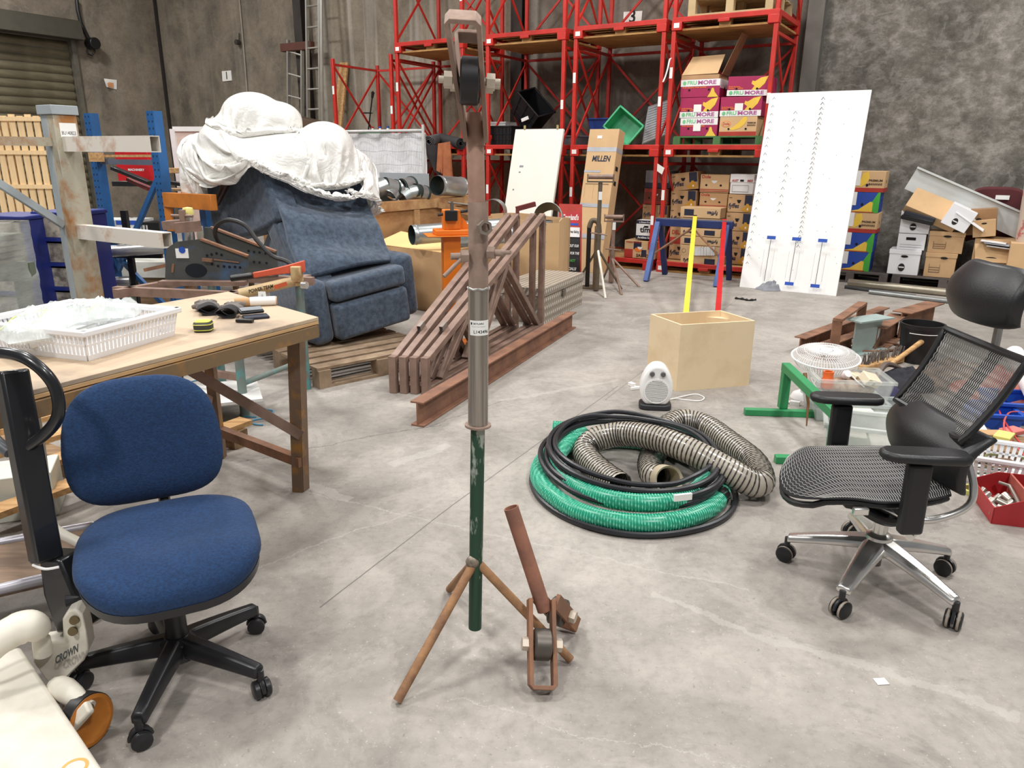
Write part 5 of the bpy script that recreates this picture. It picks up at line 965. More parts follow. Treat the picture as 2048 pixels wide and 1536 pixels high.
mb=MB(Mx); mb.prism(k,(0,.06,0),(1,0,0),(0,0,1),.12); mb.build('body',mhw,t,bevel=.02,seg=3)
mb=MB(Mx); pts=[(.1*math.copysign(abs(math.cos(a))**.5,math.cos(a)),.07*math.copysign(abs(math.sin(a))**.5,math.sin(a))) for a in [6.2832*i/24 for i in range(24)]]; mb.prism(pts,(0,0,0),(1,0,0),(0,1,0),.036); mb.build('base',X('heater_base',42,42,46,.5),t,bevel=.008)
mb=MB(Mx); mb.lathe([(0,0),(.072,0),(.072,.002)],(0,-.0605,.125),(0,-1,0),32); mb.build('grille_recess',X('grille_dark',70,66,62,.7),t)
for i in range(17):
    z=.125-.066+i*.00825; hw=math.sqrt(max(0,.07**2-(z-.125)**2)); mb=MB(Mx); mb.box(-hw,hw,-.067,-.0628,z-.0024,z+.0024); mb.build('grille_slat',mhw,t)
mb=MB(Mx); mb.lathe([(.07,0),(.078,0),(.078,.006),(.07,.006)],(0,-.0605,.125),(0,-1,0),32,closed=True); mb.build('grille_ring',mhw,t)
for x in (-.033,.033): mb=MB(Mx); mb.lathe([(0,.016),(.014,.016),(.016,0)],(x,-.0605,.235),(0,-1,0),18); mb.build('knob',X('knob_grey',96,94,94,.4),t)
cord=cr_([hp+V3((.07,.06,.02)),G(1385,790),G(1403,793),G(1408,798),G(1395,803),G(1350,799),hp+V3((.05,.08,.01))],6); mb=MB(); mb.tube([p+V3((0,0,.004)) for p in cord],.004,6); mb.build('cord',mhw,t)
mb=MB(); a=[G(1285,775),G(1272,775),G(1262,771)]; mb.tube([p+V3((0,0,.006)) for p in a],.005,6); mb.bar(G(1268,774)+V3((0,0,.012)),G(1259,770)+V3((0,0,.012)),.03,.022); mb.bar(G(1281,778)+V3((0,0,.01)),G(1262,780)+V3((0,0,.01)),.02,.016); mb.build('plug',mhw,t)
# ---------------------------------------------------------------- white barbed board
t,f0,e1,e2,n=leaning('white_board','large white panel with barbed drill marks leaning on the rack','board',1541,1743,183,-.08,-.62,.03,X('board_white',240,239,236,.6,var=.03,scale=2))
w,hh=e1.length,e2.length; items=[]; mtr=X('mark_grey',120,122,126,.7); mdp=X('mark_dark',70,72,80,.6)
def chev(x,y,s=.018,m_=mtr): return [('p',[(x,y),(x-.7*s,y-s*.62),(x-.7*s-.007,y-s*.62),(x,y+.0045)],mdp),('p',[(x,y),(x+s*.9,y-s*.62),(x+s*.9+.006,y-s*.62),(x,y+.003)],m_)]
for i in range(31): items+=chev(.55,.97-i*.0245)
for i in range(14): items+=chev(.3,.9-i*.038)
for i in range(22): items+=chev(.06,.97-i*.04,.014)
for x in (.27,.53,.79):
    items+=[('r',x-.045,.255,x+.045,.272,mblu),('r',x-.004,.04,x+.002,.255,mdp),('r',x-.052,.06,x-.05,.2,mtr),('r',x+.055,.06,x+.057,.2,mtr)]
    if x>.3: items+=[('r',x-.045,.03,x+.045,.047,mblu)]
for i in range(40): x,y=random.random()*.96+.02,random.random()*.9+.05; items.append(('e',x,y,.003,.0018,mdp))
prints(t,f0,e1.normalized(),e2.normalized(),w,hh,items)
cl=G(1545,580); 
def cloth(a,b):
    r=.2*(1-a)**.5 if False else a; th=b*6.2832; rad=.2*a*(1+.25*math.sin(3*th+1)); return cl+V3((math.cos(th)*rad*1.0,math.sin(th)*rad*.45,.002+.09*(1-a)**.7*(1+.6*noise.noise(V3((a*4,math.cos(th)*2,math.sin(th)*2))))+.03*abs(noise.noise(V3((math.cos(th)*4*a,math.sin(th)*4*a,7))))*(1-a*a)))
solo(MB().grid(cloth,16,48),'grey_rag',X('rag_grey',138,140,146,.95,var=.2,scale=14),'crumpled grey rag on the floor at the foot of the white board','rag',cl,ang=180)
pts=cr_([G(1470,598)+V3((0,0,.008)),G(1486,600)+V3((0,0,.01)),G(1497,602)+V3((0,0,.008)),G(1511,601)+V3((0,0,.01))],5); solo(MB().tube(pts,[.012+.006*math.sin(i*1.7) for i in range(len(pts))],6),'cloth_strip',mblk,'thin black strip of cloth on the floor before the white board','rag',pts[0])
p=G(1052,656); t=thing('castor','loose grey castor wheel on the floor behind the triangle frames','castor',p); mb=MB(); mb.lathe([(.012,-.014),(.045,-.014),(.045,.014),(.012,.014)],p+V3((0,0,.045)),(.9,-.4,0),20,closed=True); mb.build('wheel',X('castor_grey',150,150,152,.5),t); mb=MB(); mb.bar(p+V3((0,0,.045)),p+V3((.0,.03,.105)),.035,.03); mb.build('fork',mgal,t)
a,b=RP(1333,122,-.03),RP(1345,116,-.03); pts=cr_([RP(1347,116,-.04),RP(1340,118,-.05),RP(1336,135,-.05),RP(1331,152,-.04),RP(1326,164,-.04)],5); mb=MB(); mb.slab(lambda s,r:pts[min(len(pts)-1,int(s*(len(pts)-1)+.5))]+RU*(.02*(r-.5)),len(pts)-1,1,-RV*.003); solo(mb,'tie_strap',mstk,'white strap dangling between two red rack posts','strap',pts[-1])
q=[RP(1315,327,-.03),RP(1329,336,-.06),RP(1324,349,-.05),RP(1314,342,-.03)]; mb=MB(); PS(mb,q,-RV*.002); solo(mb,'paper_flag',mpaper,'white paper tag stuck between the red posts above the archive boxes','paper',q[0])
# ---------------------------------------------------------------- boxes along the right wall
vb=.6; zp=.14
for lab,u0,u1,v0 in (('dark timber pallet under the stack of banana boxes by the white board',1.75,2.6,.5),('dark timber pallet under the archive boxes along the mottled wall',2.65,3.75,.52)):
    Mx=T(W((u0+u1)/2,v0,0),TH); t=thing('timber_pallet',lab,'pallet',Mx.translation); slat_pallet(t,Mx,u1-u0,.85,zp-.004,X('pallet_dark',92,84,80,.85,var=.3),5)
prem=[('r',0,0,1,.2,mpred),('p',[(.3,.3),(.45,.5),(.5,.9),(.62,.98),(.66,.7),(.6,.4),(.5,.25)],myel),('t','PREMIUM',.8,.55,.14,mbrn,.3),('t','BANANAS',.8,.38,.14,mbrn,.3),('r',.36,.3,.46,1,mwht),('e',.62,.33,.03,.07,mhole)]
bluep=[('p',[(.2,0),(.6,.12),(.85,.6),(.95,1),(1,1),(1,0)],mpgr),('p',[(.2,0),(.55,.15),(.8,.55),(.86,.5),(.86,0)],myel),('r',.3,.35,.48,1,mwht),('e',.62,.4,.03,.07,mhole),('r',.2,.01,.9,.05,mpred)]
sd_=[('e',.5,.5,.05,.08,mhole),('r',0,0,1,.2,mpred)]; sdb=[('e',.5,.6,.05,.08,mhole)]
mcb=X('carton_blue',34,70,160,.55,var=.1)
def rs(x1,y0,y1,mat,fr,lab,zb=None,side=()):
    v=vb; u1,z0=R(x1,(y0+y1)/2,v); z0=R(x1-25,y1,v)[1]; z1_=R(x1-25,y0,v)[1]; w=.5; zb=z0 if zb is None else zb
    return carton('banana_box',lab,'box',T(W(u1-w/2,v,zb),TH),w,.38,z1_-z0,mat,fr,side,'banana boxes stacked by the white board')
za=zp; H5=.255
for i,(x1,y0,y1,mat,fr,lab,sdp) in enumerate(((1738,518,556,mcb,bluep,'blue banana box on the pallet, bottom of the stack by the white board',sdb),(1745,479,517,mcb,bluep,'blue banana box second from the bottom beside the white board',sdb),(1753,438,478,mcardl,prem,'brown premium banana box between two blue ones by the white board',sd_),(1757,396,437,mcb,bluep,'blue banana box directly below the topmost brown one',sdb),(1768,353,395,mcardl,prem,'brown premium banana box topmost of the stack by the white board',sd_))):
    u1=R(x1,(y0+y1)/2,vb)[0]; h=R(x1-25,y0,vb)[1]-R(x1-25,y1,vb)[1]; carton('banana_box',lab,'box',T(W(u1-.25,vb,za+.001),TH),.5,.38,h,mat,fr,sdp,'banana boxes stacked by the white board'); za+=h+.002
marc=X('archive_white',236,236,238,.6,var=.04); mbra=X('archive_brown',196,160,118,.8,var=.1)
logo=[('e',.45,.3,.11,.16,mink),('r',.36,.28,.54,.33,mwht)]
ov=lambda x,y:[('e',x,y,.12,.05,mhole)]
def ab(x0,y0,x1,y1,mat,fr,lab,v=vb,tilt=0,dep=.38,zb=None,lid=.0,side=()):
    Mx,w,h=rb(x0,y0,x1,y1,v,dep,tilt)
    if zb is not None: Mx=Matrix.Translation((0,0,zb-Mx.translation.z))@Mx
    global ATOP
    ATOP=Mx.translation.z+h+.006
    return carton('archive_box',lab,'box',Mx,w,dep,h,mat,fr,side,'archive boxes by the mottled wall',lid=lid)
doc=[('r',.15,.2,.5,.22,mbrn),('r',.15,.3,.5,.32,mbrn),('r',.15,.4,.5,.42,mbrn),('r',.15,.2,.16,.55,mbrn),('r',.5,.2,.51,.55,mbrn)]
ab(1770,517,1840,566,marc,logo+ov(.5,.75),'white archive box with round black logo on the pallet, lowest white one',zb=zp,lid=.05)
ab(1790,482,1851,514,marc,[('r',.3,.6,.65,.78,mhole),('r',.1,.3,.9,.32,mwr),('r',.1,.15,.9,.17,mwr)],'white archive box squeezed between two others with round logos',v=vb+.02,zb=ATOP)
ab(1795,438,1862,482,marc,logo+ov(.5,.8),'white archive box with round logo beneath black folders, top of the white stack',v=vb+.01,lid=.06,zb=ATOP)
ab(1842,524,1912,572,mbra,doc+ov(.6,.82),'brown archive box with printed lines on the pallet beside white ones',zb=zp,lid=.05)
ab(1850,482,1928,524,mbra,doc+ov(.52,.8),'brown archive box with printed table, carrying the tilted white box',v=vb+.01,lid=.05,zb=ATOP)
ab(1872,436,1936,480,marc,logo,'tilted white archive box with open lid on top of the brown boxes',v=vb-.06,tilt=-.42,dep=.34,zb=ATOP+.05)
pz_=[RP(1912,426,vb-.07),RP(1966,464,vb-.07),RP(1972,452,vb+.2),RP(1926,414,vb+.2)]; 
mb=MB(); PS(mb,pz_,(0,0,.012)); o=solo(mb,'box_lid',marc,'white archive box lid lifted beside the tilted white box','lid',pz_[0]); 
ab(1935,475,2040,560,mbra,(),'open brown archive box with a drooping flap behind the mesh chair',v=vb+.02,zb=zp)
p=[RP(1950,487,vb-.03),RP(2018,490,vb-.03),RP(2018,527,vb-.1),RP(1950,522,vb-.1)]; mb=MB(); PS(mb,p,RV*.006); t=solo(mb,'carton_flap',mcardl,'brown carton flap with hand hole folded down over the open archive box','flap',p[0]); mb=MB(); c=(p[0]+p[1]+p[2]+p[3])/4-V3((0,0,.06)); mb.add([c-RV*.02+RU*(.06*math.cos(a))+V3((0,0,.018*math.sin(a))) for a in [i*.45 for i in range(14)]],[tuple(range(14))]); mb.build('hand_hole',mhole,t,flat=True)
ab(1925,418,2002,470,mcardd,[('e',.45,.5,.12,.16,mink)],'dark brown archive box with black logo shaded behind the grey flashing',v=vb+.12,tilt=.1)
ab(1945,440,1998,474,mbra,ov(.5,.8),'small brown archive box slumped between the others behind the mesh chair',v=vb+.0,tilt=.15,dep=.1)
# big tilted carton and black folders on top
o=W(R(1868,450,vb)[0],vb,R(1868,452,vb)[1]); Mx=frame(RP(1861,431,vb-.06),RU*.93+V3((0,0,-.36)),V3((0,0,.66))+RV*.75); t=carton('open_carton','big plain brown carton lying tilted on black folders atop the archive pile','box',Mx,.6,.12,.34,mcardl,())
for i,(x0,y0,x1,y1,m_,lab) in enumerate(((1806,432,1868,446,mblk,'black ring binder lying under the tilted brown carton, lower one'),(1812,424,1872,440,X('folder_navy',34,38,48,.6),'navy ring binder directly under the tilted brown carton'))):
    mb=MB(); a,b=RP(x0,y0,vb+.05),RP(x1,y1,vb+.02); mb.bar(a,b,.26,.05); solo(mb,'ring_binder',m_,lab,'binder',a,bevel=.006)
for i,(x,y) in enumerate(((1995,484),(1988,480),(2000,490))):
    mb=MB(); a=RP(x-25,y,vb-.02); b=RP(x+25,y+7,vb-.04); mb.bar(a,b,.22,.01); solo(mb,'paper_bundle',[X('paper_blue',176,186,200,.6),mwht,X('paper_grey',200,198,196,.6)][i],['bluish striped papers spilling over the brown boxes','white papers spilling over the brown boxes','grey papers lowest of the bundle spilling over the boxes'][i],'papers',a)
# grey flashing, maroon chair, rolled carpet, right carton
a,b=RP(1829,345,vb+.34),RP(2075,452,vb+.3); d=(b-a).normalized(); up=V3((0,0,1)); mfl=X('flashing_grey',206,210,208,.4,var=.06)
t=thing('metal_flashing','long pale grey folded metal flashing resting on the archive pile','flashing',b); mb=MB(); n=d.cross(RV).normalized(); n=n if n.z>0 else -n
mb.bar(a-n*.08,b-n*.08,.012,.26,n); mb.build('web',mfl,t); mb=MB(); mb.bar(a+n*.065-RV*.0,b+n*.065,.1,.02,n); mb.build('fold',mfl,t)
p=RP(1995,395,1.0); mb=MB(); mb.slab(lambda s,r:p+RU*((s-.5)*.5)+V3((0,0,-.5+r*.62-.04*(2*s-1)**4))+RV*(.08*math.sin(s*3.14)),12,8,RV*.06); t=thing('office_chair','maroon office chair back behind the grey flashing','chair',W(R(1995,395,1.0)[0],1.0)); mb.build('backrest',X('maroon_fabric',86,34,38,.85),t,bevel=.03)
mb=MB(); mb.bar(V3((p.x,p.y,0))+RV*.1,p-V3((0,0,.4))+RV*.1,.05,.05,RV); mb.build('post',mblk,t); mb=MB(); q=p+RU*.05+V3((0,0,.0))-RV*.012+RV*.06; mb.bar(q-RU*.07,q+RU*.07,.004,.05); mb.build('sticker',mstk,t)
mb=MB(); mb.lathe([(0,0),(.2,0),(.2,.012),(0,.012)],V3((p.x,p.y,0))+RV*.1,(0,0,1),16); mb.build('base',mblk,t)
mcarp=X('carpet_roll',206,188,172,.9,col2=lin(188,110,104),scale=12,lo=.55,hi=.62); p=RP(2062,560,vb-.1); p.z=0; mb=MB(); mb.tube([p,p+V3((.0,.1,1.45))],.2,20); solo(mb,'rolled_carpet',mcarp,'cream patterned rolled carpet standing at the end of the archive pile','carpet',p)
Mx=T(W(R(2055,540,vb-.3)[0],vb-.3,0),TH); carton('large_carton','tall light brown carton standing in front of the rolled carpet','box',Mx,.4,.45,.62,mcardl,())
# pipes on the floor before the pallets
for a,b,r,m_,lab in (((1696,572),(1905,594),.045,X('pipe_bronze',176,168,150,.35,metal=.7),'thick bronze-grey pipe lying on the floor before the archive boxes'),((1738,588),(1905,608),.025,X('pipe_grey',150,152,150,.4,metal=.6),'thin grey pipe lying on the floor in front of the bronze-grey pipe'),((1690,577),(1830,596),.02,X('pipe_dark',92,94,96,.5,metal=.5),'dark pipe lying between the bronze and the thin grey pipe')):
    p,q=G(*a),G(*b); p.z=q.z=r; mb=MB(); mb.pipe(p,q,r,r*.85,18); solo(mb,'steel_pipe',m_,lab,'pipe',p)
# ---------------------------------------------------------------- steel offcuts
mbr=X('offcut_rust',140,100,76,.8,col2=lin(98,70,54),scale=6,bump=.15); mgz=X('offcut_galv',178,196,192,.45,metal=.35,var=.1,scale=4)
for a,b,h,w,lab in (((1597,706),(1765,640),.13,.1,'long rusty I-beam offcut lying at the back of the steel pile'),((1640,719),(1700,698),.12,.1,'short rusty I-beam offcut at the front of the steel pile'),((1748,702),(1792,672),.2,.14,'stubby rusty I-beam offcut beside the galvanised bracket'),((1795,678),(1862,655),.24,.16,'tall stubby rusty I-beam offcut at the far end of the pile')):
    mb=MB(); p,q=G(*a),G(*b); ibeam(mb,p,q,h,w,.01); solo(mb,'i_beam',mbr,lab,'beam',p,bevel=.002)
p=G(1664,722); q=G(1690,706); t=thing('steel_bracket','rusty flat-bar portal bracket standing among the steel offcuts','bracket',p); hh=D(1666,640,p.y).z
for nm,A,Bb in (('leg',p,p+V3((0,0,hh))),('leg',q+V3((.25,.35,0)),q+V3((.25,.35,hh+.02)))): mb=MB(); mb.bar(A,Bb,.07,.02,(0,1,0)); mb.build(nm,mbr,t)
mb=MB(); mb.bar(p+V3((0,0,hh)),q+V3((.25,.35,hh+.02)),.07,.02); mb.build('top_bar',mbr,t)
g0=G(1718,706); hh=D(1718,640,g0.y).z; t=thing('galvanised_bracket','pale galvanised steel bracket with slanted web standing upright','bracket',g0); ex1=V3((.88,.47,0)); 
mb=MB(); mb.prism([(-.1,0),(.12,0),(.2,.12),(.22,hh),(-.1,hh)],g0,ex1,(0,0,1),.012); mb.build('web',mgz,t); mb=MB(); mb.bar(g0-ex1*.14+V3((0,0,hh+.006)),g0+ex1*.26+V3((0,0,hh+.006)),.17,.012); mb.build('flange',mgz,t); mb=MB(); mb.bar(g0-ex1*.1+V3((0,0,.006)),g0+ex1*.3+V3((0,0,.006)),.15,.012); mb.build('foot_plate',mgz,t)
b0=G(1833,722); t=thing('bucket','black plastic bucket beside the steel offcuts','bucket',b0); mb=MB(); mb.lathe([(0,0),(.125,0),(.15,.27),(.16,.27),(.16,.30),(.145,.30),(.12,.01),(0,.01)],b0,(0,0,1),28); mb.build('body',mblk,t); mb=MB(); mb.tube([b0+V3((.158*math.cos(a),.158*math.sin(a),.24+.0*a)) for a in [i*.3-2.6 for i in range(12)]],.003,6); mb.build('handle_wire',mwht,t)
# scroll ironwork
s0=G(1742,696); t=thing('scroll_ironwork','brown wrought-iron scroll panel lying flat beside the bucket','ironwork',s0); e=V3((.9,.3,0)); f=V3((-.3,.9,0))
mb=MB(); mb.tube(cr_([s0+e*(.28*math.cos(a))+f*(.16*math.sin(a))+V3((0,0,.012)) for a in [i*.6283 for i in range(10)]],5,True),.012,6,closed=True); mb.build('ring',mbr,t); mb=MB(); mb.tube(cr_([s0+e*x+f*y+V3((0,0,.012)) for x,y in ((-.2,.02),(-.12,.06),(-.06,.0),(.05,-.04),(.14,.0),(.12,.06))],6),.01,6); mb.build('scroll',mbr,t)
# broom head, pick, rags
p,q=G(1722,744),G(1800,724); t=thing('broom_head','wooden broom head with grey bristles upside down behind the fan guard','broom',p); p+=V3((0,0,.03)); q+=V3((0,0,.03)); mb=MB(); mb.bar(p,q,.07,.05); mb.build('block',mtim,t,bevel=.01); mb=MB()
for i in range(60): f=random.random(); c=p.lerp(q,f)+V3((random.uniform(-.02,.02),random.uniform(-.025,.025),.025)); mb.tube([c,c+V3((random.uniform(-.02,.02),random.uniform(-.02,.02),.075))],.004,4)
o=mb.build('bristles',X('bristle_grey',112,104,96,.9),t); o['kind']='stuff'
p=G(1762,775); t=thing('pickaxe','pickaxe with pale wooden handle and dark steel head among the rags','pickaxe',p); a,b=G(1775,762)+V3((0,0,.12)),G(1850,722)+V3((0,0,.2)); mb=MB(); mb.tube([a,a.lerp(b,.5),b],[.016,.018,.022],10); mb.build('handle',mtim,t); mb=MB(); hd=cr_([G(1735,792)+V3((0,0,.03)),G(1752,776)+V3((0,0,.1)),G(1768,764)+V3((0,0,.13)),G(1800,762)+V3((0,0,.09))],6); mb.tube(hd,[.008+.014*math.sin(3.14*(i+.5)/len(hd)) for i in range(len(hd))],8); mb.build('head',X('pick_steel',112,98,90,.6,metal=.4),t)
mb=MB(); mb.tube([G(1705,768)+V3((0,0,.03)),G(1800,766)+V3((0,0,.03)),G(1870,775)+V3((0,0,.03))],.013,8); solo(mb,'timber_pole',mtim,'long pale wooden tool handle lying behind the clear tub','handle',G(1705,768))
def heap(px,py,rx,ry,h,seed):
    c=G(px,py)
    def fn(a,b):
        th=b*6.2832; n=noise.noise(V3((math.cos(th)*1.6*a+seed,math.sin(th)*1.6*a,seed*2))); n2=noise.noise(V3((math.cos(th)*4*a+seed,math.sin(th)*4*a,seed)))
        return c+V3((math.cos(th)*rx*a*(1+.25*n),math.sin(th)*ry*a*(1+.25*n),.002+h*(1-a**2)*(1+.7*n+.5*abs(n2))))
    return MB().grid(fn,14,36),c
for px,py,rx,ry,h,m_,lab in ((1745,800,.2,.22,.12,X('rag_navy',48,46,78,.9,var=.3),'navy work clothes heaped behind the clear tub'),(1805,770,.22,.2,.1,X('rag_black',36,36,44,.9,var=.3),'black work clothes heaped under the pickaxe'),(1990,800,.3,.3,.16,X('rag_red',196,74,60,.8,col2=lin(226,170,150),scale=9),'red and white plastic bag heap behind the mesh chair'),(1840,850,.35,.3,.08,X('scrap_mix',96,90,86,.8,col2=lin(170,160,148),scale=20),'mixed metal scrap heap behind the mesh chair'),(1945,770,.4,.5,.1,X('scrap_mix2',92,80,74,.8,col2=lin(176,150,128),scale=14),'mixed scrap heap behind the back of the mesh chair')):
    mb,c=heap(px,py,rx,ry,h,px*.01); solo(mb,'rag_heap' if 'cloth' in lab else 'scrap_heap',m_,lab,'heap',c,ang=180)
# ---------------------------------------------------------------- clear tubs, fan guard, kettle base
mclr=X('tub_clear',226,230,226,.15,alpha=.24,var=.04); mor2=X('cup_orange',228,104,40,.45); mbei=X('beige_plastic',226,214,186,.5)
tc=G(1686,835); tz=.115
tubm=T(tc+V3((0,0,0)),-.12)
tub('storage_box','milky clear lidless tub standing under the tub of fittings',T(tc+V3((.02,.06,0)),-.12),.42,.32,.11,X('tub_milk',214,222,220,.3,alpha=.6),.9,cat='tub')
Mx=T(tc+V3((.02,.04,tz)),-.12); tub('storage_box','clear plastic tub full of fittings below the white fan guard',Mx,.42,.3,.14,mclr,.88,cat='tub')
def inx(x,y,z): return Mx@V3((x,y,z))
t=thing('plastic_cup','orange plastic socket in the clear tub','fitting',inx(-.14,-.05,.03)); mb=MB(); mb.lathe([(.026,0),(.034,.0),(.036,.05),(.03,.06),(.03,.1),(.022,.1),(.022,.02)],inx(-.14,-.06,.075),(0,0,1),20); mb.build('socket',mor2,t)
mb=MB(); mb.box(-.045,.045,-.035,.035,-.03,.03); mb.M=None; mb=MB(Mx@T((.1,-.06,.135),.5,.5,.3)); mb.box(-.055,.055,-.04,.04,-.025,.025); t=thing('junction_box','beige junction box with a round hole in the clear tub','fitting',inx(.1,-.07,.07)); mb.build('body',mbei,t,bevel=.004); mb=MB(Mx@T((.1,-.06,.135),.5,.5,.3)); mb.lathe([(.0,0),(.012,0)],(.0,-.0405,0),(0,-1,0),14); mb.build('hole',mhole,t,flat=True)
mb=MB(Mx@T((.05,.04,.13),.9,.3,.2)); mb.box(-.07,.07,-.03,.03,-.012,.012); solo(mb,'plastic_plate',mbei,'beige plastic plate lying in the clear tub behind the junction box','fitting',inx(.06,.03,.07),bevel=.003)
mb=MB(Mx); mb.lathe([(0,.02),(.022,.018),(.026,0),(.018,-.03)],(-.03,-.04,.155),(.2,-.8,.6),16); mb.tube([(-.03,-.03,.155),(.0,-.0,.15),(.03,-.06,.12),(.06,-.1,.1)],.004,6); solo(mb,'power_plug',mwht,'white power plug with lead in the clear tub','plug',inx(-.03,-.04,.1))
mb=MB(Mx); mb.ball((0,0,.065),(.16,.1,.06)); solo(mb,'fittings_heap',X('fittings',172,150,126,.6,col2=lin(120,70,44),scale=30),'mixed small fittings filling the clear tub','fittings',inx(0,0,.02))
fg=G(1668,728,.3); fg=tc+V3((-.05,.24,.315)); t=thing('fan_guard','white round wire fan guard resting on the clear tub','fan guard',fg); Rg=.2; axn=V3((-.05,-.12,.97)).normalized(); a_=axn.orthogonal().normalized(); b_=axn.cross(a_)
def gp(r,th,z): return fg+(a_*math.cos(th)+b_*math.sin(th))*r+axn*z
mb=MB(); mb.tube([gp(Rg,i*.1745,0) for i in range(36)],.006,6,closed=True); mb.build('rim',mwht,t); mb=MB(); mb.lathe([(0,.048),(.035,.048),(.04,.04),(0,.04)],fg,axn,20); mb.build('hub_disc',X('hub_grey',214,220,220,.4),t)
mb=MB()
for i in range(72):
    th=i*6.2832/72; mb.tube([gp(.04,th,.045),gp(.11,th+.1,.045),gp(.17,th+.18,.03),gp(Rg,th+.2,0)],.0016,4,cap=False); mb.tube([gp(Rg,th,0),gp(.17,th,-.05),gp(.06,th,-.06)],.0016,4,cap=False)
for r,z in ((.08,.045),(.13,.042),(.175,.026)): mb.tube([gp(r,i*.2618,z) for i in range(24)],.0018,4,closed=True)
o=mb.build('wire_spokes',mwht,t); o['kind']='stuff'
k=G(1607,795); t=thing('kettle_base','white round kettle base with knob and cord behind the green stand','appliance',k); mb=MB(); mb.lathe([(0,.05),(.03,.05),(.07,.03),(.085,.0),(0,0)],k+V3((0,0,.0)),(0,-.0,1),24); mb.build('body',mwht,t); mb=MB(); mb.lathe([(0,.02),(.022,.02),(.024,0)],k+V3((-.01,-.02,.045)),(0,-.3,1),18); mb.build('knob',X('knob_pale',206,206,206,.4),t); mb=MB(); mb.tube([p+V3((0,0,.01)) for p in cr_([G(1620,782),G(1630,765),G(1622,760),G(1640,790)],5)],.004,6); mb.build('cord',mwht,t)
mb=MB(); p=G(1580,808); mb.bar(p+V3((0,0,.012)),p+V3((.05,-.03,.012)),.03,.024); mb.tube([p+V3((0,0,.012)),p+V3((-.03,.03,.012))],.008,6); solo(mb,'power_plug',mwht,'white power plug lying on the floor inside the green stand','plug',p)
# green stand
mgs=X('stand_green',42,138,84,.45,var=.12); fA=G(1563,828); fB=G(1668,922); zt=.27
t=thing('steel_stand','low green steel stand with two feet behind the mesh chair','stand',(fA+fB)/2)
ux=V3((1,0,0)); mb=MB(); mb.bar(G(1488,829)+V3((0,0,.02)),G(1640,834)+V3((0,0,.02)),.045,.04); mb.build('foot',mgs,t,bevel=.004); mb=MB(); mb.bar(G(1549,925)+V3((0,0,.02)),G(1730,930)+V3((0,0,.02)),.045,.04); mb.build('foot',mgs,t,bevel=.004)
mb=MB(); mb.bar(fA+V3((0,0,.041)),fA+V3((0,0,zt)),.05,.05,(0,1,0)); mb.build('post',mgs,t,bevel=.004); fB=V3((G(1660,925).x,G(1660,925).y,0)); mb=MB(); mb.bar(fB+V3((0,0,.041)),fB+V3((0,0,zt-.04)),.05,.05,(0,1,0)); mb.build('post',mgs,t,bevel=.004)
mb=MB(); mb.bar(fA+V3((0,.03,zt+.025)),fB+V3((0,-.03,zt-.015)),.05,.05); mb.build('top_rail',mgs,t,bevel=.004)
mb=MB(); p=G(1610,855); mb.tube([p+V3((.0,.1,.3)),p+V3((0,.0,.15)),p+V3((-.005,-.03,.02))],[.012,.009,.004],8); solo(mb,'screwdriver',X('tool_brown',120,84,50,.5),'slim brown-handled tool hanging down beside the green stand','tool',p)
for i,(px,py,w,d,h,rz,mat,lab) in enumerate(((1735,900,.46,.3,.16,-.35,X('tub_milk2',222,226,222,.25,alpha=.5),'clear tub of white offcuts under the mesh chair armrest'),(1745,850,.42,.3,.12,-.1,X('tub_milk3',206,214,212,.25,alpha=.5),'clear tub with glass sheet behind the mesh chair armrest'))):
    c=G(px,py); tub('storage_box',lab,T(c,rz),w,d,h,mat,.9,cat='tub'); mb=MB(T(c,rz)); mb.box(-.15,-.02,-.1,.02,.01,.1).box(.0,.14,-.1,.08,.01,.07); o=solo(mb,'plastic_offcuts',X('offcut_white',236,232,220,.6),['white plastic offcuts lying in the clear tub under the armrest','pale offcuts in the clear tub with glass sheet'][i],'offcuts',c,bevel=.004)
# right edge: basket, red tray, bins, pipe roll
def basket(name,label,Mx,w,d,h,mat,taper=.86,slots=14,rows=2,cat='basket'):
    t=thing(name,label,cat,Mx.translation); k=taper; a,b=w/2,d/2
    mb=MB(Mx); mb.box(-a*k,a*k,-b*k,b*k,0,.006); mb.build('floor_panel',mat,t)
    mb=MB(Mx); o=[(-a,-b,h),(a,-b,h),(a,b,h),(-a,b,h)]
    for q in range(4): p,r=V3(o[q]),V3(o[(q+1)%4]); dd_=(r-p).normalized()*.012; mb.bar(p-dd_,r+dd_,.026,.02)
    mb.build('rim',mat,t,bevel=.004)
    lo_=[(-a*k,-b*k,0),(a*k,-b*k,0),(a*k,b*k,0),(-a*k,b*k,0)]
    for q in range(4):
        p0,p1,r0,r1=V3(lo_[q]),V3(lo_[(q+1)%4]),V3(o[q]),V3(o[(q+1)%4]); mb=MB(Mx); n=max(6,int(slots*(p1-p0).length/(w*k))); nrm=(p1-p0).cross(r0-p0).normalized()
        for f0,f1 in ((0,.2),(.52,.6),(.9,1.0)):
            A,B2,C2,D2=p0.lerp(r0,f0),p1.lerp(r1,f0),p1.lerp(r1,f1),p0.lerp(r0,f1); PS(mb,[A,B2,C2,D2],nrm*.004)
        for i in range(n+1):
            f=i/n; wd=.3/n; A=p0.lerp(p1,max(0,f-wd)); B2=p0.lerp(p1,min(1,f+wd)); C2=r0.lerp(r1,min(1,f+wd)); D2=r0.lerp(r1,max(0,f-wd)); PS(mb,[A,B2,C2,D2],nrm*.0035)
        mb.build('slotted_side',mat,t)
    return t
mbw=X('basket_white',240,240,242,.35,var=.03)
bc=G(1990,952); basket('plastic_basket','white slotted plastic basket of cables behind the mesh chair',T(bc,-.45),.4,.3,.13,mbw)
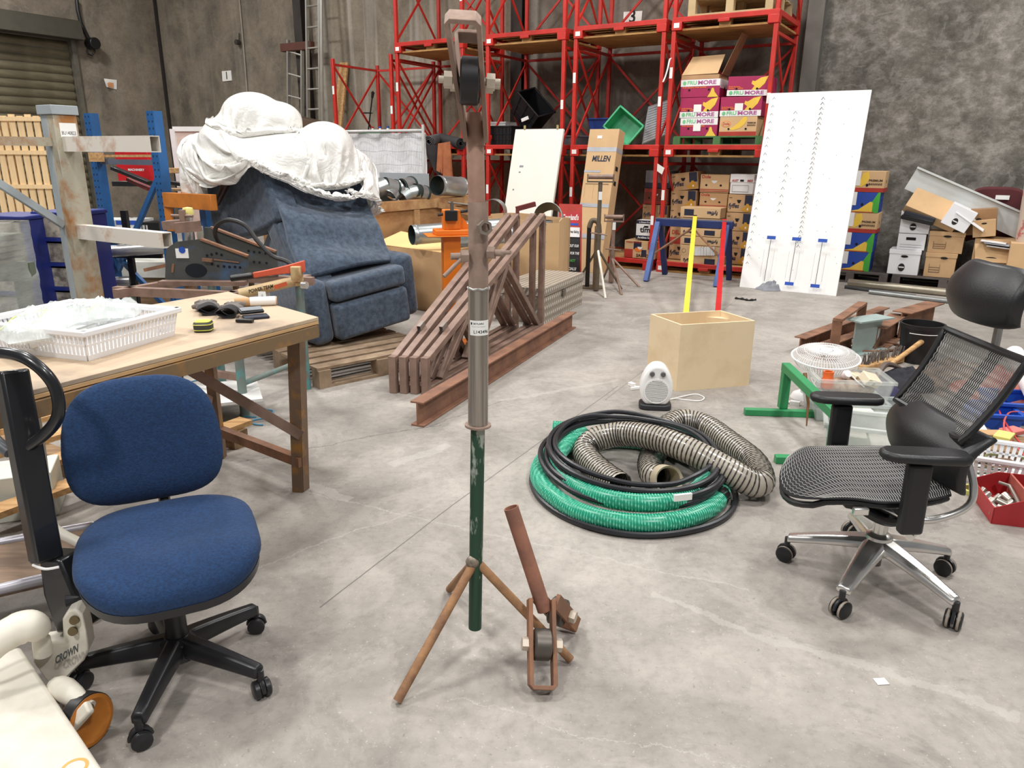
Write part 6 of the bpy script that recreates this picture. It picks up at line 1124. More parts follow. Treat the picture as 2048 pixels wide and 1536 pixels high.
for i in range(4): 
    r=.06+.012*i; mb=MB(); c=bc+V3((-.07+.05*i,.02*i,.03+.012*i)); mb.tube([c+V3((r*math.cos(a),r*.7*math.sin(a),.005*math.sin(3*a))) for a in [j*.4488 for j in range(14)]],.006,6,closed=True); solo(mb,'cable_coil',[X('cable_green',84,90,54,.5),mblk,X('cable_brown',120,90,60,.5),X('cable_olive',110,112,64,.5)][i],['green cable coil in the white slotted basket','black cable coil in the white slotted basket','brown cable coil in the white slotted basket','olive cable coil in the white slotted basket'][i],'cable',c)
p=G(1943,985); t=MB(); t.lathe([(.036,0),(.05,0),(.05,.022),(.036,.022)],p,(0,0,1),28,closed=True); solo(t,'tape_roll',X('tape_yellowgreen',204,206,110,.5),'yellow-green tape roll on the floor beside the red tray','tape',p)
tc2=G(2035,1024); Mx=T(tc2,-.28); mrd=X('tray_red',178,40,46,.45,var=.12); t=thing('tool_tray','red metal tool tray full of sockets on the floor','tray',tc2)
L_,W_=.32,.3; mb=MB(Mx); mb.box(-W_/2,W_/2,-L_/2,L_/2,0,.004); mb.build('floor_panel',mrd,t)
mb=MB(Mx); mb.box(-W_/2,-W_/2+.004,-L_/2,L_/2,.004,.075); mb.build('side_wall',mrd,t); mb=MB(Mx); mb.box(W_/2-.004,W_/2,-L_/2,L_/2,.004,.075); mb.build('side_wall',mrd,t)
for y in (-L_/2,L_/2-.004): mb=MB(Mx); mb.prism([(-W_/2,.004),(W_/2,.004),(W_/2,.075),(.05,.12),(-.05,.12),(-W_/2,.075)],(0,y+.004,0),(1,0,0),(0,0,1),.004); mb.build('end_wall',mrd,t)
mb=MB(Mx); mb.box(-.004,.004,-L_/2+.005,L_/2-.005,.004,.12); mb.build('divider',X('tray_red_worn',186,96,84,.5,var=.2),t)
mso=X('socket_steel',176,170,160,.35,metal=.7,var=.2); n_=0
for i in range(13):
    x=-.12+(i%3)*.043+random.uniform(-.006,.006); y=-.12+(i//3)*.058; r=random.choice((.014,.017,.02)); ax=V3((random.uniform(-1,1),random.uniform(-1,1),random.uniform(-.3,.6))).normalized(); c=Mx@V3((x,y,.03+.008*(i%2))); mb=MB(); mb.pipe(c-ax*.022,c+ax*.022,r,r*.65,14); solo(mb,'socket',mso,'grey steel socket piled beside the ratchet handle in the red tool tray','socket',c,'sockets in the red tray')
for i in range(5):
    c=Mx@V3((.06+.02*(i%3),-.11+i*.05,.04)); ax=V3((.25,.9,.1)).normalized(); mb=MB(); mb.cyl(c-ax*.05,c+ax*.04,.013,.009,n=12); solo(mb,'tool_bit',[mso,mwht,X('handle_amber',222,150,60,.4),mso,mblk][i],['steel drift lying beyond the divider of the red tray','white tube lying beyond the divider of the red tray','amber-handled tool beyond the divider of the red tray','steel punch at the far end of the red tray','black grip tool at the far end of the red tray'][i],'tool',c)
mb=MB(); mb.tube([Mx@V3((-.03,-.12,.06)),Mx@V3((-.02,.0,.07)),Mx@V3((-.015,.1,.08)),Mx@V3((-.05,.13,.08))],.008,8); solo(mb,'ratchet_handle',mso,'long steel ratchet handle lying along the red tray divider','tool',Mx@V3((-.02,0,.05)))
c=G(2040,838); tub('parts_bin','open blue plastic parts bin behind the mesh chair','' and None or T(c,-.2),.4,.3,.13,X('bin_blue',28,80,180,.4),.85,cat='bin')
c=G(1975,850); tub('parts_bin','second blue parts bin half hidden by the mesh chair back',T(c,-.2),.26,.26,.1,X('bin_blue',28,80,180,.4),.85,cat='bin')
p,q=G(2016,768)+V3((0,0,.215)),G(2056,848)+V3((0,0,.2)); mb=MB(); mb.pipe(p,q,.06,.048,22); solo(mb,'paper_roll',X('roll_white',240,232,228,.6,var=.03),'thick white paper roll leaning behind the blue parts bin','roll',(p.x,p.y,.0))
mb=MB(T(G(2005,900),-.3)); mb.box(-.32,.3,-.14,.14,0,.045); solo(mb,'timber_board',mtimd,'grey-brown timber board lying behind the white slotted basket','board',G(2005,900),bevel=.004)
for i,(px,py,z,m_,lab) in enumerate(((1985,868,.06,mcard,'torn brown cardboard piece on the timber board'),(2025,862,.065,X('card_pink',216,120,112,.7),'pink card packet on the timber board'),(2008,872,.075,X('card_yellow',222,214,120,.6),'yellow and white label packet on the timber board'),(1955,856,.05,mwht,'white crumpled paper behind the mesh chair lumbar pad'))):
    c=G(px,py,z); mb=MB(T(c,.4*i)); mb.box(-.06,.06,-.04,.04,-.012,.012); solo(mb,'packet',m_,lab,'packet',c,bevel=.004)
w_=cr_([G(1998,800)+V3((0,0,.2)),G(1990,840)+V3((0,0,.1)),G(2010,880)+V3((0,0,.08)),G(2050,925)+V3((0,0,.06))],8); solo(MB().tube(w_,.005,6),'red_wire',X('wire_red',190,60,64,.5),'thin red wire trailing over the timber board','wire',w_[-1])
w_=cr_([G(2048,858)+V3((0,0,.1)),G(2010,862)+V3((0,0,.11)),G(2004,890)+V3((0,0,.08)),G(2050,940)+V3((0,0,.06))],8); solo(MB().tube(w_,.005,6),'red_wire',X('wire_pink',200,90,90,.5),'pinkish wire loop curling over the packets','wire',w_[-1])
# ---------------------------------------------------------------- hoses
mblh=X('hose_black',38,38,42,.35,var=.1); mgh=X('hose_green',24,140,108,.3,var=.1); mghl=X('hose_green_pale',120,214,186,.35)
hc=V3((.575,3.26,0))
def ring(cx,cy,rx,ry,z,wob=0,seed=0,n=48,a0=0,a1=6.2832,rot=0.,tl=(0,0)):
    P=[]
    for i in range(n+1 if a1-a0<6.28 else n):
        a=a0+(a1-a0)*i/n; x,y=rx*math.cos(a),ry*math.sin(a); w=wob*noise.noise(V3((math.cos(a)*1.3+seed,math.sin(a)*1.3,seed))); x*=1+w; y*=1+w; X_,Y_=x*math.cos(rot)-y*math.sin(rot),x*math.sin(rot)+y*math.cos(rot)
        P.append(V3((cx+X_,cy+Y_,z+tl[0]*X_+tl[1]*Y_+abs(w)*.3)))
    return P
t=thing('green_suction_hose','coiled green ribbed suction hose on the floor','hose',hc)
P=cr_([G(1106,856,.05),G(1130,858,.05),G(1165,868,.045)]+ring(hc.x-.02,hc.y-.02,.425,.47,.043,.03,2,26,2.3,2.3+5.7)+ring(hc.x-.01,hc.y,.35,.42,.1,.05,5,22,2.3,2.3+5.0),3)
mb=MB(); mb.tube(P,.04,14); mb.build('hose_wall',mgh,t)
def helix(P,r,pitch,rr,n=10,sides=4):
    out=[]; L=0; ph=0; u=V3((0,0,1)); 
    for i in range(len(P)-1):
        d=P[i+1]-P[i]; l=d.length; tg=d.normalized(); st=max(1,int(l/pitch*n))
        u=(u-tg*u.dot(tg)).normalized(); w=tg.cross(u)
        for s in range(st):
            ph+=6.2832*l/pitch/st; out.append(P[i]+d*(s/st)+(u*math.cos(ph)+w*math.sin(ph))*r)
    return MB().tube(out,rr,sides,cap=False)
helix(P,.0395,.012,.0032,9).build('helix_rib',mghl,t)
q=P[int(len(P)*.30)]; mb=MB(); i_=int(len(P)*.36); mb.tube([P[i_],P[i_+1],P[i_+2]],.0425,14,cap=False); mb.build('tape_band',mblk,t)
t=thing('black_pipe_coil','coil of thin black polythene pipe lying over the green hose','pipe',hc)
for k in range(7):
    r=.43-.012*k; z=.115+.012*(k%4)+.016*(k//3); P=cr_(ring(hc.x+.0+.008*(k%3),hc.y+.03,r*1.0,r*1.1,z,.05,k*1.7,24,0,6.2832,.1*k,(.0,.05)),3,True); mb=MB(); mb.tube(P,.0125,8,closed=True); mb.build('pipe_turn',mblh,t)
P=cr_(ring(hc.x+.0,hc.y-.02,.475,.52,.014,.02,9,30,2.4,2.4+4.6),3); mb=MB(); mb.tube(P,.0135,8); mb.build('pipe_turn',mblh,t)
a=G(1378,990,.17); mb=MB(); mb.bar(G(1347,994,.165)-V3((0,.01,0)),G(1382,990,.165)-V3((0,.01,0)),.012,.028); mb.build('label_tag',mstk,t)
mdu=X('duct_smoke',170,162,148,.28,var=.08,coat=.3); mdh=X('duct_helix',44,40,38,.35,coat=.4)
t=thing('flexible_duct','grey ribbed flexible duct hose looped over the coils','duct hose',hc); rD=.062
ctl=[(1240,972,.07),(1195,938,.07),(1170,905,.09),(1190,880,.13),(1245,868,.17),(1310,876,.2),(1380,902,.19),(1450,938,.14),(1500,965,.09),(1522,962,.08),(1508,925,.08),(1462,888,.09),(1410,852,.11),(1362,842,.12),(1330,858,.1),(1318,890,.07),(1302,920,.066),(1306,948,.07),(1325,957,.08)]
P=cr_([G(x,y,z) for x,y,z in ctl],7); P2=P[:-5]; d=(G(1341,962,.085)-G(1318,940,.08))
mb=MB(); mb.tube(P,rD,18,cap=False); mb.build('duct_wall',mdu,t); helix(P,rD-.001,.0195,.0046,14,5).build('helix_rib',mdh,t)
m0=P[-1]; dv=(V3((.02,-.1,.035))).normalized(); mb=MB(); mb.lathe([(rD*.85,-.08),(rD*.9,.05),(rD*1.06,.06),(rD*1.06,-.02),(rD*.98,-.03)],m0+dv*.02,dv,26); mb.build('mouth',X('duct_mouth',202,188,162,.4,var=.08),t)
# ---------------------------------------------------------------- plywood-topped steel bench
zT=.84; TA,TB,TCn,TDn=G(637,634,zT),G(457,583,zT),G(-90,676,zT),G(-60,812,zT)
mpt=X('bench_plywood',190,168,142,.75,col2=lin(142,126,110),scale=1.6,lo=.46,hi=.6); mpe=X('bench_ply_edge',204,166,118,.75,var=.2,scale=8,st=(1,1,12)); mfr=X('bench_frame',128,104,76,.75,metal=.2,col2=lin(164,120,64),scale=8,lo=.52,hi=.7); mlegr=X('bench_leg_rust',118,96,78,.8,metal=.05,col2=lin(164,116,52),scale=11,lo=.5,hi=.7,bump=.15)
t=thing('work_bench','rusty steel-legged work bench with a pale plywood top','bench',(TA+TCn)/2-V3((0,0,zT)))
mb=MB(); PS(mb,[TA,TB,TCn,TDn],(0,0,-.016)); mb.build('top_sheet',mpt,t,bevel=.002)
mb=MB(); PS(mb,[p-V3((0,0,.0165)) for p in (TA,TB,TCn,TDn)],(0,0,-.014)); mb.build('under_sheet',mpe,t,bevel=.002)
def ins(p,k): c=(TA+TB+TCn+TDn)/4; return p+(c-p).normalized()*k
f=[ins(p,.02)-V3((0,0,.058)) for p in (TA,TB,TCn,TDn)]
for i in range(4): mb=MB(); mb.bar(f[i],f[(i+1)%4],.045,.05); mb.build('frame_rail',mfr,t)
def angle(mb,p,q,s,a,b):
    "angle-iron: two thin bars"
    a,b=V3(a),V3(b); mb.bar(p+a*s/2,q+a*s/2,.006,s,a) ; mb.bar(p+b*s/2,q+b*s/2,.006,s,b)
lf=G(606,985); lb=G(442,915); tf=V3((lf.x+.03,lf.y+.02,zT-.083)); tb=V3((lb.x,lb.y,zT-.083))
mb=MB(); angle(mb,lf,tf,.05,(-1,.1,0),(.3,1,0)); mb.build('leg',mlegr,t); mb=MB(); mb.bar(lb,tb,.045,.045,(0,1,0)); mb.build('leg',mlegr,t)
dT=(TDn-TA).normalized(); l2=lf+dT*1.7; l3=lb+dT*1.7
for p in (l2,l3): mb=MB(); mb.bar(p,p+V3((0,0,zT-.083)),.045,.045,(0,1,0)); mb.build('leg',mlegr,t)
mb=MB(); mb.bar(lf.lerp(tf,.2),lb.lerp(tb,.2),.04,.045); mb.build('stretcher',mrust,t)
mb=MB(); mb.bar(lf.lerp(tf,.37),D(345,720,3.0),.008,.045); mb.build('diagonal_brace',mrustd,t)
mb=MB(); mb.bar(lb.lerp(tb,.42)+V3((0,-.03,0)),D(285,735,3.05),.008,.04); mb.build('diagonal_brace',mrustd,t)
mb=MB(); mb.bar(lb.lerp(tb,.78)+V3((.2,.0,.0))+V3((-.2,0,-.05)),D(290,740,2.9)+V3((0,0,.02)),.03,.035); mb.build('cross_rail',mrustd,t)
for y in ((548,878),(562,870)): pass
# ---------------------------------------------------------------- things on the bench
mbag=X('zip_bag',236,242,240,.12,alpha=.42,var=.06,scale=6)
b0,b1,b2=G(176,722,zT),G(372,672,zT),G(92,668,zT); exb=(b1-b0); wb=exb.length*.97; exb.normalize(); exb=(Matrix.Rotation(.13,3,'Z')@exb); cb=(b1+b2)/2; eyb=V3((-exb.y,exb.x,0)); db=(b2-b0).dot(eyb); cb=b0+exb*wb/2+eyb*db/2+V3((0,0,.001))
Mx=frame(cb,exb,(0,0,1)); hbk=D(178,668,(b0).y).z-zT; hbk=.095
basket('plastic_basket','white slotted plastic basket of zip bags on the plywood bench',Mx,wb*1.08,db*1.08,hbk,mbw,.93,24)
def bag(label,c,rx,ry,rz,yaw,seed):
    mbx=Mx@T(c,yaw); 
    def fn(a,b):
        x,y=2*a-1,2*b-1; e=(1-x**4)*(1-y**4); n=noise.noise(V3((x*2+seed,y*2,seed))); n2=abs(noise.noise(V3((x*5+seed,y*5,1)))); return mbx@V3((x*rx,y*ry,rz*e*(1+.8*n)+.02*n2*e))
    def fn2(a,b): p=fn(a,b); q=mbx.inverted()@p; return mbx@V3((q.x,q.y,-abs(q.z)*.5))
    t=thing('zip_bag',label,'plastic bag',mbx.translation,group='zip bags in the bench basket'); mb=MB(); mb.grid(fn,16,16).grid(fn2,10,10); mb.build('bag_film',mbag,t)
    mb=MB(); mb.tube([fn(i/8,.94)+V3((0,0,.004)) for i in range(9)],.003,5); mb.build('zip_seal',X('zip_lime',214,226,120,.4),t); return t,fn
t,fn=bag('clear zip bag with a lime seal lying highest at the back of the bench basket',(-.08,.03,.09),.15,.1,.05,.35,3); 
bent_text('18 x 30',.03,mink,t,Mx@V3((-.02,-.03,.145)),-exb,-eyb+V3((0,0,.3)))
bag('clear zip bag of small white parts in the middle of the bench basket',(.06,.02,.085),.13,.1,.045,-.2,7); bag('clear zip bag bulging at the basket end facing the gloves',(.15,-.02,.08),.1,.09,.04,.5,11); bag('clear zip bag flattened at the basket end facing the tommy-bar handle',(-.2,-.02,.075),.1,.1,.035,-.4,15)
for i in range(6):
    c=Mx@V3((-.18+i*.07,-.03+.03*(i%2),.035)); mb=MB(); mb.bar(c-V3((.03,.02,0)),c+V3((.03,.01,.015)),.03,.02); solo(mb,'plastic_part',mwht,['small white plastic part in the bench basket, under the flattened bag','small white plastic part beside the flattened bag in the bench basket','small white plastic part under the marked zip bag','small white plastic part in the middle of the bench basket under bags','small white plastic part beneath the bulging bag','small white plastic part at the bench basket end facing the gloves'][i],'part',c,bevel=.004)
# gloves
mgl=X('glove_black',38,36,38,.85,var=.3,scale=20); mglg=X('glove_grey',112,106,102,.9,var=.25,scale=20)
def cuff(label,px,py,r,yaw):
    p=G(px,py,zT)+V3((0,0,r*.8)); d=V3((math.cos(yaw),math.sin(yaw),0)); n=V3((-d.y,d.x,0)); t=thing('work_glove',label,'glove',p-V3((0,0,r*.8)))
    loop=[p+n*(r*1.25*math.cos(a))*(1+.2*math.sin(2*a+1))+V3((0,0,r*.75*math.sin(a)*(1-.25*math.cos(a)))) for a in [i*6.2832/24 for i in range(24)]]
    mb=MB(); k=24; vs=[];fs=[]
    for j,(s,sc) in enumerate(((0,1),(.03,.97),(.06,.95),(.09,.9))): vs+=[p+d*s+(q-p)*sc for q in loop]
    for j,(s,sc) in enumerate(((.085,.82),(.05,.86),(.0,.88))): vs+=[p+d*s+(q-p)*sc for q in loop]
    for j in range(6): fs+=[(j*k+i,j*k+(i+1)%k,(j+1)*k+(i+1)%k,(j+1)*k+i) for i in range(k)]
    fs+=[(6*k+i,6*k+(i+1)%k,(i+1)%k,i) for i in range(k)]
    mb.add(vs,fs); mb.build('cuff',mgl,t)
    mb=MB(); mb.ball(p+d*.13-V3((0,0,r*.2)),(.055,.05,.022)); mb.build('palm',mglg,t)
    for i in range(4): a=yaw+(-.5+.33*i); f=V3((math.cos(a),math.sin(a),0)); mb=MB(); s=p+d*.15-V3((0,0,r*.35)); mb.tube([s,s+f*.05+V3((0,0,.012)),s+f*.085+V3((0,0,.004))],[.012,.0125,.009],8); mb.build('finger',mglg,t)
    mb=MB(); f=V3((math.cos(yaw+1.1),math.sin(yaw+1.1),0)); s=p+d*.1-V3((0,0,r*.2)); mb.tube([s,s+f*.04+V3((0,0,.008)),s+f*.065],[.013,.012,.009],8); mb.build('thumb',mglg,t)
cuff('black-cuffed work glove lying folded next to the bench basket',418,632,.03,2.0); cuff('black-cuffed work glove with open cuff next to the cardboard tube',452,638,.03,1.75)
p=G(408,662,zT); t=thing('tape_measure','yellow and black tape measure on the plywood bench','tape measure',p); Mt=T(p,.15); mb=MB(Mt); pts=[(.034*math.copysign(abs(math.cos(a))**.55,math.cos(a)),.034*math.copysign(abs(math.sin(a))**.55,math.sin(a))) for a in [6.2832*i/28 for i in range(28)]]; mb.prism(pts,(0,0,.001),(1,0,0),(0,1,0),.037); mb.build('case',X('tape_dark',52,54,50,.6),t,bevel=.006); mb=MB(Mt); mb.prism([(x*.85,y*.85) for x,y in pts],(0,0,.0385),(1,0,0),(0,1,0),.002); mb.build('face',X('tape_yellow',206,202,84,.4),t)
for z in (.009,.03): mb=MB(Mt); mb.tube([(x*1.01,y*1.01,z) for x,y in pts],.0018,5,closed=True); mb.build('trim_line',X('tape_yellow',206,202,84,.4),t)
a,b=G(470,614,zT)+V3((0,0,.021)),G(555,610,zT)+V3((0,0,.021)); t=thing('cardboard_tube','brown cardboard tube half wrapped in white paper on the bench','tube',a-V3((0,0,.02))); d=b-a; mb=MB(); mb.pipe(a,b,.019,.016,20); mb.build('tube',mcard,t); mb=MB(); mb.pipe(a.lerp(b,.36),a.lerp(b,.97),.0205,.0192,20); mb.build('paper_wrap',mwht,t)
# wallet, phone
mb=MB(T(G(512,636,zT)+V3((0,0,.006)),.5)); mb.box(-.05,.05,-.035,.035,-.005,.005); solo(mb,'wallet',X('wallet_navy',36,40,56,.7),'flat dark wallet under the phone on the bench corner','wallet',G(512,636,zT),bevel=.003)
Mk=T(G(503,632,zT)+V3((0,0,.022)),.55,.12); mb=MB(Mk); mb.box(-.05,.05,-.026,.026,-.007,.007); t=thing('flip_phone','black flip phone lying on the dark wallet','phone',G(503,632,zT)+V3((0,0,.012))); mb.build('body',mblk,t,bevel=.006); mb=MB(Mk); mb.box(-.044,.046,-.022,.022,.0075,.012); mb.build('cover',X('phone_grey',124,128,134,.35),t,bevel=.003)
mb=MB(T(G(490,645,zT)+V3((0,0,.008)),-.1)); mb.box(-.035,.035,-.012,.012,-.006,.006); solo(mb,'usb_stick',mblk,'small black USB stick with metal plug at the bench edge','usb stick',G(490,645,zT),bevel=.002)
mb=MB(); a,b=G(38,656,zT)+V3((0,0,.016)),G(95,654,zT)+V3((0,0,.014)); mb.tube([a,a.lerp(b,.12),a.lerp(b,.2),b],[.012,.015,.01,.009],10); solo(mb,'clamp_handle_rod',X('rod_red',156,72,62,.5),'red tommy-bar handle poking out behind the bench basket','handle',a)
a,b=G(20,700,zT)+V3((0,0,.012)),G(62,700,zT)+V3((0,0,.012)); t=thing('eye_bolt','long rusty eye bolt lying on the bench top','bolt',a); mb=MB(); mb.cyl(a,b,.006,n=8); mb.build('shank',mrust,t); mb=MB(); mb.lathe([(.009,-.008),(.02,-.008),(.02,.008),(.009,.008)],b+V3((.012,0,.01)),(.9,-.2,.2),16,closed=True); mb.build('eye',mrust,t)
mb=MB(T(G(-6,690,zT),.3)); mb.box(-.1,.0,-.06,.06,0,.09); solo(mb,'storage_bin',X('bin_royal',40,52,150,.4),'royal blue plastic bin on the bench end behind the jack handle','bin',G(-6,690,zT),bevel=.006)
# ---------------------------------------------------------------- under the bench: slatted pallet, trolley, rope
Mq=frame(V3((0,0,0)),V3((.5,.866,0)),(0,0,1)); o=Mq@V3((1.9,3.7,0)); t=thing('timber_pallet','long slatted timber pallet lying under the bench','pallet',o)
for i in range(5): y=3.1+i*.33; mb=MB(Mq); mb.box(1.0,2.56,y,y+.1,.095,.122); mb.build('deck_board',mtim,t)
for x in (1.1,1.8,2.46): mb=MB(Mq); mb.box(x-.045,x+.045,3.08,4.54,0,.094); mb.build('bearer',mtimd,t)
p=G(440,830); mb=MB(T(G(425,835)+V3((0,0,.13)),.4)); mb.box(-.3,.28,-.2,.24,0,.016); solo(mb,'white_board_offcut',X('melamine',224,224,220,.5),'white board offcut lying on the slatted pallet under the bench','board',G(425,835)+V3((0,0,.13)))
mb=MB(T(G(260,800),.38)); mb.box(-.5,.4,-.16,.16,.2,.27); t=thing('timber_block','pale painted timber block on a stand under the bench','timber',G(260,800)); mb.build('block',X('block_pale',196,182,150,.8,col2=lin(176,120,70),scale=4),t,bevel=.004)
for x in (-.42,.3):
    for y in (-.1,.1): mb=MB(T(G(260,800),.38)); mb.box(x-.02,x+.02,y-.02,y+.02,.0,.199); mb.build('leg',mblk,t)
for i in range(3):
    c=[G(515,828),G(528,845),G(405,815)][i]; r=[.09,.07,.08][i]; mb=MB(); mb.tube(cr_([c+V3((r*math.cos(a)*(1+.3*noise.noise(V3((a,i,0)))),r*.8*math.sin(a),.006+.15*(i==2))) for a in [j*.7 for j in range(8)]],5),.004,6); solo(mb,'blue_twine',X('twine_blue',60,150,190,.5),['blue twine loop on the floor behind the bench leg','small blue twine loop beside the slatted pallet end','blue twine loop on the white board offcut'][i],'twine',c)
# cream-handled platform trolley
mcr=X('trolley_cream',222,218,204,.45,var=.08); mdk=X('trolley_deck',150,126,104,.75,col2=lin(112,92,76),scale=3,st=(1,6,1))
t=thing('platform_trolley','cream-handled platform trolley with worn timber deck behind the pallet jack','trolley',(-1.75,2.35,0))
A0_,A1_=G(0,1010,.17),G(85,1060,.17)
dk=[G(72,1062,.2),G(104,1128,.2),G(-330,1330,.2),G(-330,1010,.2)]; dk=[V3((-1.52,2.42,.2)),V3((-1.33,2.16,.2)),V3((-2.35,1.55,.2)),V3((-2.55,1.9,.2))]
mb=MB(); PS(mb,dk,(0,0,-.03)); mb.build('deck',mdk,t,bevel=.004)
for i in range(4): mb=MB(); mb.cyl(dk[i],dk[(i+1)%4],.018,n=10); mb.build('edge_tube',X('trolley_edge',180,178,186,.35,metal=.5),t)
h0,h1=dk[0]+V3((.04,.0,0)),dk[1]+V3((.0,.0,0))
hp_=cr_([h1+V3((.05,.02,.0)),D(112,1060,2.2),D(92,980,2.25),D(78,880,2.3),D(66,820,2.33),D(50,800,2.34),D(10,795,2.36),D(-40,800,2.4)],6); mb=MB(); mb.tube(hp_,.017,10); mb.build('handle',mcr,t)
for p in dk[:2]:
    mb=MB(); q=p.lerp((dk[0]+dk[2])/2,.16); mb.cyl(V3((q.x-.02,q.y-.01,.06)),V3((q.x+.02,q.y+.01,.06)),.06,n=20); mb.build('wheel',mblk,t); mb=MB(); mb.bar(V3((q.x,q.y,.12)),V3((q.x,q.y,.169)),.06,.05,(0,1,0)); mb.build('caster_fork',msil,t)
# cream steel box behind the trolley
Mx=T((-2.3,2.74,0),.4); carton('cream_box','cream steel box on the floor between trolley and slatted pallet','box',Mx,.75,.22,.2,X('box_cream',214,216,204,.5,var=.06),())
# ---------------------------------------------------------------- pallet jack
mjk=X('jack_black',24,25,28,.3,var=.2,coat=.3); mjc=X('jack_cream',222,216,202,.5,col2=lin(196,188,172),scale=5,lo=.5,hi=.75); mjo=X('wheel_orange',196,120,40,.55,var=.25,scale=8)
t=thing('pallet_jack','cream and black hand pallet jack with loop handle beside the blue chair','pallet jack',(-1.35,1.75,0))
hb,hm,ht=D(120,1262,1.80),D(80,1110,1.83),D(12,720,1.93)
mb=MB(); mb.bar(D(93,1120,1.83),D(22,740,1.925),.075,.05,(1,-.6,0)); mb.build('tow_bar',mjk,t,bevel=.008)
mb=MB(); q0=[D(76,1118,1.84),D(117,1120,1.82),D(162,1225,1.79),D(165,1262,1.78),D(112,1268,1.80),D(85,1190,1.82)]; PS(mb,q0,(.03,.07,0)); mb.build('bar_foot',mjk,t,bevel=.008)
mb=MB(); q0=[D(66,1150,1.835) ,D(117,1153,1.815)]; mb.tube(cr_([D(66,1130,1.80),D(90,1138,1.79),D(118,1134,1.80)],4),.004,6); mb.build('wire_tie',mwht,t)
lp=cr_([D(-30,706,1.95),D(10,706,1.93),D(50,716,1.91),D(86,742,1.9),D(110,775,1.9),D(118,815,1.895),D(110,845,1.89),D(85,872,1.89),D(52,895,1.88)],6); mb=MB(); mb.tube(lp,.0165,12); mb.build('loop_handle',mjk,t)
lp=cr_([D(-30,706,1.95),D(-60,740,1.95),D(-60,820,1.95),D(-10,880,1.92),D(20,905,1.9)],6); mb=MB(); mb.tube(lp,.0165,12); mb.build('loop_handle',X('handle_steel',120,124,128,.35,metal=.6),t)
# pump body side plate with lettering
Yb=1.77
sp=[D(66,1325,Yb),D(70,1290,Yb),D(126,1282,Yb),D(124,1240,Yb-.005),D(136,1222,Yb-.01),D(152,1218,Yb-.01),D(164,1230,Yb-.015),D(172,1262,Yb-.02),D(178,1300,Yb-.02),D(168,1322,Yb-.02),D(128,1362,Yb-.01),D(102,1375,Yb)]
mb=MB(); PS(mb,sp,(-.015,.06,0)); mb.build('side_plate',mjc,t,bevel=.006)
for x,y in ((149,1240),(146,1262)): c=D(x,y,Yb-.018); mb=MB(); mb.lathe([(0,.006),(.012,.006),(.013,0)],c,(.25,-1,.2),16); mb.build('pivot_pin',X('pin_bronze',112,98,72,.4,metal=.6),t)
c=D(134,1308,Yb-.03); ex_=(D(166,1290,Yb-.035)-D(102,1326,Yb-.02)).normalized(); bent_text('CROWN',.03,X('jack_letter',72,74,74,.5),t,c+V3((0,-.004,0)),ex_,V3((-.02,.05,1)),bold=.05,shear=.35,fit=.098)
mb=MB(); hd=cr_([D(-60,1330,1.62),D(-10,1286,1.66),D(35,1258,1.70),D(66,1254,1.72),D(76,1272,1.73)],6); mb.tube(hd,[.034,.036,.038,.04,.04,.04,.04,.04,.042,.042,.042,.042,.044,.044,.044,.044,.044,.043,.042,.04,.038,.036,.03,.024,.018][:len(hd)],14); mb.build('pump_hood',mjc,t)
mb=MB(); c=D(84,1290,1.76); mb.lathe([(0,.03),(.016,.03),(.023,.02),(.024,0),(.024,-.03),(0,-.03)],c,(.05,-.0,1),20); mb.build('pump_cylinder',mjc,t)
fk=[D(-20,1330,1.6),D(42,1292,1.64),D(205,1560,1.42),D(60,1640,1.36)]
fa,fb=G(40,1290,.14),G(212,1545,.14); fd=(fb-fa).normalized(); fn_=V3((-fd.y,fd.x,0)); fk=[fa,fb+fd*.4,fb+fd*.4-fn_*.3,fa-fn_*.3] if fn_.x>0 else [fa,fb+fd*.4,fb+fd*.4+fn_*.3,fa+fn_*.3]
mb=MB(); PS(mb,[fk[0],fk[1],fk[2],fk[3]],(0,0,-.05)); mb.build('fork',mjc,t,bevel=.012,seg=3)
# steering wheel and linkage
c=G(178,1490); c=G(172,1494); c=V3((c.x,c.y+.02,.07)); axw=V3((.9,-.3,.1)).normalized(); mb=MB(); mb.lathe([(0,-.016),(.034,-.016),(.058,-.022),(.068,-.02),(.068,.02),(.058,.022),(.034,.009),(0,.009)],c,axw,32); mb.build('steer_wheel',mjo,t); mb=MB(); mb.lathe([(.066,-.0205),(.0705,-.017),(.0705,.017),(.066,.0205)],c,axw,32); mb.build('tyre',mblk,t)
mb=MB(); a,b=D(115,1375,1.68),D(180,1415,1.6); mb.tube(cr_([a,a.lerp(b,.5)+V3((.0,-.01,.02)),b],5),[.03,.032,.034,.034,.032,.03,.028,.024,.02,.018,.018],12); mb.build('yoke',mjc,t)
mb=MB(); c2=D(178,1415,1.585); mb.lathe([(0,.014),(.011,.014),(.012,0)],c2,(.4,-.9,.1),16); mb.build('axle_pin',X('pin_bronze',112,98,72,.4,metal=.6),t); mb=MB(); mb.bar(D(135,1462,1.56),D(180,1412,1.57),.02,.035,(1,-.5,0)); mb.build('link_arm',mjc,t,bevel=.006)
# fork sticker
q=fa.lerp(fb,.9); mb=MB(); mb.lathe([(.022,0),(.03,0)],V3((q.x,q.y,.1405))+(-fn_ if fn_.x>0 else fn_)*.045,(0,0,1),20); mb.build('orange_print',X('print_amber',236,172,96,.6),t)
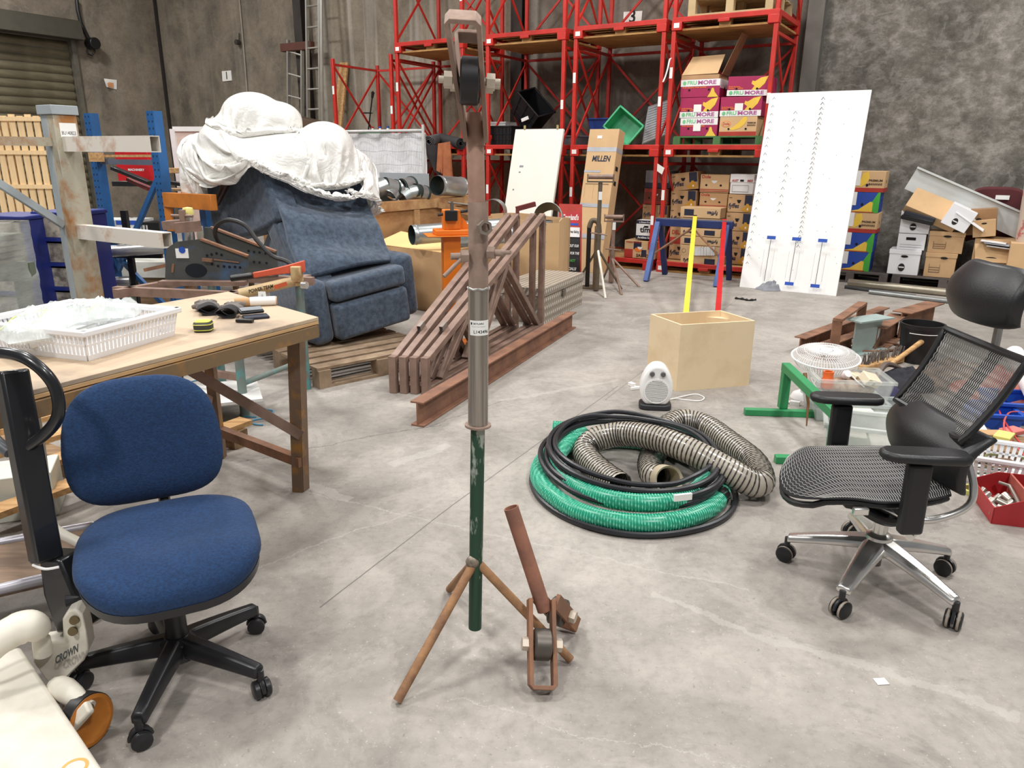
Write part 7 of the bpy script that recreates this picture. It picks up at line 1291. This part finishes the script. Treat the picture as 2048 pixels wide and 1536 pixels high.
# ---------------------------------------------------------------- blue office chair
mfab=X('chair_fabric_blue',26,58,98,.95,col2=lin(20,44,78),scale=120,lo=.36,hi=.64,bump=.3,bscale=220,sheen=.03); mcb_=X('chair_plastic',34,34,37,.38,var=.1)
bc_=V3((-.983,1.867,0)); cas=[G(285,1492),G(525,1392),G(165,1375),G(515,1262),G(320,1262)]
t=thing('office_chair','blue fabric swivel chair on black castors beside the pallet jack','chair',bc_)
mb=MB(); mb.lathe([(0,.145),(.035,.145),(.05,.13),(.055,.075),(0,.075)],bc_,(0,0,1),24); mb.build('hub',mcb_,t)
def arm_(t,c,e,mat,z0,z1,w0,w1,h0,h1,zend):
    c=V3(c); e=V3(e); d=(e-c); L=d.length; d.normalize(); n=V3((-d.y,d.x,0)); mb=MB()
    def sec(f): x=L*f; z=z0+(z1-z0)*f**1.3; w=w0+(w1-w0)*f; h=h0+(h1-h0)*f; return x,z,w,h
    vs=[];fs=[];N=9
    for i in range(N):
        x,z,w,h=sec(.08+.92*i/(N-1))
        for a,b in ((-1,-1),(1,-1),(1,.2),(.6,1),(-.6,1),(-1,.2)): vs.append(c+d*x+n*(a*w/2)+V3((0,0,z+b*h/2)))
    for i in range(N-1): fs+=[(i*6+j,i*6+(j+1)%6,(i+1)*6+(j+1)%6,(i+1)*6+j) for j in range(6)]
    fs+=[tuple(range(5,-1,-1)),tuple((N-1)*6+j for j in range(6))]
    mb.add(vs,fs); return mb.build('base_arm',mat,t,bevel=.006)
def caster(t,e,mat,r=.027,tw=.05,ring=None,yaw=0):
    e=V3(e); d=V3((math.cos(yaw),math.sin(yaw),0)); n=V3((-d.y,d.x,0)); q=V3((e.x,e.y,r))
    mb=MB(); mb.cyl(q+V3((0,0,r)),q+V3((0,0,r+.035)),.011,n=12); mb.build('castor_stem',mcb_,t)
    for s in (-1,1):
        mb=MB(); mb.lathe([(0,-.5*tw*.36),(r*.8,-.5*tw*.36),(r,-.3*tw*.36),(r,.3*tw*.36),(r*.8,.5*tw*.36),(0,.5*tw*.36)],q+n*(s*tw*.27),n,22); w=mb.build('castor_wheel',mat,t)
        if ring: mb=MB(); mb.lathe([(r*.9,-.2*tw*.4),(r*1.02,-.16*tw*.4),(r*1.02,.16*tw*.4),(r*.9,.2*tw*.4)],q+n*(s*tw*.27),n,22); mb.build('castor_tread',ring,t)
    mb=MB(); mb.tube([q+d*r*1.0*math.cos(a)+V3((0,0,r*1.02*math.sin(a)+.002)) for a in [i*.4 for i in range(9)]],.006,6); mb.build('castor_hood',mcb_,t)
for i,c in enumerate(cas):
    ao=arm_(t,bc_,c,mcb_,.118,.086,.062,.04,.06,.036,.07); caster(ao,c,mcb_,.027,.055,None,[.6,2.2,1.2,.2,2.6][i])
mb=MB(); mb.cyl(bc_+V3((0,0,.13)),bc_+V3((0,0,.27)),.031,n=20); mb.build('outer_column',mcb_,t); mb=MB(); mb.cyl(bc_+V3((0,0,.27)),bc_+V3((0,0,.4)),.027,n=20); mb.build('gas_column',mcb_,t)
ca=math.radians(27); tx=V3((math.cos(ca),math.sin(ca),0)); fw=V3((math.sin(ca),-math.cos(ca),0))
sc=V3((-.965,1.865,0)); zs=.445
def se(a,p,rx,ry): c,s=math.cos(a),math.sin(a); return rx*math.copysign(abs(c)**p,c),ry*math.copysign(abs(s)**p,s)
def seat_fn(rho,th):
    x,y=se(th*6.2832,.62,.235,.235); x*=rho; y*=rho     # y>0 = front
    z=zs+.018*(rho**2)*0; dish=-.02*(1-rho**2); wf=-.045*max(0,(y-.1)/.135)**2; bk=.012*max(0,(-y-.1)/.13)**2; rim=.028*(1-rho**6)-.028
    z=zs+.045+dish+wf+bk+rim+.006*math.sin(x*18)*math.sin(y*14); return sc+tx*x+fw*y+V3((0,0,z))
mb=MB(); N1,N2=14,48; vs=[];fs=[]
for i in range(N1+1):
    for j in range(N2): vs.append(seat_fn(max(.001,i/N1),j/N2))
k=len(vs)
for i in range(N1): fs+=[(i*N2+j,i*N2+(j+1)%N2,(i+1)*N2+(j+1)%N2,(i+1)*N2+j) for j in range(N2)]
for j in range(N2): p=vs[N1*N2+j]; q=sc+(V3((p.x,p.y,0))-sc)*1.012; vs.append(V3((q.x,q.y,p.z-.022)))
for j in range(N2): p=vs[N1*N2+j]; q=sc+(V3((p.x,p.y,0))-sc)*.97; vs.append(V3((q.x,q.y,p.z-.05)))
for a in (N1,N1+1): fs+=[(a*N2+j,a*N2+(j+1)%N2,(a+1)*N2+(j+1)%N2,(a+1)*N2+j) for j in range(N2)]
mb.add(vs,fs); mb.build('seat',mfab,t,ang=70)
mb=MB(); vs=[];fs=[]
for sc_,dz in ((.985,-.045),(.975,-.07),(.86,-.092),(.3,-.096)):
    for j in range(N2): p=seat_fn(1,j/N2); q=sc+(V3((p.x,p.y,0))-sc)*sc_; vs.append(V3((q.x,q.y,p.z+dz if sc_>.9 else zs+.045-.028+dz+.01)))
for a in range(3): fs+=[(a*N2+j,a*N2+(j+1)%N2,(a+1)*N2+(j+1)%N2,(a+1)*N2+j) for j in range(N2)]
fs.append(tuple(3*N2+j for j in range(N2-1,-1,-1))); mb.add(vs,fs); mb.build('seat_shell',mcb_,t)
mb=MB(); mb.box(-.07,.07,-.1,.1,zs-.07,zs-.02); mb=MB(); c=bc_; mb.bar(c-tx*.07+V3((0,0,zs-.06)),c+tx*.07+V3((0,0,zs-.06)),.16,.045); mb.build('mechanism',mcb_,t)
mb=MB(); p=sc-tx*.2-fw*-.08+V3((0,0,zs-.065)); mb.tube([p+tx*.08,p-tx*.03,p-tx*.06],[.006,.006,.016],8); mb.build('lever',mcb_,t)
bb0=sc-fw*.262-tx*.03+V3((0,0,.478)); bup=(V3((0,0,1))-fw*.13).normalized(); bm=bb0+bup*.19
def back_fn(rho,th,side):
    x,y=se(th*6.2832,.62,.217,.192); x*=(1-.10*max(0,y/.2)); x*=rho; y*=rho; cur=.06*(x/.23)**2; th_=.04*(1-rho**5); 
    return bm+tx*x+bup*y+fw*(cur*.8+side*(th_+.006)-.005*math.cos(y*9))
mb=MB(); vs=[];fs=[]
for s in (1,-1):
    for i in range(N1+1):
        for j in range(N2): vs.append(back_fn(max(.001,i/N1),j/N2,s))
K=(N1+1)*N2
for i in range(N1):
    fs+=[(i*N2+(j+1)%N2,i*N2+j,(i+1)*N2+j,(i+1)*N2+(j+1)%N2) for j in range(N2)]; fs+=[(K+i*N2+j,K+i*N2+(j+1)%N2,K+(i+1)*N2+(j+1)%N2,K+(i+1)*N2+j) for j in range(N2)]
fs+=[(N1*N2+j,K+N1*N2+j,K+N1*N2+(j+1)%N2,N1*N2+(j+1)%N2) for j in range(N2)]
mb.add(vs,fs); mb.build('backrest',mfab,t,ang=70)
mb=MB(); mb.tube(cr_([sc-fw*.12+V3((0,0,zs-.04)),sc-fw*.24+V3((0,0,zs-.02)),sc-fw*.3+V3((0,0,zs+.06)),bm-fw*.055+bup*-.05],5),.017,8); mb.build('back_strut',mcb_,t)
# ---------------------------------------------------------------- main pipe stand
def YP(px,py): return D(px,py,2.0)
mgrn_=X('pipe_green',30,66,46,.5,col2=lin(150,158,146),scale=26,lo=.56,hi=.62,st=(1,1,.3)); mrt=X('tube_rust',154,122,106,.7,metal=.02,col2=lin(172,138,120),scale=10,bump=.12); mrt2=X('tube_brown',156,134,120,.65,metal=.04,col2=lin(130,108,96),scale=8,bump=.1); mslv=X('sleeve_steel',176,168,158,.33,metal=.75,col2=lin(136,128,120),scale=10,st=(6,6,.15)); mrod=X('rod_rust',158,118,82,.8,col2=lin(124,90,66),scale=14,bump=.2)
pb,pw,pf,ps,pt,pi_,ph_=YP(950,1255),YP(951,1120),YP(956,850),YP(957,576),YP(956,404),YP(953,290),YP(940,160)
t=thing('pipe_roller_stand','tall rusty pipe stand with green tripod base and roller head','stand',V3((-.112,2.0,0)))
mb=MB(); mb.pipe(pb,pf+V3((0,0,.02)),.0205,.017,24); mb.build('green_pipe',mgrn_,t)
mb=MB(); mb.pipe(pf,ps,.0285,.024,28); mb.build('sleeve',mslv,t)
mb=MB(); mb.lathe([(.025,-.003),(.038,-.003),(.038,.003),(.025,.003)],pf,(ps-pf),28,closed=True); mb.build('flange_ring',mrt2,t)
mb=MB(); mb.tube([ps+V3((.0285*math.cos(a),.0285*math.sin(a),.0015*math.sin(a*7))) for a in [i*6.2832/32 for i in range(32)]],.0035,6,closed=True); mb.build('weld_bead',X('weld',186,184,180,.4,metal=.6,var=.3,scale=60),t)
mb=MB(); mb.pipe(ps,pt,.0268,.0235,28); mb.build('outer_tube',mrt2,t); mb=MB(); mb.pipe(ps+V3((0,0,.05)),YP(949,225),.0228,.019,24); mb.build('inner_tube',mrt,t)
# T-handle clamps and welded nut
def hexnut(mb,c,ax,r,h): mb.lathe([(0,0),(r,0),(r,h),(0,h)],c,ax,6)
for s,c0,rod in ((-1,D(936,512,1.975),(D(928,512,1.97),D(888,553,1.93))),(1,D(976,505,1.975),(D(984,505,1.975),D(1021,505,1.95)))):
    mb=MB(); hexnut(mb,c0,(s,-.25,0),.017,.02); mb.build('nut',mrt2,t); mb=MB(); mb.cyl(rod[0],rod[1],.0055,n=10); mb.build('handle_rod',mrt2,t); mb=MB(); mb.cyl(c0,c0+V3((s*.045,-.012,0)),.009,n=12); mb.build('clamp_bolt',mrt2,t)
c=D(967,456,1.972); mb=MB(); mb.lathe([(.013,0),(.021,0),(.021,.014),(.013,.014)],c,(.45,-.9,.1),6,closed=True); mb.build('welded_nut',X('nut_grey',140,128,116,.5,metal=.5),t)
# sticker bent round the sleeve
ce=YP(957,652); axs=(ps-pf).normalized(); ang0=math.atan2(-ce.y,-ce.x)
def wrap(x,y,r=.0291): a=ang0+.12+x/.0287; return V3((ce.x+r*math.cos(a),ce.y+r*math.sin(a),ce.z+y))
mb=MB(); mb.grid(lambda a,b:wrap(-.03+.06*a,-.021+.042*b),14,2); mb.build('sticker',mstk,t)
bent_text('L143496',.0125,mink,t,(0,0,0),(1,0,0),(0,0,1),bold=.01,fit=.042,fn=lambda x,y:wrap(x+.004,y-.011,.02945)); bent_text('SKYLARC',.006,mink,t,(0,0,0),(1,0,0),(0,0,1),bold=.02,fit=.03,fn=lambda x,y:wrap(x-.003,y+.012,.02945)); bent_text('Auctions Online Equipment',.003,mtr,t,(0,0,0),(1,0,0),(0,0,1),fit=.04,fn=lambda x,y:wrap(x-.003,y+.004,.02945))
mb=MB(); mb.add([wrap(x,y,.0294) for x,y in ((-.026,.009),(-.022,.009),(-.021,.015),(-.026,.016))],[(0,1,2,3)]); mb.build('logo_mark',mink,t,flat=True)
feet=[G(795,1409),G(1141,1326),G(899,1184)]
for f in feet: mb=MB(); f=f+V3((0,0,.012)); mb.pipe(pw+(f-pw).normalized()*.018,f,.0135,.01,14); mb.build('leg',mrod,t)
mb=MB(); mb.ball(pw+V3((-.008,-.012,.0)),(.022,.016,.022)); mb.build('weld_bead',X('weld2',150,138,124,.5,metal=.5,var=.4,scale=70),t)
mwhl=X('wheel_black',40,38,40,.4,metal=.3,var=.3); mnut=X('nut_pale',196,184,168,.5,metal=.3); mstr=X('strap_brown',138,112,98,.7,metal=.05,col2=lin(188,164,148),scale=6,lo=.5,hi=.75)
def fork(t,o,d,xa,L,w,strap=.036,th=.0065,wr=.05,wd=.05,mat=None,wpos=.55,bolt=.062,wm=None,tap=1.):
    "U-strap fork with a wheel: o base, d outward direction, xa wheel axis"
    o,d,xa=V3(o),V3(d).normalized(),V3(xa).normalized(); nn=d.cross(xa).normalized(); mat=mat or mstr
    wb_=w*tap; path=[o-xa*wb_/2,o-xa*w/2+d*(L-.007),o-xa*(w/2-.007)+d*L,o+xa*(w/2-.007)+d*L,o+xa*w/2+d*(L-.007),o+xa*wb_/2]
    mb=MB(); vs=[]; fs=[]
    for i,p in enumerate(path):
        a=(path[min(i+1,5)]-path[max(i-1,0)]).normalized(); b=nn.cross(a).normalized()
        for x,y in ((-1,-1),(1,-1),(1,1),(-1,1)): vs.append(p+b*(x*th/2)+nn*(y*strap/2))
    for i in range(5): fs+=[(i*4+j,i*4+(j+1)%4,(i+1)*4+(j+1)%4,(i+1)*4+j) for j in range(4)]
    fs+=[(3,2,1,0),(20,21,22,23)]
    mb.add(vs,fs); mb.build('strap',mat,t,bevel=.002)
    c=o+d*(L*wpos); mb=MB(); mb.lathe([(.01,-wd/2),(wr*.9,-wd/2),(wr,-wd/2+.004),(wr,wd/2-.004),(wr*.9,wd/2),(.01,wd/2)],c,xa,30); mb.build('wheel',wm or mwhl,t)
    mb=MB(); mb.cyl(c-xa*(bolt+.012),c+xa*(bolt+.012),.0085,n=12); mb.build('axle_bolt',mnut,t)
    for s in (-1,1): mb=MB(); hexnut(mb,c+xa*s*(w/2+.005),xa*s,.02,.02); mb.build('nut',mnut,t)
hb=YP(952,250); upm=V3((-.012,0,.3)); xa=V3((1,.06,-.04))
fork(t,hb+V3((0,-.014,-.03)),V3((-.025,-.2,.31)),xa,.30,.072,.05,.011,.055,.046,wpos=.5,tap=.72)
fork(t,hb+V3((0,.014,-.03)),V3((-.03,.13,.29)),xa,.28,.062,.05,.0095,.05,.042,wpos=.52,tap=.8)
mb=MB(); mb.cyl(hb-V3((0,0,.05)),hb+V3((-.003,0,.03)),.0235,n=20); mb.build('head_socket',mrt,t)
# ---------------------------------------------------------------- spare roller head on the floor
e1_,e2_=G(1088,1392),G(1129,1262); J=V3((.098,1.95,.2)); tp_=D(1022,1015,2.0)
t=thing('spare_fork_head','rusty spare roller head with pipe stem standing on its two forks','roller head',(e1_+e2_)/2)
dj=(J-tp_).normalized(); mb=MB(); mb.pipe(tp_,J-dj*-.02,.0225,.019,24); mb.build('stem_pipe',X('stem_rust',148,100,80,.75,col2=lin(122,84,70),scale=9,bump=.12),t)
d1=(e1_+V3((0,.0,.012))-J); d2=(e2_+V3((0,0,.012))-J); xa=V3((1,.1,-.12)); xa2=V3((1,-.45,-.1))
fork(t,J+dj*-.015,d1,xa,d1.length,.07,.044,.0125,.046,.05,mrust,.52,.042,X('wheel_worn',96,90,84,.45,metal=.6,var=.3)); fork(t,J+dj*-.015+V3((.015,.01,0)),d2,xa2,d2.length,.07,.046,.0125,.044,.05,mrust,.55,.042,X('wheel_worn',96,90,84,.45,metal=.6,var=.3))
p=G(1762,1364); mb=MB(T(p+V3((0,0,.001)),.1)); mb.box(-.018,.018,-.014,.014,0,.002); solo(mb,'paper_scrap',mwht,'small white paper scrap lying on the bare concrete floor','paper',p)
# ---------------------------------------------------------------- mesh ergonomic chair
mc=V3((1.344,2.42,0)); mchr=X('chrome',222,220,216,.25,metal=.9,var=.05); mleat=X('chair_vinyl',30,30,32,.42,var=.15,bump=.08,bscale=200); mtread=X('castor_tread_tan',150,138,124,.6)
t=thing('office_chair','black mesh ergonomic office chair with headrest on a chrome base','chair',mc)
cas=[G(1570,1120),G(1678,1232),G(1903,1255),G(1887,1148),G(1700,1074)]
mb=MB(); mb.lathe([(0,.20),(.03,.2),(.045,.19),(.055,.15),(.05,.12),(0,.12)],mc,(0,0,1),26); mb.build('hub',mchr,t)
for i,c in enumerate(cas):
    ao=arm_(t,mc,c,mchr,.165,.10,.095,.048,.042,.026,.09); caster(ao,c,mblk,.032,.06,mtread,[2.4,.5,.9,2.2,.3][i])
mb=MB(); mb.cyl(mc+V3((0,0,.19)),mc+V3((0,0,.34)),.026,n=20); mb.build('gas_column',mchr,t); mb=MB(); mb.cyl(mc+V3((0,0,.07)),mc+V3((0,0,.12)),.022,n=16); mb.build('column_foot',X('column_tip',120,116,110,.4,metal=.6),t)
# chair frame: f = facing (-x), l = lateral (y)
rzc=math.radians(2); fx=V3((-math.cos(rzc),-math.sin(rzc),0)); ly=V3((-fx.y,fx.x,0)); ly=V3((0,1,0))
so=V3((1.235,2.425,0)); zS=.466
def seat2(u,v,dz=0):
    "u: -1 back .. 1 front; v: -1 near .. 1 far"
    hw=.235*(1-.16*max(0,u)**3-.08*max(0,-u)**2); ed=1-abs(v)**6*.0; rr=1-.3*abs(v)**3.5*max(0,u)-.12*abs(v)**4*max(0,-u)
    kk=.96 if u>0 else .45; x=(.265 if u>0 else .245)*u*(1-kk+kk*math.sqrt(1-v*v/2)); v_=v*(1-kk+kk*math.sqrt(1-u*u/2)); uu=x/.265; vv=v_; z=zS-.1*max(0,uu-.3)**2/.5-.03*abs(vv)**3-.012*(1-v*v)*(1-u*u)
    return so+fx*x+ly*(.245*v_)+V3((0,0,z+dz))
mmesh=X('mesh_dark',28,28,30,.7,alpha=.78); mstrand=X('mesh_strand',176,174,170,.6,var=.1); 
mb=MB(); mb.slab(lambda a,b:seat2(2*a-1,2*b-1),24,20,(0,0,-.006)); mb.build('seat_mesh',X('mesh_seat_dark',30,30,32,.8),t,ang=70)
def strands(fn,n,seg,w,amp,along):
    mb=MB()
    for i in range(n):
        c=-.97+1.94*i/(n-1); P=[]
        for k in range(seg+1):
            s=-.985+1.97*k/seg; d=amp*math.sin(k*1.9+i*.0)*2/n
            P.append(fn(c+d,s) if along=='v' else fn(s,c+d))
        mb.tube(P,w,3,cap=False)
    return mb
mb=strands(lambda u,v:seat2(u,v,.0015),52,46,.0012,.22,'v'); o=mb.build('seat_strands',mstrand,t); o['kind']='stuff'
# seat edge frame and under-shell
mb=MB(); edge=[seat2(-1+2*i/14,-1,-.018) for i in range(15)]+[seat2(1,-1+2*i/10,-.03) for i in range(1,11)]+[seat2(1-2*i/14,1,-.012) for i in range(1,15)]+[seat2(-1,1-2*i/10,-.012) for i in range(1,10)]
mb.tube([p+(so-V3((p.x,p.y,0))).normalized()*.014 for p in edge],.012,8,closed=True); mb.build('seat_frame',mblk,t)
mb=MB(); mb.slab(lambda a,b:so+fx*(.13-.33*a)+ly*((b-.5)*(.4-.16*a))+V3((0,0,zS-.045-.1*math.sin(min(1,a*1.5)*1.57)**1.5)),12,6,(0,0,-.03)); mb.build('seat_shell',mblk,t,bevel=.01)
mb=MB(); mb.bar(mc+fx*.09+V3((0,0,.37)),mc-fx*.06+V3((0,0,.36)),.13,.08); mb.build('tilt_mechanism',mblk,t,bevel=.012)
for y,x,z in ((-.07,.02,.355),(-.07,-.02,.335),(-.07,.0,.315)): mb=MB(); q=mc+V3((-x,y,z-.03)); mb.cyl(q,q+V3((0,-.03,0)),.011,n=12); mb.build('adjust_knob',mchr,t)
mb=MB(); q=so+fx*.09+V3((0,-.235,zS-.065)); mb.bar(q-fx*.02,q+fx*.03,.02,.025); mb.build('paddle',mchr,t,bevel=.004)
# chrome back arm (J-bar) each side + armrests
for s in (-1,1):
    yl=ly*(.16*s); mb=MB(); J=cr_([mc+yl*.5+V3((-.08,0,.345)),mc+yl+V3((.03,0,.335)),mc+yl+V3((.12,0,.345)),mc+yl+V3((.195,0,.39)),mc+yl*.9+V3((.205,0,.46)),mc+yl*.6+V3((.185,0,.56)),mc+yl*.5+V3((.17,0,.62))],5); mb.tube(J,[.013]*len(J),10); mb.build('back_bar',mchr,t)
    yy=ly*(.285*s); px_=-.06; za=.625
    mb=MB(); mb.tube(cr_([mc+ly*(.1*s)+V3((-.04,0,.36)),mc+ly*(.2*s)+V3((-.0,0,.335)),mc+yy+V3((-.06,0,.335))],5),.013,8); mb.build('arm_bracket',mchr,t)
    q=mc+yy+V3((-.065,0,0)); mb=MB(); mb.bar(q+V3((0,0,.35)),q+V3((-.005,0,za-.03)),.04,.075,(1,0,0)); mb.build('arm_post',mblk,t,bevel=.012,seg=3)
    mb=MB(); pad=[(-.13,-.035),(-.145,-.015),(-.145,.02),(-.12,.045),(.0,.05),(.09,.045),(.12,.03),(.12,-.03),(.09,-.045),(.0,-.05),(-.1,-.048)]
    rot=-.12; mb.M=T(mc+yy+V3((-.045,0,za-.022)),rot if s<0 else rot); mb.prism(pad,(0,0,0),(1,0,0),(0,1,0),.03); mb.build('arm_pad',mleat,t,bevel=.012,seg=3)
# backrest mesh panel
BB,BT=V3((1.455,0,.63)),V3((1.60,0,.90))
def bk(u,v,dz=0):
    "u: 0 bottom .. 1 top, v: -1 near .. 1 far"
    p=BB.lerp(BT,u); hw=.225*(1-.06*(1-u)); c=.02*v*v-.012*math.sin(u*3.14); n=V3((-.9,0,.43))
    return V3((p.x,2.42+hw*v,p.z))+n*(c+dz)
mb=MB(); mb.slab(lambda a,b:bk(a,2*b-1),14,14,(.002,0,0)); mb.build('back_mesh',X('mesh_back_dark',26,26,28,.8,alpha=.5),t,ang=70)
mb=strands(lambda u,v:bk((u+1)/2,v,.0025),40,40,.0017,.22,'u'); o=mb.build('back_strands',mstrand,t); o['kind']='stuff'
mb=MB(); ed=[bk(i/12,-1) for i in range(13)]+[bk(1,-1+i/5) for i in range(1,11)]+[bk(1-i/12,1) for i in range(1,13)]+[bk(0,1-i/5) for i in range(1,10)]; mb.tube(ed,.0125,8,closed=True); mb.build('back_frame',mblk,t)
mb=MB(); mb.bar(bk(.0,0,-.035),bk(1.0,0,-.045),.05,.02,(1,0,.4)); mb.build('spine',mblk,t,bevel=.006)
# lumbar pad
def lum(a,b):
    v=2*b-1; u=a; p=V3((1.395,0,.475)).lerp(V3((1.465,0,.675)),u); hw=.25*(1-.05*(2*u-1)**2); bul=.055*math.sin(u*3.14); return V3((p.x-bul*.9+.055*v*v,2.42+hw*v,p.z+bul*.35-.012*v*v))
mb=MB(); mb.slab(lum,14,18,(.03,0,-.012)); mb.build('lumbar_pad',mleat,t,bevel=.012,seg=3)
# headrest
def head(a,b):
    v=2*b-1; u=2*a-1; k=(1-abs(v)**5*.2); x=1.495+.04*v*v+.035*(u*u)+.02*u; return V3((x,2.425+.185*v*(1-.12*u*u),1.085+.098*u*k))
mb=MB(); mb.slab(head,14,20,(.045,0,-.01)); mb.build('headrest',mleat,t,bevel=.022,seg=4)
mb=MB(); mb.tube([bk(.97,0,-.03),V3((1.63,2.43,.98)),V3((1.57,2.44,1.05))],.014,8); mb.build('headrest_stem',X('stem_grey',150,146,140,.4,metal=.4),t)
